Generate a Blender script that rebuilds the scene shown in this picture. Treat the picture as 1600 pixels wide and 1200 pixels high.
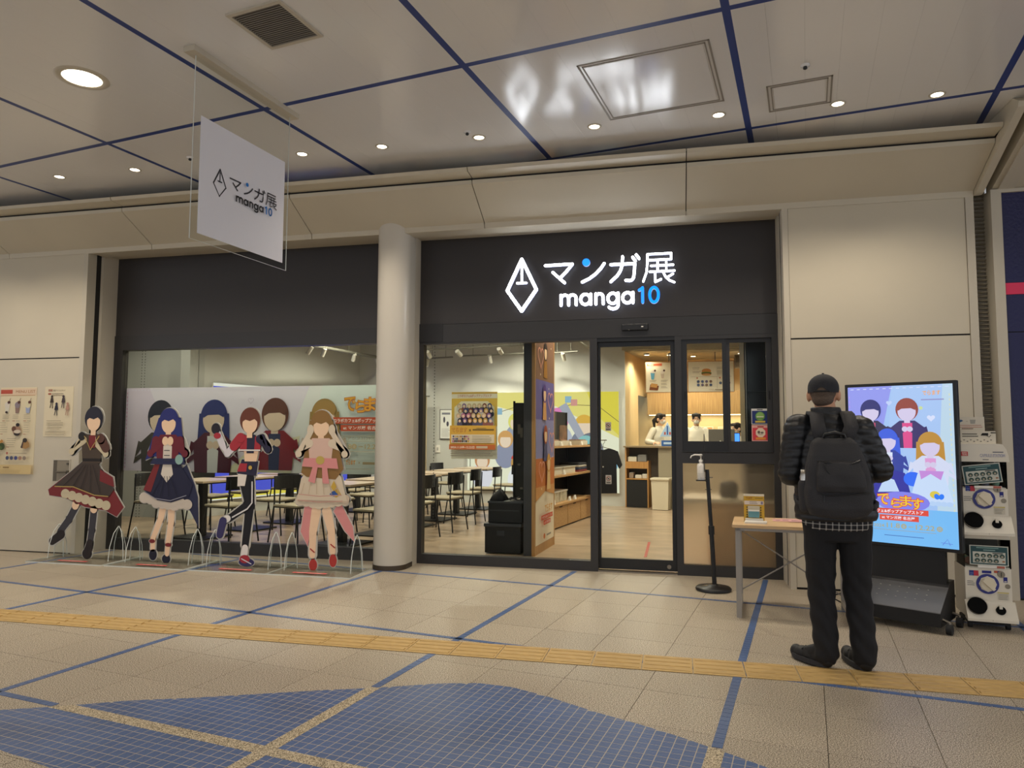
import bpy, bmesh, math, random
from mathutils import Vector, Matrix
random.seed(7)
sc = bpy.context.scene
for _o in list(bpy.data.objects):
    bpy.data.objects.remove(_o)
COL = sc.collection
PI = math.pi
# ---------------------------------------------------------------- camera
F_PX = 1111.33
cam_d = bpy.data.cameras.new('camera')
cam_d.sensor_fit = 'HORIZONTAL'
cam_d.sensor_width = 36.0
cam_d.lens = F_PX / 1600 * 36.0
cam_d.clip_start = 0.05
cam_d.clip_end = 200
cam = bpy.data.objects.new('camera', cam_d)
COL.objects.link(cam)
R_ = Vector((0.974627799, 0.223806133, 0.003386419))
U_ = Vector((0.012942519, -0.071452992, 0.997359956))
F_ = Vector((-0.223457253, 0.972010949, 0.072536688))
M_ = Matrix(((R_.x, U_.x, -F_.x), (R_.y, U_.y, -F_.y), (R_.z, U_.z, -F_.z))).to_4x4()
M_.translation = (0, -6.86545, 1.28)
cam.matrix_world = M_
sc.camera = cam
# ---------------------------------------------------------------- colour management, world
sc.view_settings.view_transform = 'Standard'
sc.view_settings.look = 'None'
sc.view_settings.exposure = 0.16
sc.view_settings.gamma = 1.0
sc.view_settings.use_curve_mapping = False
sc.cycles.transparent_max_bounces = 32
world = bpy.data.worlds.new('ambient_fill')
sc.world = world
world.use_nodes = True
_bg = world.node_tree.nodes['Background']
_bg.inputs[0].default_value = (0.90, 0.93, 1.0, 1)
_bg.inputs[1].default_value = 0.94  # even ambient added as fill to brighten ceiling and facade
# light settings used by the fixtures further down
WARM = (1.0, 0.885, 0.735)
P_DOWN = 47.0        # canopy downlights, W each
P_BIG = 62.0         # large ceiling downlights, W each
P_SHOP = 190.0        # shop track and ceiling lights
P_KITCHEN = 66.0
E_SIGN = 13.0
# ---------------------------------------------------------------- colours and materials
def lin(h):
    h = h.lstrip('#')
    v = [int(h[i:i + 2], 16) / 255 for i in (0, 2, 4)]
    return tuple(c / 12.92 if c <= 0.04045 else ((c + 0.055) / 1.055) ** 2.4 for c in v) + (1.0,)
_M = {}
def mat(name, col, rough=0.5, metal=0.0, spec=0.5, emit=0.0, noise=None, bump=None, coat=0.0):
    if name in _M:
        return _M[name]
    m = bpy.data.materials.new(name)
    m.use_nodes = True
    nt = m.node_tree
    b = nt.nodes['Principled BSDF']
    c = lin(col) if isinstance(col, str) else tuple(col) + (1.0,)
    b.inputs['Base Color'].default_value = c
    b.inputs['Roughness'].default_value = rough
    b.inputs['Metallic'].default_value = metal
    b.inputs['Specular IOR Level'].default_value = spec
    b.inputs['Coat Weight'].default_value = coat
    if emit:
        b.inputs['Emission Color'].default_value = c
        b.inputs['Emission Strength'].default_value = emit
    if noise or bump:
        tc = nt.nodes.new('ShaderNodeTexCoord')
    if noise:
        scale, amt = noise[0], noise[1]
        mp = nt.nodes.new('ShaderNodeMapping')
        if len(noise) > 2:
            mp.inputs['Scale'].default_value = noise[2]
        nt.links.new(tc.outputs['Object'], mp.inputs['Vector'])
        n = nt.nodes.new('ShaderNodeTexNoise')
        n.inputs['Scale'].default_value = scale
        n.inputs['Detail'].default_value = 4
        nt.links.new(mp.outputs['Vector'], n.inputs['Vector'])
        r = nt.nodes.new('ShaderNodeValToRGB')
        r.color_ramp.elements[0].position = 0.3
        r.color_ramp.elements[1].position = 0.7
        r.color_ramp.elements[0].color = tuple(max(0, x * (1 - amt)) for x in c[:3]) + (1,)
        r.color_ramp.elements[1].color = tuple(min(1, x * (1 + amt)) for x in c[:3]) + (1,)
        nt.links.new(n.outputs['Fac'], r.inputs['Fac'])
        nt.links.new(r.outputs['Color'], b.inputs['Base Color'])
    if bump:
        n2 = nt.nodes.new('ShaderNodeTexNoise')
        n2.inputs['Scale'].default_value = bump[0]
        n2.inputs['Detail'].default_value = 3
        nt.links.new(tc.outputs['Object'], n2.inputs['Vector'])
        bp = nt.nodes.new('ShaderNodeBump')
        bp.inputs['Strength'].default_value = bump[1]
        bp.inputs['Distance'].default_value = 0.01
        nt.links.new(n2.outputs['Fac'], bp.inputs['Height'])
        nt.links.new(bp.outputs['Normal'], b.inputs['Normal'])
    _M[name] = m
    return m
def granite(name, c1, c2, c3, scale=170, rough=0.5):
    m = bpy.data.materials.new(name)
    m.use_nodes = True
    nt = m.node_tree
    b = nt.nodes['Principled BSDF']
    b.inputs['Roughness'].default_value = rough
    tc = nt.nodes.new('ShaderNodeNewGeometry')
    n = nt.nodes.new('ShaderNodeTexNoise')
    n.inputs['Scale'].default_value = scale
    n.inputs['Detail'].default_value = 2
    nt.links.new(tc.outputs['Position'], n.inputs['Vector'])
    r = nt.nodes.new('ShaderNodeValToRGB')
    e = r.color_ramp.elements
    e[0].position, e[0].color = 0.39, lin(c1)
    e[1].position, e[1].color = 0.62, lin(c3)
    k = e.new(0.5)
    k.color = lin(c2)
    nt.links.new(n.outputs['Fac'], r.inputs['Fac'])
    # broad tone differences from one slab to the next
    n2 = nt.nodes.new('ShaderNodeTexNoise')
    n2.inputs['Scale'].default_value = 0.9
    nt.links.new(tc.outputs['Position'], n2.inputs['Vector'])
    oi = nt.nodes.new('ShaderNodeObjectInfo')
    ad = nt.nodes.new('ShaderNodeMath'); ad.operation = 'ADD'
    nt.links.new(n2.outputs['Fac'], ad.inputs[0]); nt.links.new(oi.outputs['Random'], ad.inputs[1])
    mr = nt.nodes.new('ShaderNodeMapRange')
    mr.inputs['From Max'].default_value = 2.0
    mr.inputs['To Min'].default_value = 0.92
    mr.inputs['To Max'].default_value = 1.08
    nt.links.new(ad.outputs[0], mr.inputs['Value'])
    mx = nt.nodes.new('ShaderNodeVectorMath'); mx.operation = 'SCALE'
    nt.links.new(r.outputs['Color'], mx.inputs[0]); nt.links.new(mr.outputs[0], mx.inputs['Scale'])
    nt.links.new(mx.outputs[0], b.inputs['Base Color'])
    _M[name] = m
    return m
def wood(name, c1, c2, scale=(2, 30, 30), rough=0.45):
    m = bpy.data.materials.new(name)
    m.use_nodes = True
    nt = m.node_tree
    b = nt.nodes['Principled BSDF']
    b.inputs['Roughness'].default_value = rough
    tc = nt.nodes.new('ShaderNodeTexCoord')
    mp = nt.nodes.new('ShaderNodeMapping')
    mp.inputs['Scale'].default_value = scale
    nt.links.new(tc.outputs['Object'], mp.inputs['Vector'])
    n = nt.nodes.new('ShaderNodeTexNoise')
    n.inputs['Scale'].default_value = 1.5
    n.inputs['Detail'].default_value = 5
    nt.links.new(mp.outputs['Vector'], n.inputs['Vector'])
    r = nt.nodes.new('ShaderNodeValToRGB')
    r.color_ramp.elements[0].position, r.color_ramp.elements[0].color = 0.3, lin(c1)
    r.color_ramp.elements[1].position, r.color_ramp.elements[1].color = 0.7, lin(c2)
    nt.links.new(n.outputs['Fac'], r.inputs['Fac'])
    nt.links.new(r.outputs['Color'], b.inputs['Base Color'])
    _M[name] = m
    return m
def glass(name, tint=(1, 1, 1), refl=0.10, rough=0.0, tr=0.96):
    """clear sheet: straight-through view, Fresnel-weighted mirror reflection"""
    m = bpy.data.materials.new(name)
    m.use_nodes = True
    nt = m.node_tree
    nt.nodes.clear()
    out = nt.nodes.new('ShaderNodeOutputMaterial')
    t = nt.nodes.new('ShaderNodeBsdfTransparent')
    t.inputs[0].default_value = tuple(tr * x for x in tint) + (1,)
    g = nt.nodes.new('ShaderNodeBsdfGlossy')
    g.inputs['Roughness'].default_value = rough
    lw = nt.nodes.new('ShaderNodeLayerWeight')
    lw.inputs['Blend'].default_value = refl
    mx = nt.nodes.new('ShaderNodeMixShader')
    nt.links.new(lw.outputs['Fresnel'], mx.inputs[0])
    nt.links.new(t.outputs[0], mx.inputs[1]); nt.links.new(g.outputs[0], mx.inputs[2])
    nt.links.new(mx.outputs[0], out.inputs[0])
    _M[name] = m
    return m
def frosted(name):
    m = bpy.data.materials.new(name)
    m.use_nodes = True
    nt = m.node_tree
    nt.nodes.clear()
    out = nt.nodes.new('ShaderNodeOutputMaterial')
    t = nt.nodes.new('ShaderNodeBsdfRefraction')
    t.inputs['Color'].default_value = (0.95, 0.93, 0.88, 1)
    t.inputs['Roughness'].default_value = 0.3
    t.inputs['IOR'].default_value = 1.2
    g = nt.nodes.new('ShaderNodeBsdfDiffuse')
    g.inputs['Color'].default_value = (0.60, 0.50, 0.34, 1)
    mx = nt.nodes.new('ShaderNodeMixShader')
    mx.inputs[0].default_value = 0.16
    nt.links.new(t.outputs[0], mx.inputs[1]); nt.links.new(g.outputs[0], mx.inputs[2])
    nt.links.new(mx.outputs[0], out.inputs[0])
    _M[name] = m
    return m
def pm(h, emit=0.0):                       # printing ink (or a lit screen's colour)
    k = 'ink_' + h.lstrip('#') + ('_lit%g' % emit if emit else '')
    if k in _M:
        return _M[k]
    return mat(k, h, rough=0.55, spec=0.3, emit=emit) if not emit else lit(k, h, emit)
def lit(k, h, s):
    m = bpy.data.materials.new(k)
    m.use_nodes = True
    b = m.node_tree.nodes['Principled BSDF']
    c = lin(h)
    b.inputs['Base Color'].default_value = (0.02, 0.02, 0.02, 1)
    b.inputs['Roughness'].default_value = 0.25
    b.inputs['Emission Color'].default_value = c
    b.inputs['Emission Strength'].default_value = s
    _M[k] = m
    return m
M_STONE = granite('granite_slab', '#564c40', '#a2947e', '#ddd2be', 210, 0.45)
M_STONE2 = granite('granite_border', '#62563f', '#b3a283', '#ddcfb2', 210, 0.5)
M_GROUT = mat('joint_mortar', '#6b6253', 0.9)
M_GROUT2 = mat('mosaic_mortar', '#bdb3a2', 0.9)
M_BLUE = mat('blue_mosaic_glaze', '#48628f', 0.38, noise=(3, 0.16), bump=(90, 0.25))
M_TACT = mat('tactile_paver_yellow', '#bb9a5e', 0.6, noise=(14, 0.14, (1, 6, 1)), bump=(60, 0.2))
M_CEIL = mat('ceiling_enamel', '#e4e2df', 0.15, spec=0.6)
M_CBLUE = mat('ceiling_blue_strip', '#213a80', 0.4)
M_PANEL = mat('facade_enamel', '#c8bea8', 0.42, noise=(1.5, 0.03))
M_FRAME = mat('facade_frame_enamel', '#c4bba8', 0.38)
M_GAP = mat('shadow_gap', '#1a1714', 0.8)
M_PILLAR = mat('pillar_enamel', '#c9c2b4', 0.24)
M_DARK = mat('anthracite_aluminium', '#2b2928', 0.42)
M_BOARD = mat('anthracite_sign_board', '#332f2e', 0.48)
M_STEEL = mat('brushed_steel', '#8d857a', 0.35, metal=1.0)
M_GLASS = glass('window_glass', (0.97, 1.0, 0.98), 0.10)
M_ACRYL = glass('clear_acrylic', (0.985, 0.995, 0.995), 0.06, 0.0, 0.985)
M_ACEDGE = mat('acrylic_cut_edge', '#d8dcd6', 0.2)
M_FROST = frosted('frosted_glass')
M_NAVY = mat('navy_wall_panel', '#16174a', 0.45, bump=(40, 0.4))
M_PINK = mat('pink_red_stripe', '#e0335c', 0.5)
M_WALL = mat('shop_wall_paint', '#c4c5bd', 0.8)
M_CONC = mat('polished_concrete', '#ab957c', 0.28, noise=(2.2, 0.22, (1, 2.5, 1)))
M_OAK = wood('pale_oak', '#b08350', '#d0a873')
M_OAKV = wood('pale_oak_upright', '#a8773f', '#c39355', (30, 30, 2))
M_BLACK = mat('black_paint', '#131313', 0.4)
M_BLKM = mat('black_matt', '#161616', 0.75)
M_WHITE = mat('white_plastic', '#e6e2d8', 0.4)
M_CREAM = mat('cream_plastic', '#ddd2b8', 0.4)
# ---------------------------------------------------------------- mesh building
class MB:
    def __init__(s):
        s.v, s.f, s.mi, s.mats, s.sm = [], [], [], [], []
    def m(s, material):
        if material not in s.mats:
            s.mats.append(material)
        return s.mats.index(material)
    def add(s, vs, fs, material, smooth=False, M=None):
        o = len(s.v)
        if M is not None:
            vs = [M @ Vector(p) for p in vs]
        s.v += [tuple(p) for p in vs]
        k = s.m(material)
        for f in fs:
            s.f.append(tuple(o + i for i in f)); s.mi.append(k); s.sm.append(smooth)
        return s
    def box(s, a, b, material, M=None):
        x0, y0, z0 = a; x1, y1, z1 = b
        vs = [(x0, y0, z0), (x1, y0, z0), (x1, y1, z0), (x0, y1, z0), (x0, y0, z1), (x1, y0, z1), (x1, y1, z1), (x0, y1, z1)]
        return s.add(vs, [(0, 3, 2, 1), (4, 5, 6, 7), (0, 1, 5, 4), (1, 2, 6, 5), (2, 3, 7, 6), (3, 0, 4, 7)], material, False, M)
    def bevbox(s, a, b, r, material, M=None):
        bm = bmesh.new()
        bmesh.ops.create_cube(bm, size=1)
        c = [(a[i] + b[i]) / 2 for i in range(3)]; d = [b[i] - a[i] for i in range(3)]
        for v in bm.verts:
            v.co = Vector((c[0] + v.co.x * d[0], c[1] + v.co.y * d[1], c[2] + v.co.z * d[2]))
        bmesh.ops.bevel(bm, geom=bm.edges[:], offset=r, segments=2, affect='EDGES', profile=0.6)
        bm.verts.index_update()
        s.add([v.co.copy() for v in bm.verts], [[v.index for v in f.verts] for f in bm.faces], material, False, M)
        bm.free()
        return s
    def prism(s, poly, y0, y1, material, axes='xz', M=None):
        """2-D outline (counter-clockwise seen from the front) pushed through y0..y1 along the missing axis"""
        def P(u, w, d):
            return {'xz': (u, d, w), 'xy': (u, w, d), 'yz': (d, u, w)}[axes]
        n = len(poly)
        vs = [P(u, w, y0) for u, w in poly] + [P(u, w, y1) for u, w in poly]
        fs = [tuple(range(n)), tuple(range(2 * n - 1, n - 1, -1))] + [(i, i + n, (i + 1) % n + n, (i + 1) % n) for i in range(n)]
        return s.add(vs, fs, material, False, M)
    def cyl(s, p0, p1, r0, material, r1=None, n=12, smooth=True, caps=True):
        p0, p1 = Vector(p0), Vector(p1); r1 = r0 if r1 is None else r1
        d = (p1 - p0).normalized()
        a = d.orthogonal().normalized(); b = d.cross(a)
        vs = []
        for p, r in ((p0, r0), (p1, r1)):
            for i in range(n):
                t = 2 * PI * i / n
                vs.append(p + (a * math.cos(t) + b * math.sin(t)) * r)
        s.add(vs, [(i, (i + 1) % n, n + (i + 1) % n, n + i) for i in range(n)], material, smooth)
        if caps:
            s.add(vs, [tuple(range(n - 1, -1, -1)), tuple(range(n, 2 * n))], material, False)
        return s
    def tube(s, pts, r, material, n=8):
        pts = [Vector(p) for p in pts]
        rings = []
        prev = None
        for i, p in enumerate(pts):
            d = ((pts[min(i + 1, len(pts) - 1)] - p).normalized() + (p - pts[max(i - 1, 0)]).normalized()).normalized()
            a = d.orthogonal().normalized() if prev is None else (prev - d * prev.dot(d)).normalized()
            prev = a
            b = d.cross(a)
            rr = r[i] if isinstance(r, (list, tuple)) else r
            rings.append([p + (a * math.cos(2 * PI * k / n) + b * math.sin(2 * PI * k / n)) * rr for k in range(n)])
        vs = [v for g in rings for v in g]
        fs = [(i * n + k, i * n + (k + 1) % n, (i + 1) * n + (k + 1) % n, (i + 1) * n + k) for i in range(len(pts) - 1) for k in range(n)]
        s.add(vs, fs, material, True)
        s.add(vs, [tuple(range(n - 1, -1, -1)), tuple(range((len(pts) - 1) * n, len(pts) * n))], material)
        return s
    def lathe(s, prof, material, c=(0, 0, 0), n=24, M=None):
        """profile of (radius, z) turned about the vertical"""
        vs = [(c[0] + r * math.cos(2 * PI * k / n), c[1] + r * math.sin(2 * PI * k / n), c[2] + z) for r, z in prof for k in range(n)]
        fs = [(i * n + k, i * n + (k + 1) % n, (i + 1) * n + (k + 1) % n, (i + 1) * n + k) for i in range(len(prof) - 1) for k in range(n)]
        s.add(vs, fs, material, True, M)
        s.add(vs, [tuple(range(n - 1, -1, -1)), tuple(range((len(prof) - 1) * n, len(prof) * n))], material, False, M)
        return s
    def ball(s, c, r, material, nu=12, nv=8, M=None):
        r = (r, r, r) if not isinstance(r, (tuple, list)) else r
        prof = [(math.sin(PI * (j + .02) / (nv + .04)), -math.cos(PI * (j + .02) / (nv + .04))) for j in range(nv + 1)]
        vs = [(c[0] + q * r[0] * math.cos(2 * PI * k / nu), c[1] + q * r[1] * math.sin(2 * PI * k / nu), c[2] + z * r[2]) for q, z in prof for k in range(nu)]
        fs = [(i * nu + k, i * nu + (k + 1) % nu, (i + 1) * nu + (k + 1) % nu, (i + 1) * nu + k) for i in range(nv) for k in range(nu)]
        s.add(vs, fs, material, True, M)
        s.add(vs, [tuple(range(nu - 1, -1, -1)), tuple(range(nv * nu, (nv + 1) * nu))], material, True, M)
        return s
    def mesh(s, name):
        me = bpy.data.meshes.new(name)
        me.from_pydata(s.v, [], s.f)
        for q in s.mats:
            me.materials.append(q)
        me.polygons.foreach_set('material_index', s.mi)
        me.polygons.foreach_set('use_smooth', s.sm)
        me.update()
        return me
    def build(s, name, parent=None, **kw):
        return put(name, s.mesh(name), parent, **kw)
def put(name, me, parent=None, loc=None, rot=None, label=None, cat=None, group=None, kind=None):
    o = bpy.data.objects.new(name, me)
    COL.objects.link(o)
    if parent is not None:
        o.parent = parent
    if loc is not None:
        o.location = loc
    if rot is not None:
        o.rotation_euler = rot
    return tag(o, label, cat, group, kind)
def tag(o, label=None, cat=None, group=None, kind=None):
    if label: o['label'] = label
    if cat: o['category'] = cat
    if group: o['group'] = group
    if kind: o['kind'] = kind
    return o
def thing(name, label, cat, loc=(0, 0, 0), rz=0.0, group=None):
    return put(name, None, None, loc, (0, 0, rz), label, cat, group)
def struct(name, label=None, loc=(0, 0, 0)):
    return put(name, None, None, loc, None, label, None, None, 'structure')
def copy_tree(o, parent=None):
    c = o.copy(); COL.objects.link(c)
    if parent is not None:
        c.parent = parent
    for ch in list(o.children):
        copy_tree(ch, c)
    return c
def light(kind, name, loc, power, color=WARM, parent=None, aim=None, size=0.08, angle=100, blend=0.35, sx=None, sy=None):
    d = bpy.data.lights.new(name, kind)
    d.energy = power; d.color = color
    if kind == 'SPOT':
        d.spot_size = math.radians(angle); d.spot_blend = blend; d.shadow_soft_size = size
    elif kind == 'AREA':
        d.shape = 'RECTANGLE'; d.size = sx; d.size_y = sy
    else:
        d.shadow_soft_size = size
    o = bpy.data.objects.new(name, d); COL.objects.link(o)
    o.location = loc
    if parent is not None:
        o.parent = parent
    if aim is not None:
        o.rotation_euler = (Vector(aim) - Vector(loc)).to_track_quat('-Z', 'Y').to_euler()
    return o
# ---------------------------------------------------------------- lettering
_T = {}
def glyphs(text, bold=0.0, sp=1.0):
    k = (text, bold, sp)
    if k not in _T:
        cu = bpy.data.curves.new('t', 'FONT')
        cu.body = text; cu.size = 1.0; cu.offset = bold; cu.resolution_u = 3; cu.space_character = sp
        o = bpy.data.objects.new('t', cu); COL.objects.link(o)
        dg = bpy.context.evaluated_depsgraph_get()
        me = bpy.data.meshes.new_from_object(o.evaluated_get(dg))
        vs = [(v.co.x, v.co.y) for v in me.vertices]
        fs = [tuple(p.vertices) for p in me.polygons]
        bpy.data.objects.remove(o); bpy.data.curves.remove(cu); bpy.data.meshes.remove(me)
        if vs:
            x0 = min(v[0] for v in vs); x1 = max(v[0] for v in vs); y0 = min(v[1] for v in vs); y1 = max(v[1] for v in vs)
        else:
            x0 = x1 = y0 = y1 = 0
        _T[k] = (vs, fs, x0, x1, y0, y1)
    return _T[k]
class Print:
    """flat print: coloured shapes laid on a sheet; u to the right, v up, seen from the front"""
    def __init__(s, O=(0, 0, 0), U=(1, 0, 0), V=(0, 0, 1), emit=0.0, step=0.0003):
        s.O, s.U, s.V = Vector(O), Vector(U), Vector(V)
        s.N = s.U.cross(s.V).normalized()
        s.b = MB(); s.k = 1; s.emit = emit; s.step = step
        s.T = (0, 0, 1)
    def at(s, u=0, v=0, sc=1):
        s.T = (u, v, sc); return s
    def P(s, u, v):
        a, b, c = s.T
        return s.O + s.U * (a + u * c) + s.V * (b + v * c) + s.N * (s.k * s.step)
    def mt(s, col):
        return pm(col, s.emit) if isinstance(col, str) else col
    def poly(s, pts, col):
        s.b.add([s.P(*p) for p in pts], [tuple(range(len(pts)))], s.mt(col)); s.k += 1; return s
    def rect(s, u0, v0, u1, v1, col):
        return s.poly([(u0, v0), (u1, v0), (u1, v1), (u0, v1)], col)
    def ell(s, u, v, ru, rv, col, n=20, a=0.0, t0=0, t1=360):
        c, sn = math.cos(a), math.sin(a)
        pts = []
        for i in range(n + (t1 - t0 < 360)):
            t = math.radians(t0 + (t1 - t0) * i / n)
            x, y = ru * math.cos(t), rv * math.sin(t)
            pts.append((u + x * c - y * sn, v + x * sn + y * c))
        return s.poly(pts, col)
    def line(s, pts, w, col, w1=None):
        """a band of width w along pts, tapering to w1"""
        n = len(pts); L, Rr = [], []
        for i, p in enumerate(pts):
            a = pts[max(i - 1, 0)]; b = pts[min(i + 1, n - 1)]
            dx, dy = b[0] - a[0], b[1] - a[1]
            l = math.hypot(dx, dy) or 1
            ww = w if w1 is None else w + (w1 - w) * i / (n - 1)
            nx, ny = -dy / l * ww / 2, dx / l * ww / 2
            L.append((p[0] + nx, p[1] + ny)); Rr.append((p[0] - nx, p[1] - ny))
        vs = [s.P(*p) for p in Rr + L]
        fs = [(i, i + 1, n + i + 1, n + i) for i in range(n - 1)]
        s.b.add(vs, fs, s.mt(col)); s.k += 1
        return s
    def text(s, t, u, v, h, col, w=None, bold=0.0, align='l', sp=1.0, slant=0.0):
        vs, fs, x0, x1, y0, y1 = glyphs(t, bold, sp)
        if not vs:
            return s
        ky = h / (y1 - y0); kx = ky if w is None else w / (x1 - x0)
        W = (x1 - x0) * kx
        du = {'l': 0, 'c': -W / 2, 'r': -W}[align]
        s.b.add([s.P(u + du + (x - x0) * kx + slant * (y - y0) * ky, v + (y - y0) * ky) for x, y in vs], fs, s.mt(col)); s.k += 1
        return s
    def heart(s, u, v, r, col, out=True):
        pts = []
        for i in range(28):
            t = 2 * PI * i / 28
            pts.append((u + r * 0.06 * 16 * math.sin(t) ** 3, v + r * 0.06 * (13 * math.cos(t) - 5 * math.cos(2 * t) - 2 * math.cos(3 * t) - math.cos(4 * t))))
        return s.line(pts + pts[:1], r * 0.12, col) if out else s.poly(pts, col)
    def bars(s, u, v, w, n, gap, h, col, jit=0.3):
        """illegibly small print: thin rules"""
        for i in range(n):
            s.rect(u, v - i * gap, u + w * (1 - jit * random.random()), v - i * gap + h, col); s.k -= 1
        s.k += 1
        return s
    def build(s, name, parent=None, **kw):
        return s.b.build(name, parent, **kw)
# the paving and the ceiling share one grid, turned a little against the shop front
GA = math.radians(-9.5714)
GX = Vector((math.cos(GA), math.sin(GA), 0)); GY = Vector((-math.sin(GA), math.cos(GA), 0))
GU, GV = 1.69, 1.74
U0, V0 = -0.925, -0.91
def G(u, v, z=0.0):
    p = GX * u + GY * v
    return (p.x, p.y, z)
# ================================================================ PAVING
def px_of(p):
    q = Vector(p) - Vector((0, -6.86545, 1.28))
    w = q.dot(F_)
    return (800 + F_PX * q.dot(R_) / w, 600 - F_PX * q.dot(U_) / w, w) if w > 0.3 else (-9e9, -9e9, w)
floor = struct('floor')
MB().box((-16, -16, -0.08), (9, 0.05, -0.012), M_GROUT).build('screed', floor)
SU, SV = GU / 4, GV / 4
slab_me = MB().bevbox((-SU / 2 + .0013, -SV / 2 + .0013, -.03), (SU / 2 - .0013, SV / 2 - .0013, 0), .0008, M_STONE).mesh('paving_slab')
cells = []
for i in range(-36, 22):
    for j in range(-30, 9):
        u, v = U0 + (i + .5) * SU, V0 + (j + .5) * SV
        p = G(u, v)
        if p[1] > 0.24 or p[1] < -13 or p[0] < -14 or p[0] > 7:
            continue
        q = px_of(p)
        seen = -60 < q[0] < 1660 and 0 < q[1] < 1290
        cells.append((not seen, q[2] if seen else 99, p))
cells.sort()
rest = MB()
for n, (hid, d, p) in enumerate(cells):
    if n < 300 and not hid:
        put('paving_slab', slab_me, floor, p, (0, 0, GA))
    else:
        M = Matrix.Translation(p) @ Matrix.Rotation(GA, 4, 'Z')
        rest.box((-SU / 2 + .002, -SV / 2 + .002, -.03), (SU / 2 - .002, SV / 2 - .002, 0), M_STONE, M)
rest.build('paving_slab_field', floor, kind='stuff')
# ---- blue glazed mosaic: single-file strips along the grid and one curved field
TU, TV = GU / 35, GV / 35
VMAX = [(-2.6, -4.72), (-2.337, -4.52), (-2.12, -4.375), (-1.914, -4.217), (-1.658, -4.071), (-1.409, -3.909), (-1.152, -3.742), (-0.907, -3.598), (-0.639, -3.413), (-0.46, -3.335), (-0.282, -3.322), (-0.054, -3.38), (0.203, -3.475), (0.423, -3.535), (0.6, -3.595), (0.845, -3.696), (1.2, -3.86), (1.7, -4.12), (2.3, -4.5)]
VMIN = [(-2.6, -4.72), (-2.2, -4.78), (-1.919, -4.803), (-1.576, -4.83), (-1.0, -4.95), (-0.3, -5.12), (2.3, -5.7)]
def interp(tab, u):
    if u <= tab[0][0]: return tab[0][1]
    for (a, x), (b, y) in zip(tab, tab[1:]):
        if u <= b: return x + (y - x) * (u - a) / (b - a)
    return tab[-1][1]
def clip(poly, f):
    out = []
    for a, b in zip(poly, poly[1:] + poly[:1]):
        fa, fb = f(a), f(b)
        if fa >= 0: out.append(a)
        if fa * fb < 0:
            t = fa / (fa - fb)
            out.append((a[0] + (b[0] - a[0]) * t, a[1] + (b[1] - a[1]) * t))
    return out
def tile_poly(c, hu=TU / 2 - .0021, hv=TV / 2 - .0021):
    u, v = c
    p = [(u - hu, v - hv), (u + hu, v - hv), (u + hu, v + hv), (u - hu, v + hv)]
    p = clip(p, lambda q: interp(VMAX, q[0]) - q[1])
    return clip(p, lambda q: q[1] - interp(VMIN, q[0])) if len(p) > 2 else p
def near_line(x, o, step):
    k = round((x - o) / step)
    return abs(x - o - k * step)
tiles, bed = [], []
uu = [U0 + TU * (i + .5) for i in range(-42, 80)]
for i in range(-36, 70):
    for j in range(-100, -34):
        u, v = U0 + TU * (i + .0), V0 + TV * j
        if near_line(u, U0, GU) < TU * .6 or near_line(v, V0, GV) < TV * .6:
            continue
        p = tile_poly((u, v))
        if len(p) < 3:
            continue
        ar = abs(sum(a[0] * b[1] - b[0] * a[1] for a, b in zip(p, p[1:] + p[:1]))) / 2
        if ar < 1e-4:
            continue
        q = px_of(G(u, v))
        tiles.append((0 if -20 < q[0] < 1620 and q[1] < 1215 and q[2] > .5 else 1, q[2], u, v, p, ar))
tiles.sort(key=lambda t: (t[0], t[1]))
full = MB().prism([(-TU / 2 + .0021, -TV / 2 + .0021), (TU / 2 - .0021, -TV / 2 + .0021), (TU / 2 - .0021, TV / 2 - .0021), (-TU / 2 + .0021, TV / 2 - .0021)], .0005, .0015, M_BLUE, 'xy').mesh('mosaic_tile')
field = MB()
n_t = 0
for hid, d, u, v, p, ar in tiles:
    whole = ar > (TU - .0043) * (TV - .0043)
    if n_t < 220 and not hid and whole:
        put('mosaic_tile', full, floor, G(u, v, 0), (0, 0, GA)); n_t += 1
    else:
        field.prism([G(*c)[:2] for c in p], .0005, .0015, M_BLUE, 'xy')
field.build('mosaic_tile_field', floor, kind='stuff')
NB = 60
top = [(-2.6 + 4.9 * i / NB) for i in range(NB + 1)]
bedm = MB()
for a, b in zip(top, top[1:]):
    q = [(a, interp(VMIN, a)), (b, interp(VMIN, b)), (b, interp(VMAX, b)), (a, interp(VMAX, a))]
    bedm.prism([G(*c)[:2] for c in q], -.001, .0009, M_GROUT2, 'xy')
bedm.build('mosaic_bed', floor)
# stone ribbons that carry the grid through the blue field
rib = MB()
def ribbon(p0, p1, across, w, z1):
    n = 40
    for k in range(n):
        a = (p0[0] + (p1[0] - p0[0]) * k / n, p0[1] + (p1[1] - p0[1]) * k / n)
        b = (p0[0] + (p1[0] - p0[0]) * (k + 1) / n, p0[1] + (p1[1] - p0[1]) * (k + 1) / n)
        q = [(a[0] - across[0] * w, a[1] - across[1] * w), (b[0] - across[0] * w, b[1] - across[1] * w), (b[0] + across[0] * w, b[1] + across[1] * w), (a[0] + across[0] * w, a[1] + across[1] * w)]
        if across[0] == 0: pass
        else: q = q[::-1]
        q = clip(q, lambda c: interp(VMAX, c[0]) - c[1])
        q = clip(q, lambda c: c[1] - interp(VMIN, c[0])) if len(q) > 2 else q
        if len(q) > 2:
            ar = sum(a_[0] * b_[1] - b_[0] * a_[1] for a_, b_ in zip(q, q[1:] + q[:1]))
            rib.prism([G(*c)[:2] for c in (q if ar > 0 else q[::-1])], 0, z1, M_STONE2, 'xy')
for k in range(-1, 2):
    ribbon((U0 + k * GU, -5.6), (U0 + k * GU, -3.2), (1, 0), .034, .0021)
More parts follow.
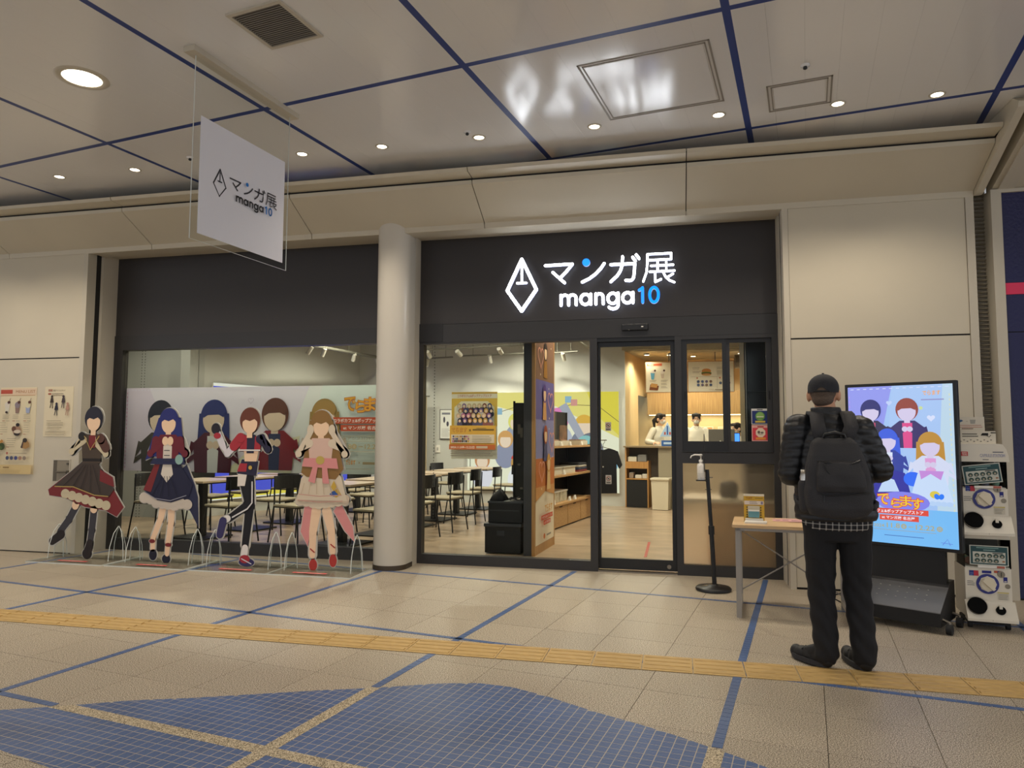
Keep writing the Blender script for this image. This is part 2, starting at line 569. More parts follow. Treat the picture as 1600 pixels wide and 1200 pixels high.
ribbon((-2.6, V0 - 2 * GV), (2.3, V0 - 2 * GV), (0, 1), .034, .0023)
rib.build('stone_ribbon', floor)
def in_field(u, v):
    return interp(VMIN, u) - .02 < v < interp(VMAX, u) + .02 and -2.6 < u < 2.3
strip = MB(); strips = []
for k in range(-7, 4):
    for j in range(-190, 40):
        u, v = U0 + k * GU, V0 + TV * (j + .5)
        p = G(u, v)
        if p[1] > -.06 or p[1] < -9.5 or p[0] < -11 or p[0] > 5.5 or in_field(u, v): continue
        if p[1] > -.45 and (p[0] < -6.2 or p[0] > .9 or -2.9 < p[0] < -2.5): continue
        strips.append((u, v, 0.022, TV / 2 - .0012))
for k in range(-4, 1):
    for j in range(-260, 200):
        u, v = U0 + TU * (j + .5), V0 + k * GV
        p = G(u, v)
        if p[1] > -.06 or p[1] < -9.5 or p[0] < -11 or p[0] > 5.5 or in_field(u, v): continue
        if p[1] > -.45 and (p[0] < -6.2 or p[0] > .9 or -2.9 < p[0] < -2.5): continue
        strips.append((u, v, TU / 2 - .0012, 0.019))
strips.sort(key=lambda t: px_of(G(t[0], t[1]))[2] if 0 < px_of(G(t[0], t[1]))[1] < 1210 else 99)
for n, (u, v, hu, hv) in enumerate(strips):
    if n < 80:
        m1 = bpy.data.meshes.get('strip_tile_%d' % (hu > hv)) or MB().prism([(-hu, -hv), (hu, -hv), (hu, hv), (-hu, hv)], -.001, .0018, M_BLUE, 'xy').mesh('strip_tile_%d' % (hu > hv))
        put('mosaic_tile', m1, floor, G(u, v), (0, 0, GA))
    else:
        strip.prism([G(u + a * hu, v + b * hv)[:2] for a, b in ((-1, -1), (1, -1), (1, 1), (-1, 1))], -.001, .0018, M_BLUE, 'xy')
strip.build('mosaic_strip_field', floor, kind='stuff')
# ---- yellow tactile guide path
tt = MB().bevbox((-.1375 + .0015, -.135, 0), (.1375 - .0015, .135, .003), .001, M_TACT)
for k in range(4):
    y = -.1 + k * .0667
    tt.prism([(y - .017, .003), (y + .017, .003), (y + .012, .0075), (y - .012, .0075)], -.125, .125, M_TACT, 'yz')
tt = tt.mesh('tactile_tile')
for k in range(-40, 18):
    put('tactile_tile', tt, floor, (.214 + .2765 * k, -2.665 - .0002 * k, .0012), (0, 0, -.003))
# ================================================================ CEILING
HC = 3.75
ceil = struct('ceiling')
MB().box((-16, -10.6, HC + .021), (9, 2.2, HC + .12), mat('ceiling_backing', '#8a857e', .8)).build('ceiling_void', ceil)
PW = GU / 8
plank = MB().bevbox((-PW / 2 + .0002, -GV / 2 + .024, 0), (PW / 2 - .0002, GV / 2 - .024, .02), .0003, M_CEIL).mesh('ceiling_plank')
plank_e = MB().bevbox((-PW / 2 + .0002 + .024, -GV / 2 + .024, 0), (PW / 2 - .0005, GV / 2 - .024, .02), .0003, M_CEIL).mesh('ceiling_plank_edge')
plank_f = MB().bevbox((-PW / 2 + .0002, -GV / 2 + .024, 0), (PW / 2 - .0002 - .024, GV / 2 - .024, .02), .0003, M_CEIL).mesh('ceiling_plank_end')
far = MB()
for k in range(-7, 4):
    for l in range(-2, 6):
        u0, v0 = U0 + k * GU, V0 - l * GV
        c = G(u0 + GU / 2, v0 - GV / 2)
        if c[1] > 1.6 or c[0] < -13 or c[0] > 6.5 or c[1] < -10: continue
        vis = any(-200 < px_of(G(u0 + a * GU, v0 - b * GV, HC))[0] < 1800 and -150 < px_of(G(u0 + a * GU, v0 - b * GV, HC))[1] < 500 for a in (0, 1) for b in (0, 1))
        for q in range(8):
            u = u0 + PW * (q + .5)
            me = plank_e if q == 0 else plank_f if q == 7 else plank
            if vis:
                put('ceiling_plank', me, ceil, G(u, v0 - GV / 2, HC), (0, 0, GA))
            else:
                M = Matrix.Translation(G(u, v0 - GV / 2, HC)) @ Matrix.Rotation(GA, 4, 'Z')
                far.box((-PW / 2 + .0008, -GV / 2 + .024, 0), (PW / 2 - .0008, GV / 2 - .024, .02), M_CEIL, M)
far.build('ceiling_plank_field', ceil, kind='stuff')
Mg = Matrix.Rotation(GA, 4, 'Z')
for k in range(-7, 5):
    MB().box((U0 + k * GU - .0245, -10.6, HC + .001), (U0 + k * GU + .0245, 2.2, HC + .012), M_CBLUE, Mg).build('blue_strip', ceil)
for l in range(-2, 6):
    MB().box((-14, V0 - l * GV - .0245, HC + .0012), (7, V0 - l * GV + .0245, HC + .0125), M_CBLUE, Mg).build('blue_strip', ceil)
def hatch(u0, v0, u1, v1):
    h = MB()
    for a, w in ((0, .012), (.028, .008)):
        for b in ((u0 + a, v0 + a, u1 - a, v0 + a + w), (u0 + a, v1 - a - w, u1 - a, v1 - a), (u0 + a, v0 + a, u0 + a + w, v1 - a), (u1 - a - w, v0 + a, u1 - a, v1 - a)):
            h.box((b[0], b[1], HC - .004), (b[2], b[3], HC + .002), mat('hatch_trim', '#8d867c', .45), Mg)
    h.build('access_hatch_frame', ceil)
    MB().box((u0 + .045, v0 + .045, HC - .002), (u1 - .045, v1 - .045, HC + .002), M_CEIL, Mg).build('access_hatch_panel', ceil)
hatch(-.226, -2.365, .637, -1.48)
hatch(.932, -1.592, 1.365, -1.158)
# square return-air grille
vg = thing('air_grille', 'square louvred air grille set in the ceiling beside the hanging sign', 'vent', G(-1.765, -3.507, HC), GA)
g = MB()
for a, b in (((-.2, -.2), (.2, -.175)), ((-.2, .175), (.2, .2)), ((-.2, -.175), (-.175, .175)), ((.175, -.175), (.2, .175))):
    g.box((a[0], a[1], -.012), (b[0], b[1], .002), M_FRAME)
g.build('frame', vg)
MB().box((-.18, -.18, -.003), (.18, .18, .001), mat('duct_dark', '#4a453c', .9)).build('backing', vg)
sl = MB().box((-.176, -.0045, -.010), (.176, .0045, -.004), mat('grille_grey', '#857e72', .5)).mesh('slat')
for k in range(20):
    put('slat', sl, vg, (0, -.167 + k * .0176, 0), (.5, 0, 0))
for u, v, n in ((-1.36, -1.707, 'second'), (1.188, -1.798, 'right'), (-3.893, -2.154, 'left')):
    s_ = thing('smoke_detector', {'second': 'tiny ceiling detector left of the sign reflection above the canopy downlights', 'right': 'tiny ceiling detector above the small access hatch at the right', 'left': 'tiny ceiling detector half hidden beside the hanging sign'}[n], 'detector', G(u, v, HC), 0, 'ceiling detectors')
    MB().lathe([(.03, .002), (.03, -.006), (.012, -.01)], M_CEIL).build('base', s_)
    MB().lathe([(.012, -.01), (.014, -.024), (.006, -.03)], M_BLACK).build('sensor_head', s_)
# ---------------------------------------------------------------- ceiling lights
M_LENS = lit('downlight_lens', '#fff2d8', 9.0)
def downlight(x, y, r, label, power, big=False):
    t = thing('downlight', label, 'ceiling light', (x, y, HC), 0, 'large ceiling downlights' if big else 'downlights along the canopy')
    MB().lathe([(r * .82, .0), (r * .84, -.006), (r * 1.12, -.004), (r * 1.15, .001)], M_FRAME).build('trim_ring', t)
    MB().lathe([(r * .82, -.0015), (r * .5, -.003), (r * .1, -.0035)], M_LENS).build('lens', t)
    light('SPOT', 'lamp', (0, 0, -.012), power, WARM, t, None, r * .7, 128 if big else 116, .55)
    return t
DX = [-7.45, -6.59, -5.743, -4.896, -4.03, -3.175, -2.423, -1.559, -0.602, .353, 1.206, 1.872]
ORD = ['', '', 'first', 'second', '', 'third', 'fourth', 'fifth', 'sixth', 'seventh', 'eighth', 'ninth']
for x, n in zip(DX, ORD):
    if n:
        downlight(x, -1.335, .05, '%s from the left of the small downlights along the canopy' % n, P_DOWN)
    else:
        downlight(x, -1.335, .05, 'small canopy downlight %s' % ('hidden behind the hanging sign' if x > -5 else 'beyond the left edge of the picture, %s one' % ('farther' if x < -7 else 'nearer')), P_DOWN)
downlight(-3.99, -2.88, .15, 'large bright round downlight at the upper left of the ceiling', P_BIG, True)
for x, y in ((-7.32, -2.3), (-.66, -3.46), (2.68, -4.0), (-4.6, -6.3), (-7.9, -5.75), (-1.25, -6.9), (2.1, -7.45), (5.4, -8.0), (-5.15, -9.55), (-1.8, -9.7), (1.5, -10.0), (5.9, -4.6)):
    downlight(x, y, .15, 'large round downlight in the ceiling outside the picture', P_BIG, True)
# ================================================================ CANOPY
PROF = [(-.40, 3.265), (-.405, 3.316), (-.84, 3.55), (-.842, 3.572), (-.862, 3.574), (-.985, 3.612), (-1.0, 3.640), (-.97, 3.655), (-.40, 3.40)]
canopy = struct('trim_1')
JX = [-9.2, -7.34, -5.468, -3.58, -1.762, .116, 2.43]
for a, b in zip(JX, JX[1:]):
    c = MB()
    c.prism([(-.36, 3.265), (-.40, 3.265), (-.405, 3.316), (-.84, 3.543), (-.846, 3.578), (-.36, 3.35)], a + .004, b - .004, M_PANEL, 'yz')
    c.build('soffit_panel', canopy)
    MB().prism([(-.80, 3.594), (-.985, 3.610), (-1.0, 3.640), (-.96, 3.652), (-.80, 3.612)], a + .004, b - .004, M_PANEL, 'yz').build('lip_panel', canopy)
MB().prism([(-.37, 3.30), (-.40, 3.325), (-.82, 3.56), (-.83, 3.60), (-.96, 3.62), (-.95, 3.64), (-.30, 3.40)], -9.2, 2.43, M_GAP, 'yz').build('canopy_core', canopy)
fin = [(-.34, 3.29), (-.40, 3.275), (-.44, 3.285), (-1.215, 3.655), (-1.235, 3.69), (-1.15, 3.748), (-.34, 3.748)]
MB().prism(fin, 2.43, 2.488, M_PANEL, 'yz').build('end_fin', canopy)
# undersides above the two shop windows
MB().box((-6.24, -.38, 3.266), (.925, -.20, 3.31), M_FRAME).box((-6.24, -.16, 3.295), (.925, .05, 3.34), M_FRAME).build('window_head_soffit', canopy)
MB().box((-6.26, -.2, 3.30), (.93, -.16, 3.36), M_GAP).build('head_shadow_gap', canopy)
canopy2 = struct('trim_2')
MB().prism([(-.3, 3.30), (-.40, 3.315), (-1.35, 3.70), (-1.40, 3.748), (-.3, 3.748)], 2.56, 6.2, M_PANEL, 'yz').build('soffit_panel', canopy2)
MB().prism([(-.38, 3.30), (-.43, 3.31), (-1.38, 3.70), (-1.36, 3.716), (-.38, 3.33)], 2.60, 2.72, M_FRAME, 'yz').build('soffit_edge', canopy2)
# ================================================================ SHOP FRONT WALLS
wl = struct('wall_left')
YP = -.392
MB().box((-9.6, YP, 2.124), (-6.333, -.30, 3.268), M_PANEL).build('upper_panel', wl)
MB().box((-9.6, YP, .012), (-6.333, -.30, 2.110), M_PANEL).build('lower_panel', wl)
MB().box((-9.6, -.40, 3.271), (-6.275, -.28, 3.315), M_FRAME).box((-6.331, -.40, 0), (-6.275, -.28, 3.271), M_FRAME).build('panel_frame', wl)
MB().box((-9.6, -.385, 0), (-6.28, -.25, 3.33), M_GAP).build('panel_core', wl)
MB().box((-6.33, -.215, 0), (-6.24, .06, 3.34), M_FRAME).build('window_jamb', wl)
MB().box((-6.34, -.28, 0), (-6.275, -.21, 3.34), M_GAP).build('jamb_shadow_gap', wl)
wr = struct('wall_right')
MB().box((.978, YP, 2.128), (2.360, -.30, 3.270), M_PANEL).build('upper_panel', wr)
MB().box((.978, YP, .018), (2.360, -.30, 2.114), M_PANEL).build('lower_panel', wr)
MB().box((.928, -.40, 3.274), (2.425, -.28, 3.312), M_FRAME).box((.928, -.40, 0), (.975, -.28, 3.274), M_FRAME).box((2.364, -.40, 0), (2.425, -.28, 3.274), M_FRAME).build('panel_frame', wr)
MB().box((.93, -.385, 0), (2.42, -.25, 3.31), M_GAP).build('panel_core', wr)
MB().box((.925, -.215, 0), (.99, .06, 3.34), M_FRAME).build('window_jamb', wr)
MB().box((.932, -.28, 0), (.98, -.21, 3.34), M_GAP).build('jamb_shadow_gap', wr)
rb = MB().box((2.425, -.26, 0), (2.56, -.2, 3.74), mat('louvre_grey', '#8f8878', .5))
for k in range(110):
    z = .03 + k * .034
    rb.prism([(-.262, z), (-.29, z + .004), (-.262, z + .022)], 2.43, 2.555, mat('louvre_grey', '#8f8878', .5), 'yz')
rb.build('louvre', wr)
wb = struct('wall_far_right')
MB().box((2.545, -.42, 0), (2.622, -.25, 3.31), M_FRAME).box((2.622, -.42, 3.281), (6.2, -.25, 3.31), M_FRAME).build('panel_frame', wb)
MB().box((2.622, -.40, 2.535), (6.2, -.30, 3.281), M_NAVY).build('upper_panel', wb)
MB().box((2.622, -.403, 2.438), (6.2, -.30, 2.532), M_PINK).build('red_band', wb)
MB().box((2.622, -.40, 2.134), (6.2, -.30, 2.435), M_NAVY).build('middle_panel', wb)
MB().box((2.622, -.40, .015), (6.2, -.30, 2.126), M_NAVY).build('lower_panel', wb)
MB().box((2.6, -.395, 0), (6.2, -.26, 3.3), M_GAP).build('panel_core', wb)
# round pillar between the windows
pil = struct('pillar')
pc = [(-2.875, -.17)] + [(-2.71 + .165 * math.cos(math.radians(a)), -.31 + .165 * math.sin(math.radians(a))) for a in range(180, 361, 6)] + [(-2.545, -.17)]
pm_ = MB()
n_ = len(pc)
pm_.add([(x, y, .045) for x, y in pc] + [(x, y, 3.55) for x, y in pc], [(i, i + 1, n_ + i + 1, n_ + i) for i in range(n_ - 1)], M_PILLAR, True)
pm_.build('shaft', pil)
ps = [(-2.71 + (x + 2.71) * 1.035, -.31 + (y + .31) * 1.035 if y < -.2 else y) for x, y in pc]
MB().prism(ps, 0, .046, mat('pillar_skirt', '#544a3e', .4, metal=.7), 'xy').build('skirting', pil)
MB().box((-2.86, -.18, 0), (-2.56, .05, 3.34), M_GAP).build('core', pil)
MB().box((-2.60, -.15, 0), (-2.552, .06, 3.34), M_FRAME).box((-2.875, -.15, 0), (-2.82, .06, 3.34), M_FRAME).build('window_jamb', pil)
# ================================================================ WINDOWS AND DOOR
w1 = struct('window_1')
MB().box((-6.24, 0, 2.40), (-2.82, .12, 3.30), M_BOARD).build('sign_board', w1)
MB().box((-6.24, -.012, 2.235), (-2.82, .1, 2.40), M_DARK).build('header', w1)
MB().box((-6.24, -.012, 0), (-6.125, .08, 2.235), M_DARK).box((-6.125, -.012, 0), (-2.82, .08, .125), M_DARK).build('window_frame', w1)
MB().box((-6.125, .030, .125), (-2.83, .036, 2.235), M_GLASS).build('pane', w1)
wf = struct('wall_front')
MB().box((-2.552, 0, 2.415), (.925, .12, 3.30), M_BOARD).build('sign_board', wf)
MB().box((-2.552, -.015, 2.226), (.925, .1, 2.41), M_DARK).build('header', wf)
MB().box((-2.552, -.02, 2.232), (-2.3, -.014, 2.42), mat('meter_cover', '#1b1a1c', .5)).build('cover_plate', wf)
w2 = struct('window_2')
MB().box((-2.552, -.012, 0), (-2.505, .08, 2.226), M_DARK).box((-.803, -.012, 0), (-.732, .08, 2.226), M_DARK).box((-2.505, -.012, 0), (-.803, .08, .095), M_DARK).box((-2.505, -.012, 2.206), (-.803, .08, 2.226), M_DARK).build('window_frame', w2)
MB().box((-2.505, .03, .095), (-.803, .036, 2.206), M_GLASS).build('pane', w2)
d1 = struct('door_1')
MB().box((-.730, .05, 2.145), (.0, .085, 2.19), M_BLACK).box((-.730, .05, .02), (.0, .085, .12), M_BLACK).box((-.730, .05, .12), (-.708, .085, 2.145), M_BLACK).box((-.041, .05, .12), (.0, .085, 2.145), M_BLACK).build('door_leaf_frame', d1)
MB().box((-.708, .064, .12), (-.041, .070, 2.145), M_GLASS).build('pane', d1)
MB().cyl((-.075, .05, .062), (-.075, .038, .062), .019, M_STEEL, n=20).build('lock', d1)
MB().box((-.745, -.01, 0), (.02, .07, .012), M_STEEL).build('floor_track', d1)
MB().box((-.732, .0, 2.19), (.0, .1, 2.226), M_BLACK).build('door_head', d1)
w3 = struct('window_3')
f = MB()
f.box((.0, -.012, 0), (.06, .085, 2.226), M_DARK).box((.868, -.012, 0), (.925, .085, 2.226), M_DARK)
f.box((.06, -.012, 1.03), (.868, .08, 1.135), M_DARK).box((.06, -.012, 0), (.868, .08, .098), M_DARK).box((.06, -.012, 2.19), (.868, .08, 2.226), M_DARK)
f.build('window_frame', w3)
s1 = MB().box((.06, .005, 1.135), (.112, .03, 2.19), M_BLACK).box((.431, .005, 1.135), (.47, .03, 2.19), M_BLACK).box((.112, .005, 1.135), (.431, .03, 1.235), M_BLACK).box((.112, .005, 2.152), (.431, .03, 2.19), M_BLACK).build('left_sash', w3)
MB().box((.112, .015, 1.235), (.431, .020, 2.152), M_GLASS).build('pane', s1)
MB().box((.083, -.004, 1.62), (.095, .006, 1.70), M_BLKM).build('finger_pull', s1)
s2 = MB().box((.452, .035, 1.135), (.50, .06, 2.19), M_DARK).box((.822, .035, 1.135), (.868, .06, 2.19), M_DARK).box((.5, .035, 1.135), (.822, .06, 1.235), M_DARK).box((.5, .035, 2.155), (.822, .06, 2.19), M_DARK).build('right_sash', w3)
MB().box((.5, .045, 1.235), (.822, .050, 2.155), M_GLASS).build('pane', s2)
MB().box((.838, .028, 1.62), (.85, .036, 1.70), M_BLKM).build('finger_pull', s2)
MB().box((.06, .03, .098), (.868, .036, 1.03), M_FROST).build('frosted_pane', w3)
MB().box((.06, -.012, 1.128), (.868, .0, 1.136), M_STEEL).build('sill_rail', w3)
# ================================================================ SHOP INTERIOR SHELL
shop = struct('floor_shop')
MB().box((-10.5, .05, -.06), (3.2, 10.0, .002), M_CONC).build('concrete_slab', shop)
MB().box((-.345, .9, .002), (-.315, 2.0, .004), mat('red_floor_tape', '#a8402c', .6)).build('red_tape_line', shop)
HS = 3.35
sce = struct('ceiling_shop')
MB().box((-10.5, .12, HS), (-.95, 10.0, HS + .1), mat('shop_ceiling', '#a9a79d', .9)).box((-.95, .12, HS), (3.2, 6.3, HS + .1), mat('shop_ceiling', '#a9a79d', .9)).build('slab', sce)
MB().box((-.95, 6.3, 2.86), (3.2, 10.0, 2.95), mat('kitchen_ceiling', '#a39a82', .9)).build('kitchen_soffit', sce)
wbk = struct('wall_back')
MB().box((-6.5, 6.37, 0), (-.905, 6.6, HS), M_WALL).build('plaster', wbk)
MB().box((-.93, 6.37, 2.86), (3.2, 6.45, HS), M_WALL).build('kitchen_bulkhead', wbk)
wsl = struct('wall_shop_left')
MB().prism([(-7.2, 2.9), (-6.2, 6.37), (-6.4, 6.6), (-7.45, 2.9)], 0, HS, M_WALL, 'xy').build('plaster', wsl)
MB().box((-10.5, 2.75, 0), (-7.2, 2.95, HS), mat('left_wall_paint', '#b3b5ae', .8)).build('return_plaster', wsl)
MB().box((-10.5, .1, 0), (-10.3, 2.8, HS), M_WALL).build('end_plaster', wsl)
MB().box((-7.36, 2.55, 0), (-7.2, 2.76, HS), mat('left_wall_paint', '#b3b5ae', .8)).build('pier', wsl)
wsr = struct('wall_shop_right')
MB().box((3.0, .1, 0), (3.2, 10, HS), M_WALL).build('plaster', wsr)
K0 = Vector((-.905, 6.37, 0))
def K(a, b, z=0.0):
    p = K0 + GX * a + GY * b
    return (p.x, p.y, z)
M_NOOK = mat('kitchen_plywood', '#c9b083', .55, noise=(1.2, .06, (6, 6, 1)))
wk = struct('wall_kitchen')
MB().prism([K(-.02, 0)[:2], K(-.02, 1.2)[:2], K(-.1, 1.2)[:2], K(-.1, 0)[:2]][::-1], 0, 2.86, M_NOOK, 'xy').build('side_panel', wk)
MB().prism([K(-.02, 1.2)[:2], K(-.02, 2.05)[:2], K(-.1, 2.05)[:2], K(-.1, 1.2)[:2]][::-1], 2.1, 2.86, M_NOOK, 'xy').build('door_header_panel', wk)
MB().prism([K(-.3, 2.05)[:2], K(4, 2.05)[:2], K(4, 2.2)[:2], K(-.3, 2.2)[:2]], 0, 2.86, M_NOOK, 'xy').build('back_panel', wk)
dk = struct('door_2')
MB().prism([K(-.75, 1.1)[:2], K(-.75, 2.2)[:2], K(-.8, 2.2)[:2], K(-.8, 1.1)[:2]][::-1], 0, 2.3, mat('back_room_blue', '#6688a0', .7), 'xy').build('back_room_wall', dk)
MB().prism([K(-.74, 1.7)[:2], K(-.42, 1.7)[:2], K(-.42, 1.95)[:2], K(-.74, 1.95)[:2]], 0, 1.75, mat('back_room_rack', '#27303a', .5), 'xy').build('dark_rack', dk)
light('POINT', 'back_room_lamp', K(-.3, 1.5, 2.0), 2.5, (.75, .88, 1), None, None, .05)
# ================================================================ MURALS (backlit sheets)
E_MUR = .78
# ---- yellow mural on the back wall: soft plain shapes only
mu = thing('wall_mural', 'large backlit yellow mural of plain figures and bunting on the back wall', 'mural', (-3.9, 6.37, .24))
MB().box((0, -.05, 0), (2.885, -.004, 1.86), M_WHITE).build('light_box', mu)
P = Print((0, -.051, 0), emit=E_MUR, step=.0012)
P.rect(0, 0, 2.885, 1.86, '#f5f2d6')
P.poly([(0, 1.86), (0, 1.5), (.5, 1.62), (1.1, 1.45), (1.7, 1.6), (2.2, 1.35), (2.885, 1.0), (2.885, 1.86)], '#efe07a')
P.poly([(2.3, 1.86), (2.45, 1.45), (2.885, 1.05), (2.885, 1.86)], '#e8d63e')
P.line([(0, 1.55), (.5, 1.45), (1.0, 1.6), (1.5, 1.5), (2.0, 1.62), (2.5, 1.6), (2.885, 1.3)], .012, '#7a6a3a')
for u, v, c in ((.35, 1.42, '#d98f86'), (.62, 1.5, '#8db8cf'), (1.02, 1.44, '#a9b4c4'), (1.95, 1.72, '#8db8cf'), (2.06, 1.66, '#d9968a'), (1.3, 1.55, '#8db8cf')):
    P.rect(u - .06, v - .06, u + .06, v + .06, c)
def plain_bust(P, u, v, s, hair, top, skin='#f3d9bf', hat=None):
    """a plain, faceless head and shoulders"""
    P.at(u, v, s)
    P.ell(0, -.55, .42, .5, top); P.ell(0, .05, .30, .33, hair); P.ell(0, -.02, .215, .25, skin)
    P.ell(0, .12, .23, .17, hair, 16, 0, 0, 180)
    if hat: P.ell(0, .2, .29, .2, hat, 16, 0, 0, 180)
    P.at()
for u, v, s, h, t in ((.95, 1.28, .5, '#e8e06a', '#9aa0b4'), (.75, .95, .5, '#d9a05a', '#8e93ad'), (1.25, .92, .55, '#c9723c', '#8e93ad'), (.3, .55, .5, '#c98a5a', '#e8e4ee'), (1.75, 1.3, .7, '#e77fc0', '#b9bccb'), (2.25, 1.2, .62, '#e7b33c', '#7c8296')):
    plain_bust(P, u, v, s, h, t)
P.line([(1.85, 1.62), (2.15, 1.1), (2.3, .85)], .16, '#a9acbb', .12)
P.ell(2.35, .6, .28, .5, '#6f7382'); P.ell(2.28, .95, .14, .1, '#8cc6c6')
P.line([(2.42, .62), (2.75, .3)], .16, '#f6f3ee'); P.rect(2.74, .45, 2.86, .68, '#86c0e0')
plain_bust(P, 1.02, .5, .52, '#c9974a', '#f4f2f4', hat='#d3352f')
P.rect(.06, 0, .075, 1.5, '#6d6a5a')
P.build('printed_sheet', mu)
# ---- blue mural on the left wall
ux, uy = 1.0, 3.47
L_ = math.hypot(ux, uy)
mb = thing('wall_mural', 'backlit blue and yellow mural low on the left shop wall behind the chairs', 'mural', (-7.2 + .045, 2.95, .25), math.atan2(uy, ux))
MB().box((.05, -.045, 0), (3.4, -.004, 1.85), M_WHITE).build('light_box', mb)
P = Print((.05, -.046, 0), emit=.75, step=.0012)
P.rect(0, 0, 3.35, 1.85, '#f4f2e4'); P.rect(0, .1, 3.35, 1.8, '#4a55d8'); P.rect(0, .02, 3.35, .1, '#ecd94e')
P.line([(.2, .32), (3.3, .32)], .02, '#dcdff4')
for u, c in ((.5, '#f3e9e4'), (.95, '#f3e9e4'), (1.7, '#86aef0'), (2.3, '#86aef0'), (2.9, '#ecd94e')):
    P.line([(u, .5), (u + .05, 1.3)], .16, c)
for u in (.3, 1.3, 2.0, 2.7): P.ell(u, .62, .1, .08, '#d8536a'); P.ell(u + .2, .3, .09, .09, '#7f86a8')
P.build('printed_sheet', mb)
# ================================================================ TABLES AND CHAIRS
M_SEAT = mat('chair_seat_pad', '#a59a80', .8)
M_TOPT = mat('table_top_laminate', '#b9a58c', .28)
def table_tree(label, p):
    t = thing('cafe_table', label, 'table', p, GA, 'cafe tables')
    MB().bevbox((-.32, -.32, .695), (.32, .32, .72), .004, M_TOPT).box((-.31, -.31, .68), (.31, .31, .695), M_BLACK).build('tabletop', t)
    MB().box((-.04, -.04, .02), (.04, .04, .68), M_BLACK).build('column', t)
    MB().bevbox((-.26, -.26, 0.002), (.26, .26, .022), .006, M_BLACK).build('base_plate', t)
    return t
def chair_proto():
    t = thing('cafe_chair', '-', 'chair')
    s = MB()
    s.bevbox((-.21, -.20, .43), (.20, .20, .455), .01, M_SEAT)
    s.build('seat', t)
    fr = MB()
    fr.tube([(-.19, -.185, .425), (.19, -.185, .425), (.19, .185, .425), (-.19, .185, .425), (-.19, -.185, .425)], .009, M_BLACK, 6)
    fr.build('seat_frame', t)
    for sx, sy in ((-1, -1), (-1, 1)):
        MB().tube([(-.18, sy * .18, .43), (-.235, sy * .215, .004)], .0095, M_BLACK, 6).build('leg', t)
    for sy in (-1, 1):
        MB().tube([(.215, sy * .175, .74), (.20, sy * .185, .45), (.26, sy * .215, .004)], .0095, M_BLACK, 6).build('leg', t)
    b = MB()
    n = 8
    for q in range(n):
        a0, a1 = -.5 + q / n, -.5 + (q + 1) / n
        x0, x1 = .232 - .20 * a0 * a0, .232 - .20 * a1 * a1
        b.add([(x0 - .012, a0 * .42, .63), (x1 - .012, a1 * .42, .63), (x1 - .004, a1 * .42, .79), (x0 - .004, a0 * .42, .79), (x0, a0 * .42, .63), (x1, a1 * .42, .63), (x1 + .008, a1 * .42, .79), (x0 + .008, a0 * .42, .79)],
              [(3, 2, 1, 0), (4, 5, 6, 7), (0, 1, 5, 4), (2, 3, 7, 6)] + ([(3, 0, 4, 7)] if q == 0 else []) + ([(1, 2, 6, 5)] if q == n - 1 else []), M_BLACK)
    b.build('backrest', t)
    return t
rowA = [(-3.85, .98), (-3.75, 1.84), (-3.66, 2.7), (-3.60, 3.54), (-3.52, 4.40), (-3.40, 5.28)]
rowB = [(-5.80, 1.05), (-5.68, 1.88), (-5.55, 2.7), (-5.43, 3.55), (-5.28, 4.4), (-5.14, 5.25)]
NTH = ['nearest the glass', 'second from the glass', 'third from the glass', 'fourth from the glass', 'fifth from the glass', 'farthest from the glass']
ch0 = chair_proto(); first = True
tb0 = None
for row, nm in ((rowA, 'pillar row'), (rowB, 'left row')):
    for i, (x, y) in enumerate(row):
        lab = 'black pedestal cafe table %s in the %s of tables' % (NTH[i], nm)
        if tb0 is None:
            tb0 = table_tree(lab, (x, y, 0))
        else:
            t = copy_tree(tb0); t.location = (x, y, 0); t['label'] = lab
        for sgn, side in ((1, 'right'), (-1, 'left')):
            c = ch0 if first else copy_tree(ch0)
            first = False
            jit = random.uniform(-.06, .06)
            p = Vector((x, y, 0)) + GX * (sgn * (.56 + abs(jit))) + GY * (-.12 + jit)
            c.location = (p.x, p.y, 0)
            c.rotation_euler = (0, 0, GA + (0 if sgn > 0 else PI) + random.uniform(-.15, .15))
            c['label'] = 'black pale-seated chair %s of the table %s, %s' % (side, NTH[i], nm)
            c['group'] = 'cafe chairs'
# ================================================================ TRACKS AND SPOTLIGHTS
M_TRK = mat('track_grey', '#77766a', .5)
ZT = 2.78
def track(p0, p1, label, drops=2, r=.016):
    t = thing('lighting_track', label, 'lighting track', (p0[0], p0[1], ZT), 0, 'lighting tracks')
    d = Vector((p1[0] - p0[0], p1[1] - p0[1], 0))
    MB().cyl((0, 0, 0), d, r, M_TRK, n=8).build('rail', t)
    for k in range(drops):
        q = d * ((k + .5) / drops)
        MB().cyl(q, q + Vector((0, 0, HS - ZT)), .006, M_TRK, n=6).build('drop_rod', t)
    return t
track((-4.45, 4.95), (-2.2, 4.5), 'grey lighting track crossing the pane left of the banner post', 4)
track((-4.75, 6.25), (-4.15, 6.1), 'short grey lighting track at the back left of the middle window')
track((-3.95, 5.98), (-2.45, 5.75), 'grey lighting track behind the first one in the middle window', 3)
track((-2.2, 5.83), (-1.68, 5.66), 'short grey lighting track right of the banner post')
track((-6.0, 3.6), (-5.5, 6.3), 'grey lighting track sloping across the top right of the left window', 3, .03)
track((-1.5, 3.9), (-1.36, 6.2), 'pale conduit track near the top of the pane beside the door', 2)
M_SPOT = mat('spot_white', '#cfcdc0', .4)
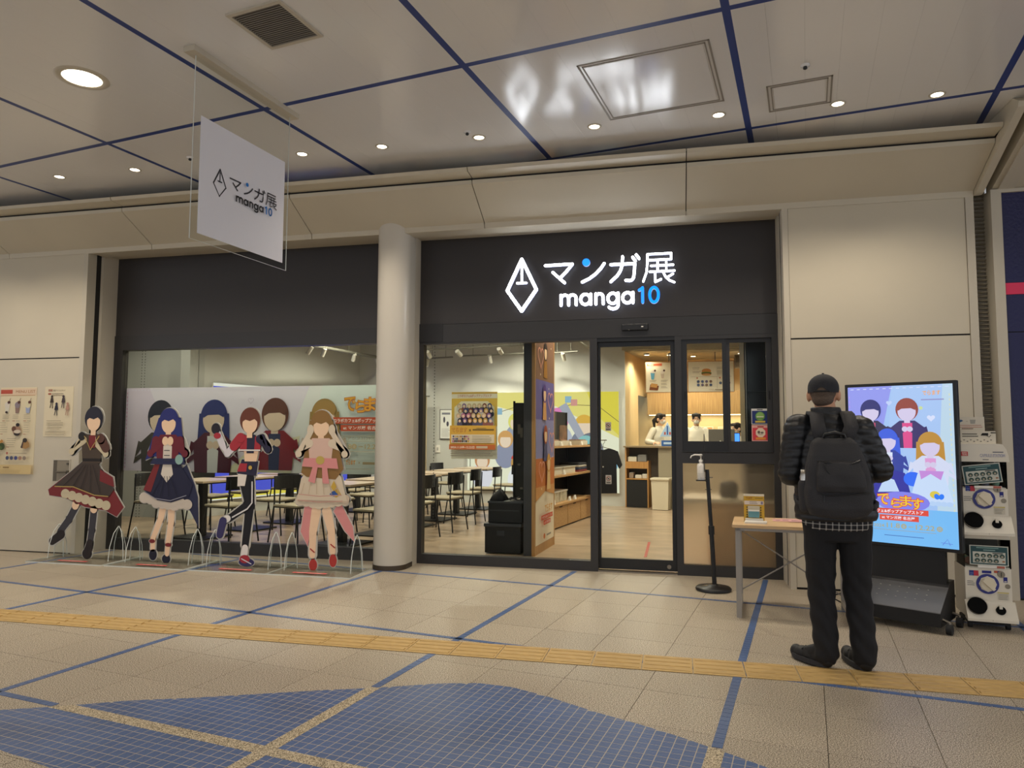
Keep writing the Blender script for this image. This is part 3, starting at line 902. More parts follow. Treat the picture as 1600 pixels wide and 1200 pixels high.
def spot(x, y, aim, label, power, z=ZT):
    t = thing('track_spotlight', label, 'spotlight', (x, y, z), 0, 'track spotlights')
    MB().cyl((0, 0, -.005), (0, 0, -.06), .006, M_SPOT, n=6).box((-.05, -.01, -.012), (.05, .01, 0), M_SPOT).build('bracket', t)
    d = (Vector(aim) - Vector((x, y, z))).normalized()
    c = Vector((0, 0, -.085))
    MB().cyl(c - d * .07, c + d * .07, .036, M_SPOT, n=14).build('barrel', t)
    MB().cyl(c + d * .0702, c + d * .0708, .030, lit('spot_face', '#fff6e4', 6.0), n=14).build('lens', t)
    light('SPOT', 'lamp', c + d * .075, power, (1, .93, .80), t, c + d * 2, .03, 70, .6)
for x, y, aim, lab, pw in (
    (-4.2, 4.90, (-4.0, 6.37, 1.6), 'tilted white spotlight leftmost on the long track of the middle window', 26),
    (-3.62, 4.80, (-3.1, 6.37, 1.9), 'white spotlight in the middle of the long track of the middle window', 30),
    (-3.35, 5.88, (-3.2, 6.37, 1.4), 'white spotlight hanging lowest behind the long track', 16),
    (-2.85, 4.64, (-2.6, 6.37, 1.9), 'white spotlight rightmost on the long track of the middle window', 30),
    (-4.7, 6.2, (-5.2, 6.3, .8), 'small lit spotlight at the extreme left of the middle window', 8),
    (-1.95, 5.75, (-1.8, 6.37, 1.7), 'white spotlight below the short track right of the banner post', 24),
    (-5.95, 3.9, (-6.9, 3.9, 1.3), 'white spotlight leftmost in the top of the left window', 18),
    (-5.88, 4.25, (-6.7, 4.6, 1.3), 'white spotlight second from left in the top of the left window', 18),
    (-5.72, 5.1, (-6.4, 5.7, 1.4), 'pale slanted spotlight third from left in the top of the left window', 18),
    (-5.58, 5.85, (-5.3, 6.37, 1.5), 'white slanted spotlight nearest the round pillar in the left window', 18)):
    spot(x, y, aim, lab, pw)
def shop_light(x, y, z, power, label, col=(1, .90, .74), r=1.0):
    t = thing('ceiling_lamp', label, 'ceiling light', (x, y, z), 0, 'shop ceiling lamps')
    MB().lathe([(.11 * r, 0), (.12 * r, -.03), (.10 * r, -.035)], M_SPOT).build('housing', t)
    MB().lathe([(.095 * r, -.036), (.01 * r, -.038)], lit('shop_lens', '#fff2dc', 5)).build('lens', t)
    light('SPOT', 'lamp', (0, 0, -.05), power, col, t, None, .08, 150, .5)
for x, y in ((-7.6, 1.5), (-5.6, 1.6), (-5.2, 4.2), (-3.6, 1.3), (-3.4, 3.6), (-1.0, 1.6), (-.7, 4.2), (-2.3, 5.2), (.25, 4.9)):  # unseen lamps added to fill the shop, the last for the menu boards
    shop_light(x, y, HS, P_SHOP * (.4 if x < -7 else 1.0), 'round lamp on the shop ceiling out of sight above the glass')
for x, y, q_ in ((-.52, 6.9, 'leftmost'), (-.1, 7.0, 'second from left'), (.35, 7.3, 'third from left'), (1.2, 6.95, 'rightmost')):
    shop_light(x, y, 2.86, P_KITCHEN, '%s of the small lamps in the kitchen ceiling' % q_, (1, .88, .68), .5)
shop_light(.5, 1.9, HS, 70, 'added lamp out of sight, brightening the frosted pane', (1, .82, .55))  # unseen lamp added so the frosted pane looks brighter and warmer
# ================================================================ WALL FITTINGS INSIDE
fr = thing('framed_notice', 'framed white notice on the back wall left of the yellow poster', 'picture', (-4.34, 6.36, 1.5))
MB().box((-.14, -.02, -.29), (.14, 0, .29), mat('frame_grey', '#5b5a54', .4)).build('frame', fr)
P = Print((-.125, -.0205, -.275), step=.001)
P.rect(0, 0, .25, .55, '#dfe0da'); P.rect(.03, .46, .2, .5, '#7d7f88'); P.ell(.08, .36, .02, .06, '#4a4a55'); P.ell(.15, .28, .025, .05, '#4a4a55'); P.bars(.03, .18, .19, 6, .028, .006, '#9a9a96')
P.build('sheet', fr)
cu = thing('curtain', 'pale beige gathered curtain at the left edge of the middle window', 'curtain', (-4.95, 6.05, 0))
c = MB(); n = 28
pts = [(-.28 + .6 * k / n, -.025 * math.sin(k * 1.35)) for k in range(n + 1)]
c.add([(x, y, .05) for x, y in pts] + [(x * .96, y * .8, 2.0 + .05 * math.cos((x) * 3)) for x, y in pts], [(k, k + 1, n + 2 + k, n + 1 + k) for k in range(n)], mat('curtain_beige', '#b9a988', .9), True)
c.build('cloth', cu)
MB().cyl((-.34, 0, 2.03), (.36, 0, 2.03), .012, M_TRK, n=8).build('rod', cu)
for x, lab, y in ((-2.43, 'hanging bead chain of a blind at the left of the middle window', .12), (-5.99, 'left bead chain of a blind inside the left window', .14), (-5.95, 'right bead chain of a blind inside the left window', .14)):
    b = thing('blind_chain', lab, 'blind chain', (x, y, 0))
    c = MB()
    for k in range(62):
        c.ball((0, 0, .35 + k * .032), (.005, .005, .009), mat('chain_grey', '#55534d', .5), 5, 3)
    c.build('bead_chain', b)
so = thing('wall_outlet', 'small white outlet plate on the back wall below the framed notice', 'outlet', (-4.52, 6.365, 1.02))
MB().bevbox((-.05, -.012, -.07), (.05, 0, .07), .004, M_WHITE).build('plate', so)
MB().box((-.018, -.014, -.03), (.018, -.012, .03), mat('outlet_grey', '#a8a69c', .5)).build('socket', so)
# ================================================================ RETAIL SHELF, BANNER POST, TRUNKS
SG = math.radians(-9.67)
sh = thing('retail_shelf', 'black retail shelving with oak shelves and oak drawers behind the banner post', 'shelf', (-1.63, 2.77, 0), SG)
# local x to the back (away from the customer side is -x), y along the unit
LEN = 1.86
MB().box((-.46, 0, .40), (-.43, LEN, 1.66), M_BLKM).box((-.46, -.02, 0), (-.02, 0, 1.66), M_BLKM).box((-.46, LEN, 0), (-.02, LEN + .02, 1.15), M_BLKM).build('carcass', sh)
MB().box((-.46, .0, 0), (-.03, LEN, .31), M_BLKM).build('plinth', sh)
for k in range(3):
    d = MB().bevbox((-.03, .012 + k * LEN / 3, .02), (0, (k + 1) * LEN / 3 - .012, .30), .003, M_OAK).build('drawer', sh)
    MB().box((-.004, .25 + k * LEN / 3, .284), (.004, .37 + k * LEN / 3, .298), M_BLKM).build('pull_slot', d)
for z, w in ((.31, .03), (.70, .03), (1.11, .03)):
    MB().bevbox((-.43, .0, z), (.02 if z < .4 else -.0, LEN, z + w), .002, M_OAK).build('shelf_board', sh)
for y in (.0, LEN / 2, LEN - .02):
    MB().box((-.43, y, .34), (-.41, y + .02, 1.66), M_BLACK).build('upright', sh)
MB().tube([(-.03, LEN + .01, 1.10), (-.03, LEN + .01, 1.212), (.05, LEN + .12, 1.212), (.165, 2.15, 1.212)], .009, M_STEEL, 8).build('garment_arm', sh)
def on_shelf(name, label, cat, y, z, x=-.2, group=None):
    p = Matrix.Rotation(SG, 4, 'Z') @ Vector((x, y, z)) + Vector((-1.63, 2.77, 0))
    return thing(name, label, cat, p, SG, group)
M_BOXW = mat('parcel_white', '#d9d2bf', .6); M_PKG = mat('package_print', '#b08a6e', .6, noise=(18, .5))
M_PHOTO = mat('photo_print', '#6b4a39', .4, noise=(9, .8))
for y, lab in ((.12, 'white tray of small goods at the left on the top oak shelf'), (.5, 'white tray of small goods next to the price cards on the top oak shelf'), (1.45, 'small white goods box at the right on the top oak shelf')):
    t = on_shelf('goods_tray', lab, 'tray', y, 1.14, -.16, 'trays on the top shelf')
    MB().box((-.12, -.0, 0), (.12, .3, .01), M_BOXW).box((.11, 0, 0), (.12, .3, .07), M_BOXW).box((-.12, 0, 0), (-.11, .3, .07), M_BOXW).box((-.11, 0, .0), (.11, .01, .07), M_BOXW).box((-.11, .29, 0), (.11, .3, .07), M_BOXW).build('tray_body', t)
    MB().box((-.1, .02, .01), (.1, .28, .085), M_PKG).build('goods', t)
t = on_shelf('display_panel', 'dark grey upright panel standing on the top oak shelf', 'panel', .12, 1.14, -.33)
MB().box((-.02, 0, 0), (.0, .95, .5), mat('panel_grey', '#4b483e', .6)).build('board', t)
MB().box((-.03, .16, 0), (.004, .24, .5), M_BLKM).build('edge_strip', t)
t = on_shelf('photo_standee', 'brown printed card standing in front of the dark panel on the top shelf', 'card', .85, 1.14, -.2)
MB().box((-.006, 0, 0), (0, .34, .3), M_PHOTO).build('card', t)
MB().box((-.06, .14, 0), (-.006, .2, .2), M_BOXW).build('strut', t)
for y, w, lab in ((.05, .5, 'white flat box with clear lid on the middle oak shelf, left'), (.62, .55, 'long white box with clear lid on the middle oak shelf')):
    t = on_shelf('storage_box', lab, 'box', y, .73, -.2, 'boxes on the middle shelf')
    MB().bevbox((-.14, 0, 0), (.14, w, .09), .006, M_BOXW).build('body', t)
    MB().bevbox((-.15, -.01, .088), (.15, w + .01, .105), .004, mat('box_lid', '#c9c4b4', .25)).build('lid', t)
t = on_shelf('folded_garments', 'pile of folded printed garments at the right end of the middle oak shelf', 'clothes', 1.28, .73, -.2)
for k, c_ in enumerate(('#7c2f2c', '#3a3f55', '#b9b2a2', '#2a2a2e')):
    MB().bevbox((-.16, .01 * k, .035 * k), (.16, .45 - .012 * k, .035 * k + .032), .012, mat('garment%d' % k, c_, .9)).build('garment', t)
for y, w, lab in ((.04, .42, 'clear plastic bin of small goods on the lowest oak shelf, left'), (.5, .3, 'clear plastic bin of small goods on the lowest oak shelf, second')):
    t = on_shelf('plastic_bin', lab, 'bin', y, .34, -.2, 'bins on the lowest shelf')
    MB().bevbox((-.13, 0, 0), (.13, w, .15), .008, mat('bin_milky', '#c2bba6', .2, noise=(14, .3))).build('body', t)
    MB().box((-.14, -.01, .145), (.14, w + .01, .16), M_WHITE).build('rim', t)
for k, (y, z) in enumerate(((.38, 1.14), (.78, 1.14), (1.35, 1.14), (.02, .73), (.5, .73), (.05, .34), (.75, .34), (1.0, .34))):
    t = on_shelf('price_card', 'small white folded price card number place %s on the oak shelving' % ('left on top', 'middle on top', 'right on top', 'left in the middle', 'right in the middle', 'left at the bottom', 'middle at the bottom', 'right at the bottom')[k], 'card', y, z, -.03, 'price cards on the shelving')
    t['label'] = 'small white price card standing %s of the oak shelving' % ('left on the top board', 'at the centre of the top board', 'right on the top board', 'left on the middle board', 'right on the middle board', 'left on the lowest board', 'at the centre of the lowest board', 'right on the lowest board')[k]
    MB().prism([(-.02, 0), (.02, 0), (.004, .06), (0, .06)], 0, .08, M_WHITE, 'xz').build('card', t)
ts = thing('hanging_shirt', 'black short-sleeved T-shirt on a hanger in front of the yellow mural', 'shirt', (-1.16, 4.85, 1.05), SG + .5)
o_ = [(-.22, -.70), (.22, -.70), (.215, -.20), (.27, -.30), (.31, -.24), (.24, -.02), (.1, .03), (0, .0), (-.1, .03), (-.24, -.02), (-.31, -.24), (-.27, -.30), (-.215, -.20)]
MB().prism(o_, -.03, .03, mat('tshirt_black', '#17171a', .9), 'xz').build('cloth', ts)
MB().tube([(-.2, 0, .0), (0, 0, .05), (.2, 0, .0)], .006, M_STEEL, 6).tube([(0, 0, .05), (0, 0, .1), (.03, 0, .13), (.02, 0, .16)], .004, M_STEEL, 6).build('hanger', ts)
MB().box((-.02, -.032, -.28), (.0, -.03, -.26), M_WHITE).build('printed_mark', ts)
bg = thing('tote_bag', 'black tote bag with gold print hanging at the end of the shelving', 'bag', (-1.29, 4.28, .32), SG)
MB().bevbox((-.02, 0, 0), (.045, .36, .40), .015, mat('tote_black', '#1d1b1a', .9)).build('body', bg)
MB().tube([(.02, .08, .39), (.02, .1, .52), (.02, .26, .52), (.02, .28, .39)], .008, M_BLKM, 6).build('handle', bg)
P = Print((.046, 0, 0), (0, 1, 0), (0, 0, 1), step=.001)
for k in range(3): P.rect(.07 + .08 * k, .2, .12 + .08 * k, .29, '#b08c3e'); P.ell(.095 + .08 * k, .31, .02, .02, '#b08c3e')
P.rect(.12, .13, .24, .145, '#cfcabb')
P.build('printed_mark', bg)
# banner post: dark end, oak-framed printed face
bp = thing('banner_post', 'tall oak framed post with a vertical event banner just inside the glass', 'banner', (-1.475, .655, 0), math.radians(-4))
MB().box((-.125, 0, 0.002), (-.035, .90, 2.95), mat('post_charcoal', '#37363a', .6)).build('back_panel', bp)
fo = MB()
fo.box((-.035, 0, .002), (0, .035, 2.95), M_OAKV).box((-.035, .865, .002), (0, .90, 2.95), M_OAKV).box((-.035, .035, .002), (-.003, .865, .10), M_OAKV).box((-.035, .035, 2.40), (-.003, .865, 2.95), M_OAKV)
fo.build('oak_frame', bp)
P = Print((-.002, .035, .10), (0, 1, 0), (0, 0, 1), step=.0008)
P.rect(0, 0, .83, 2.30, '#efe3cc')
for v0, v1, c_ in ((1.80, 2.30, '#8a6650'), (1.36, 1.80, '#6a62a8'), (.93, 1.36, '#8e8fc4'), (.62, .93, '#cf7a3c')):
    P.rect(0, v0, .83, v1, c_)
P.poly([(0, .62), (.83, .62), (.83, .5), (.4, .56), (0, .47)], '#dba063')
for (u, v, hair, dress, hu) in ((.42, 2.06, '#3a2a26', '#a8742e', .2), (.36, 1.58, '#5a3f8f', '#e2a86a', .62), (.38, 1.12, '#a3482a', '#4c4f7e', .66), (.5, .80, '#d8a24a', '#e8c489', .18)):
    P.at(u, v, .62)
    P.poly([(-.14, -.36), (.14, -.36), (.09, .0), (-.09, .0)], dress); P.ell(0, .12, .14, .17, hair); P.ell(0, .10, .09, .12, '#f4cfa6'); P.ell(0, .17, .10, .08, hair, 12, 0, 0, 180)
    P.at()
    P.heart(hu, v, .13, '#f0a890'); P.ell(hu * .9, v - .2, .012, .012, '#ffe9c4'); P.ell(.72 - hu * .3, v + .14, .01, .01, '#ffe9c4')
P.text('でらます', .3, .33, .09, '#d99a22', .34, .02)
P.rect(.14, .26, .66, .31, '#d2502f'); P.rect(.24, .20, .56, .25, '#d2502f')
P.text('コラボカフェ&ポップアップストア', .16, .27, .03, '#ffffff', .48); P.text('at マンガ展 名古屋', .27, .21, .03, '#ffffff', .26)
P.ell(.26, .08, .04, .03, '#d2702f'); P.rect(.36, .07, .56, .09, '#8f8a80')
P.build('printed_banner', bp)
tk = mat('trunk_black', '#151416', .7); tk2 = mat('trunk_trim', '#2a2a2e', .4)
b1 = thing('storage_case', 'large black storage trunk on the floor behind the glass, lower of two', 'trunk', (-1.865, .86, 0))
MB().bevbox((-.18, -.14, .01), (.225, .2, .30), .012, tk).build('body', b1)
MB().bevbox((-.19, -.15, .29), (.235, .21, .33), .01, tk2).build('lid', b1)
MB().box((-.04, -.152, .2), (.04, -.14, .25), tk2).build('latch', b1)
b2 = thing('storage_case', 'smaller black crate stacked on the large trunk behind the glass', 'trunk', (-1.85, .88, .33))
MB().bevbox((-.165, -.13, 0), (.22, .18, .23), .012, tk).build('body', b2)
MB().box((-.17, -.135, .215), (.225, .185, .235), tk2).build('rim', b2)
MB().box((-.16, -.132, .13), (.18, -.13, .14), tk2).build('strap', b2)
b3 = thing('crumpled_cloth', 'crumpled black cloth bag on top of the stacked crates', 'cloth', (-1.87, .88, .566))
c = MB()
c.add([(-.14, -.1, 0), (.02, -.12, 0), (.04, .1, 0), (-.13, .1, 0), (-.11, -.06, .07), (-.03, -.06, .13), (-.02, .05, .11), (-.1, .06, .05)], [(3, 2, 1, 0), (0, 1, 5, 4), (1, 2, 6, 5), (2, 3, 7, 6), (3, 0, 4, 7), (4, 5, 6, 7)], tk, True)
c.build('cloth', b3)
b4 = thing('cable_bundle', 'bundle of black and silver cable lying on the stacked crates', 'cable', (-1.73, .86, .566))
MB().tube([(-.08 + .035 * math.sin(k * 1.1) + k * .012, .05 * math.cos(k * .9), .012 + .012 * (k % 3)) for k in range(14)], .008, tk2, 6).build('coil', b4)
MB().cyl((.03, -.05, .02), (.07, -.06, .02), .012, M_STEEL, n=10).build('plug', b4)
b5 = thing('grid_rack', 'tall black rack with small hooked goods behind the black trunks', 'rack', (-1.80, 1.0, 0))
MB().box((-.03, .16, .0), (-.01, .19, 1.68), M_BLKM).box((.16, .16, 0), (.18, .19, 1.68), M_BLKM).box((-.01, .172, .2), (.16, .18, 1.66), mat('rack_dark', '#2b2a26', .8)).build('frame', b5)
for k, z in enumerate((1.35, 1.31, .99, .72)):
    MB().box((.03 + .03 * (k % 2), .13, z - .05), (.06 + .03 * (k % 2), .172, z + .06 if k < 2 else z - .03), mat('hook_goods', '#6b6455', .6)).build('hooked_item' if k < 2 else 'bracket', b5)
# ================================================================ KITCHEN
ct = thing('service_counter', 'greige kitchen counter with open shelves facing the door', 'counter', (-.90, 6.22, 0), GA)
MB().bevbox((-.02, -.05, 1.075), (2.6, .32, 1.105), .004, mat('counter_top', '#8d7a5c', .4)).build('counter_top', ct)
MB().box((.0, .25, .0), (2.55, .30, 1.075), mat('counter_back', '#5d5243', .7)).build('back_panel', ct)
MB().box((.60, .0, 0), (2.55, .25, 1.075), mat('counter_greige', '#9a8f77', .6)).build('front_panel', ct)
MB().box((.0, .0, 0), (.02, .25, 1.075), M_OAKV).box((.40, .0, 0), (.42, .25, .84), M_OAKV).box((.02, .0, .70), (.40, .25, .82), M_OAKV).box((.02, 0, .50), (.40, .25, .52), M_OAKV).build('shelf_case', ct)
MB().box((.02, .0, .01), (.40, .25, .49), M_BLKM).build('dark_cupboard', ct)
for x, w, z, h, c_, lab in ((.04, .16, .82, .085, '#cfc6b0', 'white basket on the upper shelf of the counter front'), (.22, .16, .82, .12, '#7d7a74', 'grey bundle of wrapped cutlery on the upper counter shelf'), (.06, .08, .52, .1, '#8f7a66', 'brown carton on the lower counter shelf'), (.17, .12, .52, .06, '#cfc8b8', 'white stack of paper boxes on the lower counter shelf'), (.30, .09, .52, .08, '#c9c2b2', 'small white carton at the right of the lower counter shelf')):
    p = Matrix.Rotation(GA, 4, 'Z') @ Vector((x, .04, z)) + Vector((-.90, 6.22, 0))
    t = thing('shelf_box', lab, 'box', p, GA, 'goods in the counter front')
    MB().bevbox((0, 0, .001), (w, .16, h), .008, mat('shelfbox' + c_, c_, .6)).build('body', t)
    MB().box((w * .1, .01, h - .006), (w * .9, .15, h + .004), mat('shelfbox_lid', '#e4ddcc', .6)).build('lid', t)
bn = thing('waste_bin', 'cream rectangular waste bin in front of the kitchen counter', 'bin', (-.26, 5.93, 0), GA)
bb = MB()
q0 = [(-.15, -.13), (.15, -.13), (.15, .13), (-.15, .13)]
bb.add([(x * .9, y * .9, .01) for x, y in q0] + [(x, y, .52) for x, y in q0], [(3, 2, 1, 0), (4, 5, 6, 7)] + [(i, (i + 1) % 4, (i + 1) % 4 + 4, i + 4) for i in range(4)], M_CREAM)
bb.build('body', bn)
MB().bevbox((-.165, -.145, .515), (.165, .145, .555), .01, M_CREAM).build('lid', bn)
aw = thing('counter_sign', 'blue and white triangular acrylic sign standing on the kitchen counter', 'sign', (-.14, 6.16, 1.106), GA)
MB().box((-.11, -.02, 0), (.11, .02, .1), mat('sign_blue', '#2f5fa3', .4)).build('base', aw)
P = Print((0, -.021, 0), step=.001)
P.poly([(-.13, .17), (.13, .17), (0, .42)], '#a9c3dd'); P.rect(-.012, .2, .012, .36, '#2f5fa3'); P.rect(-.06, .2, -.03, .25, '#b5574a'); P.rect(.03, .2, .06, .25, '#b5574a'); P.rect(-.04, .1, .04, .17, '#d8d3c2'); P.rect(-.07, .03, .07, .07, '#b9d0e6')
P.build('printed_face', aw)
MB().prism([(-.14, .165), (.14, .165), (0, .435)], -.019, -.012, mat('sign_backing', '#dfe6ea', .3), 'xz').box((-.02, -.019, .09), (.02, -.012, .17), M_WHITE).build('plate', aw)
# menu boards
def menu_board(x0, x1, lab, fn):
    t = thing('menu_board', lab, 'menu', ((x0 + x1) / 2, 6.9, 2.115), 0)
    w = x1 - x0
    MB().box((-w / 2 - .012, .0, -.012), (w / 2 + .012, .03, .577), M_OAKV).build('frame', t)
    P = Print((-w / 2, -.001, 0), step=.0012)
    P.rect(0, 0, w, .565, '#f4ead2')
    fn(P, w)
    P.build('printed_sheet', t)
    for dx in (-w / 2 + .08, w / 2 - .08) if False else (w * .1,):
        MB().cyl((dx, .015, .577), (dx, .015, .745), .012, M_STEEL, n=8).build('hanger_rod', t)
def m1(P, w):
    P.rect(.02, .50, .30, .55, '#e0704a'); P.text('MENU', .04, .508, .03, '#fff4e4', .1)
    P.poly([(.10, .24), (.15, .24), (.165, .37), (.085, .37)], '#6fb4d6'); P.ell(.14, .39, .05, .03, '#e9e4da'); P.ell(.17, .41, .02, .02, '#5d3a2a')
    P.poly([(.29, .26), (.33, .26), (.345, .36), (.275, .36)], '#d9c6b0'); P.ell(.31, .38, .045, .035, '#efe3d4'); P.ell(.34, .41, .02, .02, '#5d3a2a')
    P.poly([(.06, .04), (.22, .03), (.24, .12), (.08, .15)], '#8a4f28'); P.poly([(.08, .10), (.2, .08), (.22, .15), (.1, .17)], '#d9a05a')
    for u, v in ((.07, .22), (.28, .22), (.28, .16), (.28, .10), (.48, .4), (.48, .3), (.48, .2)): P.bars(u, v, .13, 2, .022, .006, '#8d8270')
def m2(P, w):
    P.ell(.33, .385, .085, .05, '#d08a3e'); P.ell(.33, .35, .095, .022, '#5f8a34'); P.ell(.33, .335, .09, .018, '#6b3a22'); P.ell(.33, .32, .085, .022, '#d9a55e')
    for u, v in ((.08, .45), (.08, .38), (.52, .45), (.52, .38), (.52, .33)): P.bars(u, v, .15, 2, .026, .006, '#8d8270')
    P.line([(.04, .28), (w - .04, .28)], .004, '#a3937a'); P.line([(.52, .06), (.52, .26)], .004, '#a3937a')
    for r in range(2):
        for c_ in range(4): P.ell(.18 + .075 * c_, .19 - .065 * r, .026, .026, ('#4f5a78', '#5b6a8f', '#7a6f86', '#8a705f')[(c_ + r) % 4])
    for c_ in range(3): P.ell(.58 + .075 * c_, .16, .026, .026, '#5f6a80')
    P.ell(.16, .255, .018, .014, '#cf8a6a'); P.ell(.57, .255, .018, .014, '#cf8a6a'); P.text('でらます', .37, .03, .022, '#a8782e', .09); P.rect(.48, .03, .66, .045, '#a3937a')
menu_board(-.54, .18, 'cream menu board with blue drink and toast hanging left over the kitchen', m1)
menu_board(.245, 1.065, 'cream menu board with a burger hanging right over the kitchen', m2)
M_OAKK = wood('kitchen_oak', '#98794e', '#b3925f', (30, 30, 2))
cb = thing('wall_cupboards', 'row of pale oak wall cupboards above the lit kitchen back wall', 'cupboard', K(.06, 1.68, 1.72), GA)
MB().box((0, .02, 0), (3.3, .35, .47), M_OAKK).build('body', cb)
for k in range(4):
    MB().bevbox((.82 * k + .004, 0, .0), (.82 * (k + 1) - .004, .02, .468), .002, M_OAKK).build('door', cb)
MB().box((.02, .1, -.012), (3.25, .16, -.001), lit('led_strip', '#ffe2ac', 7.0)).build('light_strip', cb)
light('AREA', 'strip_lamp', K(1.6, 1.85, 1.69), 12, (1, .86, .62), None, K(1.6, 1.98, .9), sx=3.0, sy=.06)
bk = thing('back_counter', 'white back counter below the lit kitchen wall', 'counter', K(.35, 1.55), GA)
MB().box((0, 0, 0), (3.2, .48, .9), M_CREAM).build('body', bk)
MB().box((-.01, -.01, .9), (3.21, .49, .93), M_STEEL).build('top', bk)
for a, z, w, h, c_, lab in ((1.05, 1.38, .28, .1, '#c98f5e', 'orange price slip taped left on the lit kitchen wall'), (1.42, 1.38, .26, .1, '#cfc3a4', 'pale slip taped in the middle of the lit kitchen wall'), (2.0, 1.38, .3, .1, '#c9a06e', 'tan slip taped at the right on the lit kitchen wall'), (1.4, 1.06, .3, .2, '#8a8a80', 'grey notice sheet taped low in the middle of the kitchen wall'), (2.05, 1.06, .3, .2, '#a39c86', 'tan notice sheet taped low at the right of the kitchen wall')):
    p = K(a, 2.04, z)
    t = thing('wall_slip', lab, 'notice', p, GA, 'slips on the kitchen wall')
    MB().box((0, -.004, 0), (w, 0, h), M_BOXW).build('sheet', t)
    P = Print((0, -.005, 0), step=.001)
    P.rect(.02, h * .5, w - .02, h * .85, c_); P.bars(.03, h * .3, w * .7, 2, .02, .006, '#7a7260')
    P.build('printed_mark', t)
for a, y, z, w, d, h, c_, lab in ((1.12, 1.62, .93, .38, .3, .22, '#b5ae9c', 'pale coffee machine box on the back counter'), (1.62, 1.62, .93, .3, .26, .16, '#e4dfd2', 'white appliance box at the right on the back counter')):
    t = thing('kitchen_appliance', lab, 'appliance', K(a, y, z), GA)
    MB().bevbox((0, 0, 0), (w, d, h), .012, mat('appl' + c_, c_, .4)).build('body', t)
    MB().box((.03, -.006, h * .3), (w - .03, 0, h * .8), mat('appl_panel', '#3b3a38', .3)).build('control_panel', t)
t = thing('cash_register', 'dark grey register screen turned away on the counter by the middle staff member', 'register', (.78, 6.1, 1.106), GA)
MB().bevbox((-.22, -.02, .0), (.22, .02, .30), .008, mat('register_grey', '#5f5a50', .5)).build('screen_back', t)
MB().box((-.12, -.1, 0), (.12, .1, .012), M_BLKM).build('foot', t)
P = Print((-.02, -.021, .09), step=.001); P.poly([(.02 * math.cos(PI / 2 + k * PI / 5) * (1 if k % 2 == 0 else .42), .02 * math.sin(PI / 2 + k * PI / 5) * (1 if k % 2 == 0 else .42)) for k in range(10)], '#e8e4d6'); P.build('star_mark', t)
t = thing('tablet', 'small tablet with a bright blue screen beside the right staff member', 'tablet', (1.02, 6.12, 1.106), GA - .3)
MB().bevbox((-.075, 0, 0.01), (.075, .012, .24), .004, M_BLACK).build('body', t)
MB().box((-.065, -.002, .03), (.065, 0, .225), lit('tablet_blue', '#3f7be6', 2.2)).build('screen', t)
MB().box((-.05, .012, 0), (.05, .09, .01), M_BLACK).build('foot', t)
t = thing('exhaust_duct', 'silver exhaust duct under the kitchen ceiling above the right staff member', 'duct', (1.36, 6.8, 2.66))
MB().cyl((-.28, 0, 0), (.9, .05, .02), .13, M_STEEL, n=20).build('pipe', t)
MB().cyl((.05, .01, 0), (.09, .01, 0), .142, M_STEEL, n=20).build('collar', t)
t = thing('prep_counter', 'warm wooden counter blurred behind the frosted lower pane', 'counter', (.10, .55, 0))
MB().box((.22, 0, .002), (1.5, .6, .62), M_OAK).build('body', t)
MB().bevbox((-.03, -.03, .62), (1.52, .62, .66), .004, M_CREAM).build('top', t)
t = thing('glass_door_cabinet', 'tall black cabinet standing behind the right half of the service window', 'cabinet', (1.10, .85, .66))
MB().box((-.42, -.24, 0.0), (.48, .28, 1.75), M_BLACK).build('body', t)
MB().box((-.39, -.255, .1), (.45, -.24, 1.04), mat('fridge_door', '#1b1b1f', .3)).build('door', t)
MB().box((-.39, -.255, 1.07), (.45, -.24, 1.7), mat('fridge_door', '#1b1b1f', .3)).build('door', t)
MB().box((-.41, -.262, .05), (-.403, -.24, 1.7), M_STEEL).box((-.2, -.262, 1.3), (-.1, -.255, 1.308), M_STEEL).build('metal_edge', t)
t = thing('dark_pot', 'dark blurred pot on the counter behind the frosted pane', 'pot', (.52, .72, .66))
MB().lathe([(.07, 0), (.09, .02), (.09, .13), (.075, .14)], M_BLKM).build('body', t)
MB().lathe([(.088, .14), (.06, .16), (.01, .17)], M_BLKM).build('lid', t)
# ================================================================ SHOP SIGN
EM_OUT = [(-1.471, 3.031), (-1.323, 2.722), (-1.471, 2.512), (-1.618, 2.722), (-1.471, 3.031)]
EM_NIB = [[(-1.471, 2.965), (-1.471, 2.795)], [(-1.517, 2.792), (-1.425, 2.792)]]
KANA = {
 'ma': [[(-1.233, 2.955), (-.964, 2.958)], [(-.964, 2.958), (-1.02, 2.89), (-1.083, 2.828)], [(-1.158, 2.883), (-1.042, 2.775)]],
 'n': [[(-.868, 2.774), (-.800, 2.805), (-.742, 2.845), (-.690, 2.897), (-.654, 2.948)]],
 'ga': [[(-.591, 2.932), (-.362, 2.932), (-.366, 2.86), (-.374, 2.795), (-.39, 2.774), (-.414, 2.768), (-.448, 2.772)], [(-.477, 3.005), (-.482, 2.92), (-.500, 2.865), (-.528, 2.823), (-.592, 2.765)], [(-.382, 2.995), (-.356, 2.958)], [(-.348, 3.016), (-.321, 2.978)]],
 'ten': [[(-.242, 3.015), (-.02, 3.015), (-.02, 2.957), (-.24, 2.957)], [(-.242, 3.015), (-.244, 2.92), (-.252, 2.84), (-.284, 2.753)], [(-.209, 2.902), (-.003, 2.902)], [(-.221, 2.845), (.008, 2.845)], [(-.147, 2.944), (-.147, 2.847)], [(-.067, 2.944), (-.067, 2.847)], [(-.171, 2.842), (-.171, 2.745), (-.116, 2.768)], [(-.100, 2.842), (-.075, 2.79), (-.04, 2.755), (.006, 2.734)], [(-.006, 2.815), (-.06, 2.783)]]}
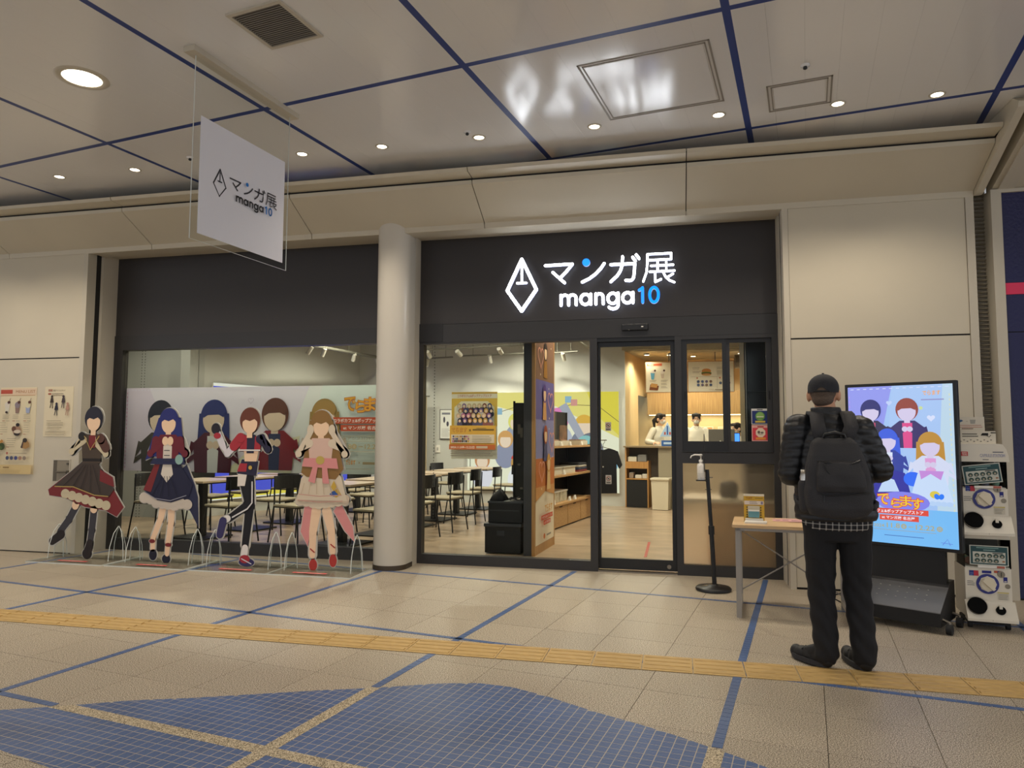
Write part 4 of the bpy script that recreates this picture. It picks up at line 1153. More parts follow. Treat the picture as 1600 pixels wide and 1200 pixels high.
def arc(cx, cy, rx, ry, a0, a1, n=14):
    return [(cx + rx * math.cos(math.radians(a0 + (a1 - a0) * i / n)), cy + ry * math.sin(math.radians(a0 + (a1 - a0) * i / n))) for i in range(n + 1)]
ZB, ZX = 2.553, 2.653     # centre lines of baseline and x-height
LAT = {
 'm': [[(-1.077, ZB), (-1.077, ZX)], [(-1.077, ZB)] and arc(-1.039, ZX - .037, .037, .037, 180, 0) + [(-1.002, ZB)], arc(-.965, ZX - .037, .037, .037, 180, 0) + [(-.928, ZB)]],
 'a': [arc(-.838, (ZB + ZX) / 2, .046, .05, 0, 360, 24), [(-.786, ZB), (-.786, ZX)]],
 'n_': [[(-.737, ZB), (-.737, ZX)], arc(-.7015, ZX - .0355, .0355, .0355, 180, 0) + [(-.666, ZB)]],
 'g': [arc(-.575, (ZB + ZX) / 2, .046, .05, 0, 360, 24), [(-.523, ZX), (-.523, 2.535)] + arc(-.57, 2.535, .047, .035, 0, -150, 10)],
 'a_': [arc(-.434, (ZB + ZX) / 2, .046, .05, 0, 360, 24), [(-.382, ZB), (-.382, ZX)]]}
NUM = {'1': [[(-.323, 2.672), (-.291, 2.690)], [(-.291, 2.695), (-.291, ZB)]], '0': [arc(-.184, 2.622, .041, .071, 0, 360, 28)]}
DOT = (-.829, 2.967, .0375)
W_K, W_L = .0255, .027
def stroke_solid(mb, pts, w, y0, y1, m, sharp=False):
    """one pen stroke with round joints, pushed through y0..y1"""
    for a, b in zip(pts, pts[1:]):
        d = Vector((b[0] - a[0], b[1] - a[1])); L = d.length
        if L < 1e-6: continue
        t = math.atan2(d.y, d.x); r = w / 2
        if sharp:
            c, s = math.cos(t), math.sin(t)
            poly = [(a[0] + s * r, a[1] - c * r), (b[0] + s * r, b[1] - c * r), (b[0] - s * r, b[1] + c * r), (a[0] - s * r, a[1] + c * r)]
        else:
            poly = [(b[0] + r * math.cos(t + q), b[1] + r * math.sin(t + q)) for q in (-PI / 2, -PI / 4, 0, PI / 4, PI / 2)] + [(a[0] + r * math.cos(t + q), a[1] + r * math.sin(t + q)) for q in (PI / 2, 3 * PI / 4, PI, 5 * PI / 4, 3 * PI / 2)]
        mb.prism(poly, y0, y1, m, 'xz')
M_SIGNW = lit('sign_white_light', '#f4f9ff', E_SIGN)
M_SIGNB = lit('sign_blue_light', '#1580ff', 1.75)
M_SIDE = lit('letter_return', '#cfd6ff', .85)
def sign_stroke(mb, pts, w, m):
    stroke_solid(mb, pts, w, -.055, -.0505, m)
    stroke_solid(mb, pts, w - .002, -.0505, -.02, M_SIDE)
sg = thing('shop_sign', 'illuminated white and blue shop sign reading マンガ展 manga10 on the dark board above the door', 'sign', (0, 0, 0))
e = MB()
sign_stroke(e, EM_OUT, .031, M_SIGNW)
for s_ in EM_NIB: sign_stroke(e, s_, .020, M_SIGNW)
e.build('pen_nib_emblem', sg)
for k, st in KANA.items():
    e = MB()
    for s_ in st: sign_stroke(e, s_, W_K if k != 'ten' else .018, M_SIGNW)
    if k == 'n':
        o = e.build('letter', sg)
        MB().cyl((DOT[0], -.055, DOT[1]), (DOT[0], -.0505, DOT[1]), DOT[2], M_SIGNB, n=24).cyl((DOT[0], -.0505, DOT[1]), (DOT[0], -.02, DOT[1]), DOT[2] - .001, M_SIDE, n=24).build('blue_dot', sg)
    else:
        e.build('letter', sg)
for k, st in LAT.items():
    e = MB()
    for s_ in st: sign_stroke(e, s_, W_L, M_SIGNW)
    e.build('letter', sg)
for k, st in NUM.items():
    e = MB()
    for s_ in st: sign_stroke(e, s_, W_L, M_SIGNB)
    e.build('numeral', sg)
pins = MB()
for x, z in ((-1.6, 2.72), (-1.34, 2.72), (-1.2, 2.955), (-1.0, 2.955), (-.7, 2.885), (-.45, 2.93), (-.1, 3.015), (-.05, 2.845), (-1.0, 2.6), (-.786, 2.6), (-.7, 2.65), (-.523, 2.6), (-.382, 2.6), (-.291, 2.6), (-.184, 2.55), (-.83, 2.967)):
    pins.cyl((x, -.022, z), (x, .0, z), .004, M_STEEL, n=6)
pins.build('stand_off_pins', sg)
# door motion sensor
ds = thing('door_sensor', 'black motion sensor bar on the header above the sliding door', 'sensor', (-.367, -.015, 2.318))
MB().bevbox((-.124, -.045, -.032), (.124, 0, .032), .008, M_BLACK).build('housing', ds)
MB().box((.06, -.047, -.004), (.08, -.045, .006), M_WHITE).box((-.06, -.047, -.03), (-.05, -.045, -.024), M_STEEL).build('indicator', ds)
# ================================================================ HANGING SIGN
HA = Vector((-2.978, -3.045, 0))
hd = Vector((.1262, .992, 0)).normalized()
hz = math.atan2(hd.y, hd.x)
hs = thing('hanging_sign', 'clear acrylic sign hung from the ceiling with a white sheet reading マンガ展 manga10', 'sign', (HA.x, HA.y, 0), hz)
MB().bevbox((-.04, -.045, 3.712), (1.02, .045, 3.752), .004, M_FRAME).build('ceiling_bracket', hs)
MB().box((.02, -.005, 2.52), (.965, .005, 3.712), M_ACRYL).build('acrylic_sheet', hs)
ed = MB()
for a, b in (((.0185, -.003, 2.5185), (.02, .003, 3.712)), ((.965, -.003, 2.5185), (.9665, .003, 3.712)), ((.0185, -.003, 2.517), (.9665, .003, 2.5185))):
    ed.box(a, b, M_ACEDGE)
ed.build('polished_edge', hs)
M_SHEET = mat('sign_sheet_white', '#e9e8ee', .5)
MB().box((.075, -.008, 2.565), (.915, -.0052, 3.338), M_SHEET).build('white_sheet', hs)
P = Print((.192, -.0082, 2.953), step=.0004)
def cv(p): return ((p[0] + 1.636) * .383, (p[1] - 2.772) * .35)
INK = '#3b3a40'
def pstroke(P, pts, w, col):
    P.line(pts, w, col)
    for p in pts: P.ell(p[0], p[1], w / 2, w / 2, col, 8); P.k -= 1
pstroke(P, [cv(p) for p in EM_OUT], .012, INK)
for s_ in EM_NIB: pstroke(P, [cv(p) for p in s_], .009, INK)
for k, st in KANA.items():
    for s_ in st: pstroke(P, [cv(p) for p in s_], .0105 if k != 'ten' else .0085, INK)
for st in LAT.values():
    for s_ in st: pstroke(P, [cv(p) for p in s_], .0112, INK)
for st in NUM.values():
    for s_ in st: pstroke(P, [cv(p) for p in s_], .0112, '#2b7fd0')
q = cv(DOT); P.ell(q[0], q[1], .014, .014, '#2b7fd0')
P.build('printed_logo', hs)
# ================================================================ POSTERS ON THE LEFT WALL
def sheet(name, lab, cat, loc, w, h, col, rz=0, th=.003):
    t = thing(name, lab, cat, loc, rz)
    MB().box((0, -th, 0), (w, 0, h), pm(col)).build('sheet', t)
    return t, Print((0, -th, 0), step=.0006)
mp_, P = sheet('menu_poster', 'tall cream poster headed MENU LIST with desserts, on the left wall', 'poster', (-7.36, -.392, .842), .487, .955, '#ded0ae')
P.rect(0, .87, .487, .945, '#dcc4a6'); P.rect(0, .885, .16, .93, '#b8513c'); P.text('MENU LIST', .205, .893, .032, '#b58460', .262); P.rect(0, .865, .47, .87, '#c08f62')
def cupfig(P, u, v, c1, c2, c3):
    P.poly([(u - .022, v), (u + .022, v), (u + .032, v + .085), (u - .032, v + .085)], c1); P.ell(u, v + .09, .036, .035, c2); P.ell(u + .02, v + .12, .02, .016, c3); P.line([(u + .01, v + .1), (u + .04, v + .165)], .005, '#6a4b3a')
cupfig(P, .10, .67, '#d9d4c0', '#d9d0c0', '#4b2a24'); cupfig(P, .24, .67, '#8f7468', '#8d7f86', '#5b3428'); cupfig(P, .385, .67, '#9fa9c4', '#dcd2ae', '#5b3428')
P.ell(.10, .68, .018, .012, '#3a2a24')
for u in (.05, .19, .34): P.bars(u, .645, .1, 3, .018, .004, '#a59a82'); P.rect(u, .58, u + .035, .586, '#a86a50'); P.rect(u + .05, .58, u + .1, .585, '#a59a82')
P.ell(.26, .475, .055, .055, '#a8856a'); P.ell(.22, .495, .03, .03, '#6b4632'); P.ell(.27, .54, .026, .02, '#2b2220'); P.ell(.265, .44, .04, .022, '#2e2624'); P.ell(.27, .465, .05, .02, '#d5c6b0')
P.bars(.03, .56, .11, 5, .025, .004, '#a59a82'); P.bars(.35, .56, .08, 5, .025, .004, '#a59a82')
P.rect(.04, .435, .075, .441, '#a86a50'); P.rect(.35, .435, .385, .441, '#a86a50')
P.poly([(0, .33), (.07, .38), (.09, .36), (.06, .31), (0, .28)], '#c08a44'); P.ell(.07, .3, .045, .04, '#3c4a26'); P.ell(.05, .285, .03, .02, '#55662f')
P.poly([(.33, .29), (.40, .275), (.445, .3), (.44, .34), (.39, .395), (.36, .37)], '#a8814e'); P.poly([(.33, .29), (.355, .28), (.37, .36), (.36, .375)], '#54423a'); P.ell(.385, .37, .03, .025, '#3b332c')
P.bars(.14, .385, .14, 5, .022, .004, '#a59a82'); P.rect(.14, .29, .175, .296, '#a86a50')
P.rect(0, 0, .487, .10, '#d6bd86'); P.line([(.12, .12), (.12, .25)], .003, '#c4b593'); P.line([(.0, .255), (.46, .255)], .003, '#c4b593')
P.rect(.145, .215, .17, .24, '#b0604c'); P.rect(.19, .225, .42, .23, '#a59a82')
for k in range(5): P.ell(.165 + .058 * k, .175, .022, .022, ('#454b6a', '#4b506c', '#454b80', '#a8806a', '#8f7f70')[k])
for k in range(2): P.ell(.04, .2 - .045 * k, .018, .018, '#b08a78')
P.text('でらます', .03, .06, .02, '#8a6a3e', .055); P.rect(.12, .065, .2, .078, '#8a6a3e'); P.bars(.02, .04, .4, 3, .012, .003, '#b29a68'); P.bars(.14, .13, .26, 2, .014, .003, '#b0a284')
P.build('printed_face', mp_)
np_, P = sheet('notice_poster', 'smaller cream notice with four tiny figures, pinned right of the menu poster', 'poster', (-6.765, -.392, 1.252), .375, .548, '#dccfb0')
P.rect(.045, .495, .10, .52, '#a87c66'); P.text('等身アクリルスタンド', .11, .495, .022, '#7d6e58', .16); P.rect(.045, .46, .085, .478, '#a8604c'); P.bars(.095, .468, .2, 2, .018, .006, '#8d7f68')
for u, v, c in ((.10, .34, '#43362e'), (.165, .26, '#2f2e3a'), (.255, .34, '#4a3f42'), (.315, .26, '#b58a76')):
    P.at(u, v, .42); P.poly([(-.06, .08), (.06, .08), (.035, .2), (-.035, .2)], c); P.ell(0, .235, .035, .04, c); P.line([(-.02, .08), (-.05, -.06)], .02, c); P.line([(.02, .08), (.03, -.07)], .02, c); P.at()
P.bars(.05, .17, .25, 3, .022, .005, '#93866e'); P.bars(.06, .10, .2, 2, .016, .004, '#93866e'); P.bars(.04, .055, .27, 3, .016, .004, '#93866e')
P.build('printed_face', np_)
hb = thing('recessed_handle_box', 'grey recessed metal box with a lever handle low on the left wall', 'wall box', (-6.615, -.392, .76))
f = MB()
f.box((0, -.006, 0), (.012, 0, .25), M_FRAME).box((.218, -.006, 0), (.23, 0, .25), M_FRAME).box((.012, -.006, 0), (.218, 0, .012), M_FRAME).box((.012, -.006, .238), (.218, 0, .25), M_FRAME)
f.build('frame', hb)
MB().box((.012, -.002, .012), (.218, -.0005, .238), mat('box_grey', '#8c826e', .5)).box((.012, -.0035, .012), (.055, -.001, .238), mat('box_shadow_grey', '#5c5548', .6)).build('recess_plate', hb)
MB().cyl((.07, -.02, .11), (.2, -.02, .112), .011, mat('lever_grey', '#5a5346', .4), n=10).box((.19, -.02, .09), (.215, -.002, .13), mat('lever_grey', '#5a5346', .4)).build('lever_handle', hb)
MB().cyl((.195, -.002, .2), (.195, -.012, .2), .012, mat('lever_grey', '#5a5346', .4), n=12).build('lock', hb)
# ================================================================ WINDOW BANNER (LEFT WINDOW)
wbn = thing('window_banner', 'wide pastel event banner on the inside of the left window', 'banner', (-6.12, .075, .872))
MB().box((0, -.004, 0), (3.27, 0, .935), pm('#ece9e2')).build('sheet', wbn)
P = Print((0, -.0045, 0), step=.0007)
P.poly([(0, 0), (1.9, 0), (2.3, .935), (0, .935)], '#e8dde4'); P.poly([(0, 0), (.8, 0), (.3, .935), (0, .935)], '#e0d0dd'); P.poly([(1.3, 0), (2.1, 0), (2.2, .4), (1.6, .25)], '#ece5bf'); P.poly([(2.25, 0), (3.27, 0), (3.27, .935), (2.45, .935)], '#e6ece2')
for k in range(54): P.rect(.03 + k * .042, .905, .048 + k * .042, .915, '#e6def0'); P.k -= 1
P.k += 1
for k in range(20): P.rect(.012, .03 + k * .044, .022, .05 + k * .044, '#d59bb4'); P.k -= 1
P.k += 1
def plain_figure(P, u, v, s, hair, top, accent, skin='#f1d3ba', long=False, top2=None):
    """plain faceless half figure used as a stand-in on printed matter"""
    P.at(u, v, s)
    if long: P.poly([(-.34, -.75), (.34, -.75), (.30, .1), (-.30, .1)], hair)
    P.ell(0, .05, .27, .30, hair, 24)
    P.poly([(-.36, -.95), (.36, -.95), (.40, -.42), (.18, -.24), (-.18, -.24), (-.40, -.42)], top)
    P.rect(-.07, -.34, .07, -.1, skin)
    P.poly([(-.10, -.95), (.10, -.95), (.12, -.30), (-.12, -.30)], accent)
    P.line([(-.38, -.42), (-.52, -.75), (-.10, -.50)], .15, top, .09); P.line([(.38, -.42), (.52, -.75), (.10, -.50)], .15, top, .09)
    P.ell(-.06, -.46, .07, .07, skin); P.ell(.06, -.46, .07, .07, skin)
    P.ell(0, -.01, .215, .245, skin, 24); P.ell(0, .12, .245, .19, hair, 16, 0, 0, 180); P.poly([(-.245, .125), (.245, .125), (.2, .03), (.1, .08), (-.12, .07), (-.2, .02)], hair)
    P.at()
for u, v, s, h, t_, a, l in ((.50, .58, .62, '#2c2a34', '#4a4238', '#8a7a4a', False), (1.24, .58, .62, '#33386e', '#5a2430', '#e8e4de', True), (2.05, .60, .60, '#6b4130', '#8d3038', '#3a3f5e', False), (2.68, .60, .56, '#a8874a', '#dcc7b4', '#d2a0a0', True)):
    u = u * .93
    P_ = P; plain_figure(P, u, v, s, h, t_, a, '#ecd0b4', l)
P.heart(1.62, .78, .035, '#b9a9b6'); P.heart(2.62 + .28, .70, .035, '#b7b7ae')
for ch, u, v, hh in (('で', 2.72, .66, .15), ('ら', 2.845, .645, .13), ('ま', 2.945, .66, .145), ('す', 3.075, .655, .145)):
    P.text(ch, u, v - .005, hh + .01, '#b8642c', .14, .05); P.text(ch, u + .006, v, hh, '#dca534', .128, .015)
P.rect(2.58, .528, 3.27, .595, '#b4502e'); P.text('コラボカフェ&ポップアップストア', 2.61, .54, .042, '#ece4d4', .64, .02)
P.rect(2.69, .45, 3.27, .515, '#b4502e'); P.text('at マンガ展 名古屋', 2.72, .462, .042, '#ece4d4', .42, .02)
P.line([(2.69, .40), (3.27, .40)], .004, '#b9b28a'); P.line([(2.69, .345), (3.27, .345)], .004, '#b9b28a'); P.text('オアシス2129区画', 2.715, .357, .034, '#b3ab84', .42)
P.text('11.8', 2.70, .265, .05, '#b5a878', .12, .02); P.ell(2.85, .29, .028, .028, '#b5a878'); P.text('金', 2.835, .275, .03, '#d3d9cf', .03); P.rect(2.90, .285, 2.95, .293, '#b5a878'); P.text('12.22', 2.97, .265, .05, '#b5a878', .16, .02)
P.bars(2.7, .235, .45, 1, .01, .006, '#bfbb9e'); P.text('でらます', 2.76, .10, .05, '#c98f34', .11, .03); P.text('×', 2.9, .11, .025, '#9a8f6a'); P.rect(2.95, .105, 3.1, .13, '#8f8560'); P.rect(2.72, .055, 3.05, .06, '#a9a586')
P.build('printed_face', wbn)
# ================================================================ YELLOW POSTER ON THE MIDDLE WINDOW
yp = thing('event_poster', 'yellow event poster with a crowd picture on the middle window glass', 'poster', (-2.222, .062, 1.046))
MB().box((0, -.003, 0), (.48, 0, .675), pm('#e6dcc2')).build('sheet', yp)
P = Print((0, -.0035, 0), step=.0006)
P.rect(0, .655, .48, .675, '#c9a24a'); P.rect(0, .33, .48, .61, '#deb54c'); P.poly([(.03, .33), (.45, .33), (.45, .52), (.38, .58), (.1, .58), (.03, .52)], '#ece0bd')
P.text('コラボカフェ&ポップアップストア', .06, .62, .03, '#c4806a', .36, .02)
HC_ = ['#5a3a2e', '#2f2d3a', '#7a5a8a', '#a8743a', '#b06a8a', '#8a8fa0', '#c9a24a', '#7d3a2c', '#3a4474', '#cdb48a']
rnd = random.Random(3)
for r_ in range(4):
    for k in range(7):
        u, v = .08 + .054 * k + (.02 if r_ % 2 else 0), .535 - r_ * .05
        P.ell(u, v - .035, .03, .03, rnd.choice(['#2c2c38', '#d8d2c4', '#59566a', '#3a3440', '#8e5a50']), 10); P.ell(u, v, .023, .025, rnd.choice(HC_), 10); P.ell(u, v - .005, .014, .016, '#e8cba8', 8)
P.rect(0, .12, .48, .335, '#dcae46'); P.text('でらます', .02, .265, .05, '#b0582c', .16, .05); P.text('でらます', .022, .268, .046, '#d8a84a', .155, .015); P.text('×', .2, .275, .025, '#5a4a2a'); P.rect(.24, .285, .46, .30, '#7a6434'); P.rect(.28, .305, .38, .31, '#8f7a4a')
P.rect(.015, .16, .465, .245, '#e2d6b6')
for r_ in range(3):
    for k in range(9): P.ell(.04 + .02 * k, .225 - .024 * r_, .009, .010, rnd.choice(HC_), 8)
P.bars(.24, .225, .2, 4, .018, .005, '#9c9278'); P.rect(0, .095, .48, .145, '#c06a34'); P.text('2024.11.8金-12.22日', .015, .105, .026, '#f0e2cc', .25, .02); P.rect(.285, .107, .40, .13, '#c9b79a')
P.bars(.015, .075, .44, 3, .022, .007, '#8d8470', .15)
P.build('printed_face', yp)
# ================================================================ GLASS STICKERS
def sticker(lab, loc, w, h, col):
    t = thing('glass_sticker', lab, 'sticker', loc, 0, 'stickers on the shop glass')
    MB().box((0, -.0015, 0), (w, 0, h), pm(col)).build('sheet', t)
    return t, Print((0, -.0018, 0), step=.0004)
t, P = sticker('blue and green square sticker, upper one on the service window', (.684, .043, 1.392), .152, .145, '#d8d6d0')
P.rect(.005, .006, .147, .125, '#27366e'); P.ell(.076, .075, .042, .042, '#5e8f4a'); P.ell(.076, .078, .034, .034, '#86b062'); P.rect(.045, .066, .107, .074, '#d9d8c0'); P.rect(.05, .055, .10, .06, '#3d5f35'); P.rect(.032, .016, .12, .033, '#c9b04a'); P.rect(.05, .132, .10, .14, '#3a3a44')
P.build('printed_face', t)
t, P = sticker('red square sticker with an octagon, lower one on the service window', (.684, .043, 1.238), .155, .148, '#e3a9a0')
P.rect(.008, .008, .147, .122, '#d4424e'); P.poly([(.077 + .045 * math.cos(PI / 8 + k * PI / 4), .078 + .045 * math.sin(PI / 8 + k * PI / 4)) for k in range(8)], '#e6d3bb'); P.ell(.062, .082, .012, .014, '#6a5d55'); P.ell(.09, .078, .014, .009, '#6f655c'); P.rect(.06, .06, .095, .064, '#8a7c70'); P.rect(.034, .014, .122, .034, '#e2913c'); P.rect(.05, .128, .105, .138, '#a63a36')
P.build('printed_face', t)
for z, lab in ((1.33, 'small grey sticker with a ring symbol, upper one on the sliding door glass'), (.82, 'small grey sticker with a ring symbol, lower one on the sliding door glass')):
    t, P = sticker(lab, (-.664, .062, z), .056, .085, '#bdb6a6')
    P.ell(.028, .052, .022, .022, '#8a4a42'); P.ell(.028, .052, .016, .016, '#bdb6a6'); P.line([(.014, .066), (.042, .038)], .006, '#8a4a42'); P.rect(.02, .045, .036, .058, '#4b4640'); P.rect(.008, .008, .048, .022, '#6d665c')
    P.build('printed_face', t)
# ================================================================ STANDEES
def standee(label, cx, shapes, bx0, bx1):
    t = thing('figure_standee', label, 'standee', (cx, -.60, 0))
    g = MB()
    for s_ in shapes:
        if s_[0] == 'e':
            _, u, v, ru, rv, c, a = s_
            n = 20; pts = []
            for i in range(n):
                q = 2 * PI * i / n; x, y = (ru + .008) * math.cos(q), (rv + .008) * math.sin(q)
                pts.append((u + x * math.cos(a) - y * math.sin(a), v + x * math.sin(a) + y * math.cos(a)))
            g.prism(pts, -.003, .003, M_BOARDW, 'xz')
        elif s_[0] == 'p':
            pts = s_[1]; n = len(pts); out = []
            if sum(a[0] * b[1] - b[0] * a[1] for a, b in zip(pts, pts[1:] + pts[:1])) < 0: pts = pts[::-1]
            for i in range(n):
                p0, p1, p2 = Vector(pts[i - 1]), Vector(pts[i]), Vector(pts[(i + 1) % n])
                d1, d2 = (p1 - p0).normalized(), (p2 - p1).normalized()
                nn = Vector((d1.y + d2.y, -d1.x - d2.x))
                nn = nn.normalized() if nn.length > .2 else Vector((d1.y, -d1.x))
                out.append(tuple(p1 + nn * .009))
            g.prism(out, -.003, .003, M_BOARDW, 'xz')
        else:
            pts, w0, w1 = s_[1], s_[2], s_[4]
            for k in range(len(pts) - 1):
                wa = w0 + (w1 - w0) * k / (len(pts) - 1) + .017
                stroke_solid(g, pts[k:k + 2], wa, -.003, .003, M_BOARDW)
    g.build('cutout_board', t)
    P = Print((0, -.0035, 0), step=.0006)
    for s_ in shapes:
        if s_[0] == 'e': P.ell(s_[1], s_[2], s_[3], s_[4], s_[5], 24, s_[6])
        elif s_[0] == 'p': P.poly(s_[1], s_[5] if len(s_) > 5 else s_[2])
        else:
            P.line(s_[1], s_[2], s_[3], s_[4])
            for i, p in enumerate(s_[1]):
                w = s_[2] + (s_[4] - s_[2]) * i / (len(s_[1]) - 1)
                P.ell(p[0], p[1], w / 2, w / 2, s_[3], 12); P.k -= 1
    P.build('printed_artwork', t)
    MB().bevbox((bx0, -.30, .0), (bx1, .22, .010), .002, M_ACRYL).build('acrylic_base', t)
    e = MB()
    e.box((bx0, -.303, .0), (bx1, -.300, .010), M_ACEDGE).box((bx0 - .003, -.30, 0), (bx0, .22, .010), M_ACEDGE).box((bx1, -.30, 0), (bx1 + .003, .22, .010), M_ACEDGE)
    e.build('base_edge', t)
    MB().prism([(bx0 + .04, .01), (bx1 - .04, .01), (bx1 - .08, .30), (.2, .62), (-.2, .62), (bx0 + .08, .30)], -.0025, .0025, M_ACRYL, 'xz').build('clear_panel', t)
    for x in (bx0 + .08, bx1 - .08):  # pale tubes paint in the bright edge highlights of the arches
        a = [(-.12, .01), (-.105, .15), (-.06, .28), (0, .345), (.06, .28), (.105, .15), (.12, .01)]
        pl = MB().prism([(x_, z_) for x_, z_ in a][::-1], x - .003, x + .003, M_ACRYL, 'yz').build('arch_support', t)
        MB().tube([(x, y_, z_) for y_, z_ in a], .0035, M_ACEDGE, 5).build('polished_edge', pl)
        b = [(x - .06, .01), (x - .05, .18), (x - .025, .29), (x, .345), (x + .025, .29), (x + .05, .18), (x + .06, .01)]
        pl = MB().prism(b[::-1], .010, .016, M_ACRYL, 'xz').build('arch_support', t)
        MB().tube([(x_, .013, z_) for x_, z_ in b], .0035, M_ACEDGE, 5).build('polished_edge', pl)
    MB().box((-.17, -.20, .0102), (.17, -.165, .0112), mat('red_label', '#e04a48', .45)).box((-.13, -.186, .0113), (.13, -.178, .0116), pm('#f3c9c0')).build('red_label', t)
    return t
M_BOARDW = mat('standee_rim_white', '#c4c0b6', .5)
SK = '#f0cdaa'
def E_(u, v, ru, rv, c, a=0.0): return ('e', u, v, ru, rv, c, a)
def Pg(pts, c): return ('p', pts, c)
def Ln(pts, w0, c, w1): return ('l', pts, w0, c, w1)
def head(u, v, hair, s=1.0, long=None):
    o = []
    if long: o.append(Pg(long, hair))
    return o + [E_(u, v + .025, .112 * s, .125 * s, hair), Pg([(u - .03, v - .15), (u + .03, v - .15), (u + .03, v - .06), (u - .03, v - .06)], SK), E_(u, v - .012, .082 * s, .095 * s, SK), Pg([(u - .092 * s, v + .0), (u - .05, v + .03), (u, v + .015), (u + .05, v + .035), (u + .092 * s, v + .0), (u + .09 * s, v + .06), (u + .05, v + .11), (u - .05, v + .11), (u - .09 * s, v + .06)], hair)]
DKB, RED, NAVY, CRM, PNK = '#453a33', '#7a2a2c', '#23243c', '#d9c9b0', '#d98f8c'
def frill(pts, c, r):
    return [E_(u, v, r, r * .9, c) for u, v in pts]
s1 = [Ln([(-.15, .56), (-.24, .40), (-.345, .27)], .085, '#3c3a40', .075), Ln([(-.33, .24), (-.44, .165)], .095, '#2a2220', .08), Ln([(.06, .52), (.045, .30), (.02, .10)], .085, '#3c3a40', .07), E_(0, .055, .06, .055, '#2a2220'), Ln([(.03, .16), (.0, .07)], .085, '#2a2220', .09),
      Ln([(-.15, .60), (-.17, .54)], .09, SK, .085), Ln([(.06, .58), (.06, .51)], .09, SK, .085),
      Pg([(-.52, .70), (-.50, .64), (-.30, .62), (-.05, .53), (.20, .50), (.34, .44), (.42, .54), (.30, .70), (.05, .98), (-.12, .98)], RED)] + frill([(-.30 + .085 * k, .66 - .018 * k) for k in range(7)], '#cdbf9f', .055) + [
      Pg([(-.44, .74), (-.20, .74), (.06, .66), (.24, .64), (.30, .72), (.16, .88), (.08, 1.0), (-.10, 1.0)], DKB), Pg([(.12, .80), (.30, .74), (.28, .84), (.12, .92)], RED),
      Pg([(-.10, .98), (.12, .98), (.13, 1.18), (.10, 1.28), (-.09, 1.28), (-.12, 1.18)], '#4d4034'), Pg([(-.10, 1.0), (.12, 1.0), (.12, 1.03), (-.10, 1.03)], '#221c18'),
      Ln([(-.10, 1.22), (-.24, 1.10), (-.13, 1.24)], .085, '#cdbf9f', .06), Ln([(.12, 1.22), (.18, 1.08), (.02, 1.22)], .09, '#cdbf9f', .06), Ln([(.11, 1.24), (.18, 1.14)], .10, '#5a3a30', .10), E_(-.12, 1.26, .045, .045, '#2a2624'), E_(.02, 1.24, .035, .035, SK), Pg([(-.03, 1.14), (.05, 1.14), (.05, 1.27), (-.03, 1.27)], RED)] + head(.02, 1.42, '#2b2a35')
s1 += [Ln([(-.08 + .03 * k, .96), (-.34 + .12 * k, .72 - .01 * k)], .006, '#2c241f', .006) for k in range(5)] + [Ln([(-.42, .735), (-.19, .735), (.07, .655), (.24, .645)], .010, '#b59a5a', .010), Ln([(-.08, 1.26), (.0, 1.12), (.10, 1.26)], .010, '#b59a5a', .010)]
standee('leftmost acrylic standee, plain figure in a dark brown dress kicking out one leg', -5.92, s1, -.45, .44)
s2 = [Ln([(-.03, .60), (-.06, .44), (-.14, .24)], .085, SK, .055), Ln([(.06, .58), (.06, .40), (.035, .20)], .085, SK, .055), Ln([(-.14, .24), (-.14, .13)], .06, SK, .05), E_(-.135, .075, .045, .055, '#1f2030'), E_(.02, .04, .048, .045, '#1f2030'), Ln([(.035, .2), (.03, .09)], .055, SK, .05), E_(-.15, .21, .035, .02, RED), E_(.04, .18, .035, .02, RED),
      Pg([(.22, .98), (.32, .78), (.36, .66), (.38, .36), (.28, .52), (.20, .62), (.12, .90)], '#2a2d48')] + frill([(-.26 + .072 * k, .64 - (.03 if 1 < k < 6 else 0) - .008 * k) for k in range(8)], '#cbbfb0', .058) + [
      Pg([(-.27, .72), (-.1, .62), (.06, .60), (.26, .66), (.30, .78), (.12, 1.02), (-.12, 1.02)], NAVY), Pg([(-.27, .72), (-.18, .70), (-.08, 1.0), (-.14, 1.0)], RED), Pg([(-.05, .98), (.05, .98), (.07, .88), (0, .80), (-.07, .88)], '#d9cfc0')] + head(.0, 1.40, '#2c3170', 1.0, [(-.26, 1.02), (-.16, 1.06), (.20, 1.0), (.14, 1.45), (-.12, 1.45)]) + [
      Pg([(-.12, 1.0), (.12, 1.0), (.14, 1.22), (.09, 1.28), (-.09, 1.28), (-.14, 1.22)], '#6d2530'), Pg([(-.05, 1.0), (.05, 1.0), (.05, 1.24), (-.05, 1.24)], '#d9cfc0'), Ln([(-.14, 1.22), (-.20, 1.09), (-.05, 1.20)], .09, '#6d2530', .06), Ln([(.14, 1.22), (.20, 1.09), (.05, 1.20)], .09, '#6d2530', .06), E_(-.03, 1.215, .035, .045, SK), E_(.03, 1.215, .035, .045, SK), Pg([(-.2, .98), (.22, .98), (.18, 1.04), (-.16, 1.04)], '#2a2d4c'), E_(.14, 1.03, .045, .05, '#8fb0a6')]
s2 += [Ln([(-.05 + .03 * k, .86), (-.16 + .1 * k, .66)], .006, '#14152a', .006) for k in range(4)] + [Ln([(-.03, 1.02 + .05 * k), (.03, 1.02 + .05 * k)], .008, '#3a3a44', .008) for k in range(3)] + [Ln([(-.24, .70), (-.12, .64), (.06, .62), (.24, .675)], .008, '#8f8f9c', .008)]
standee('second acrylic standee from the left, plain figure with dark blue hair and navy skirt', -5.0, s2, -.44, .44)
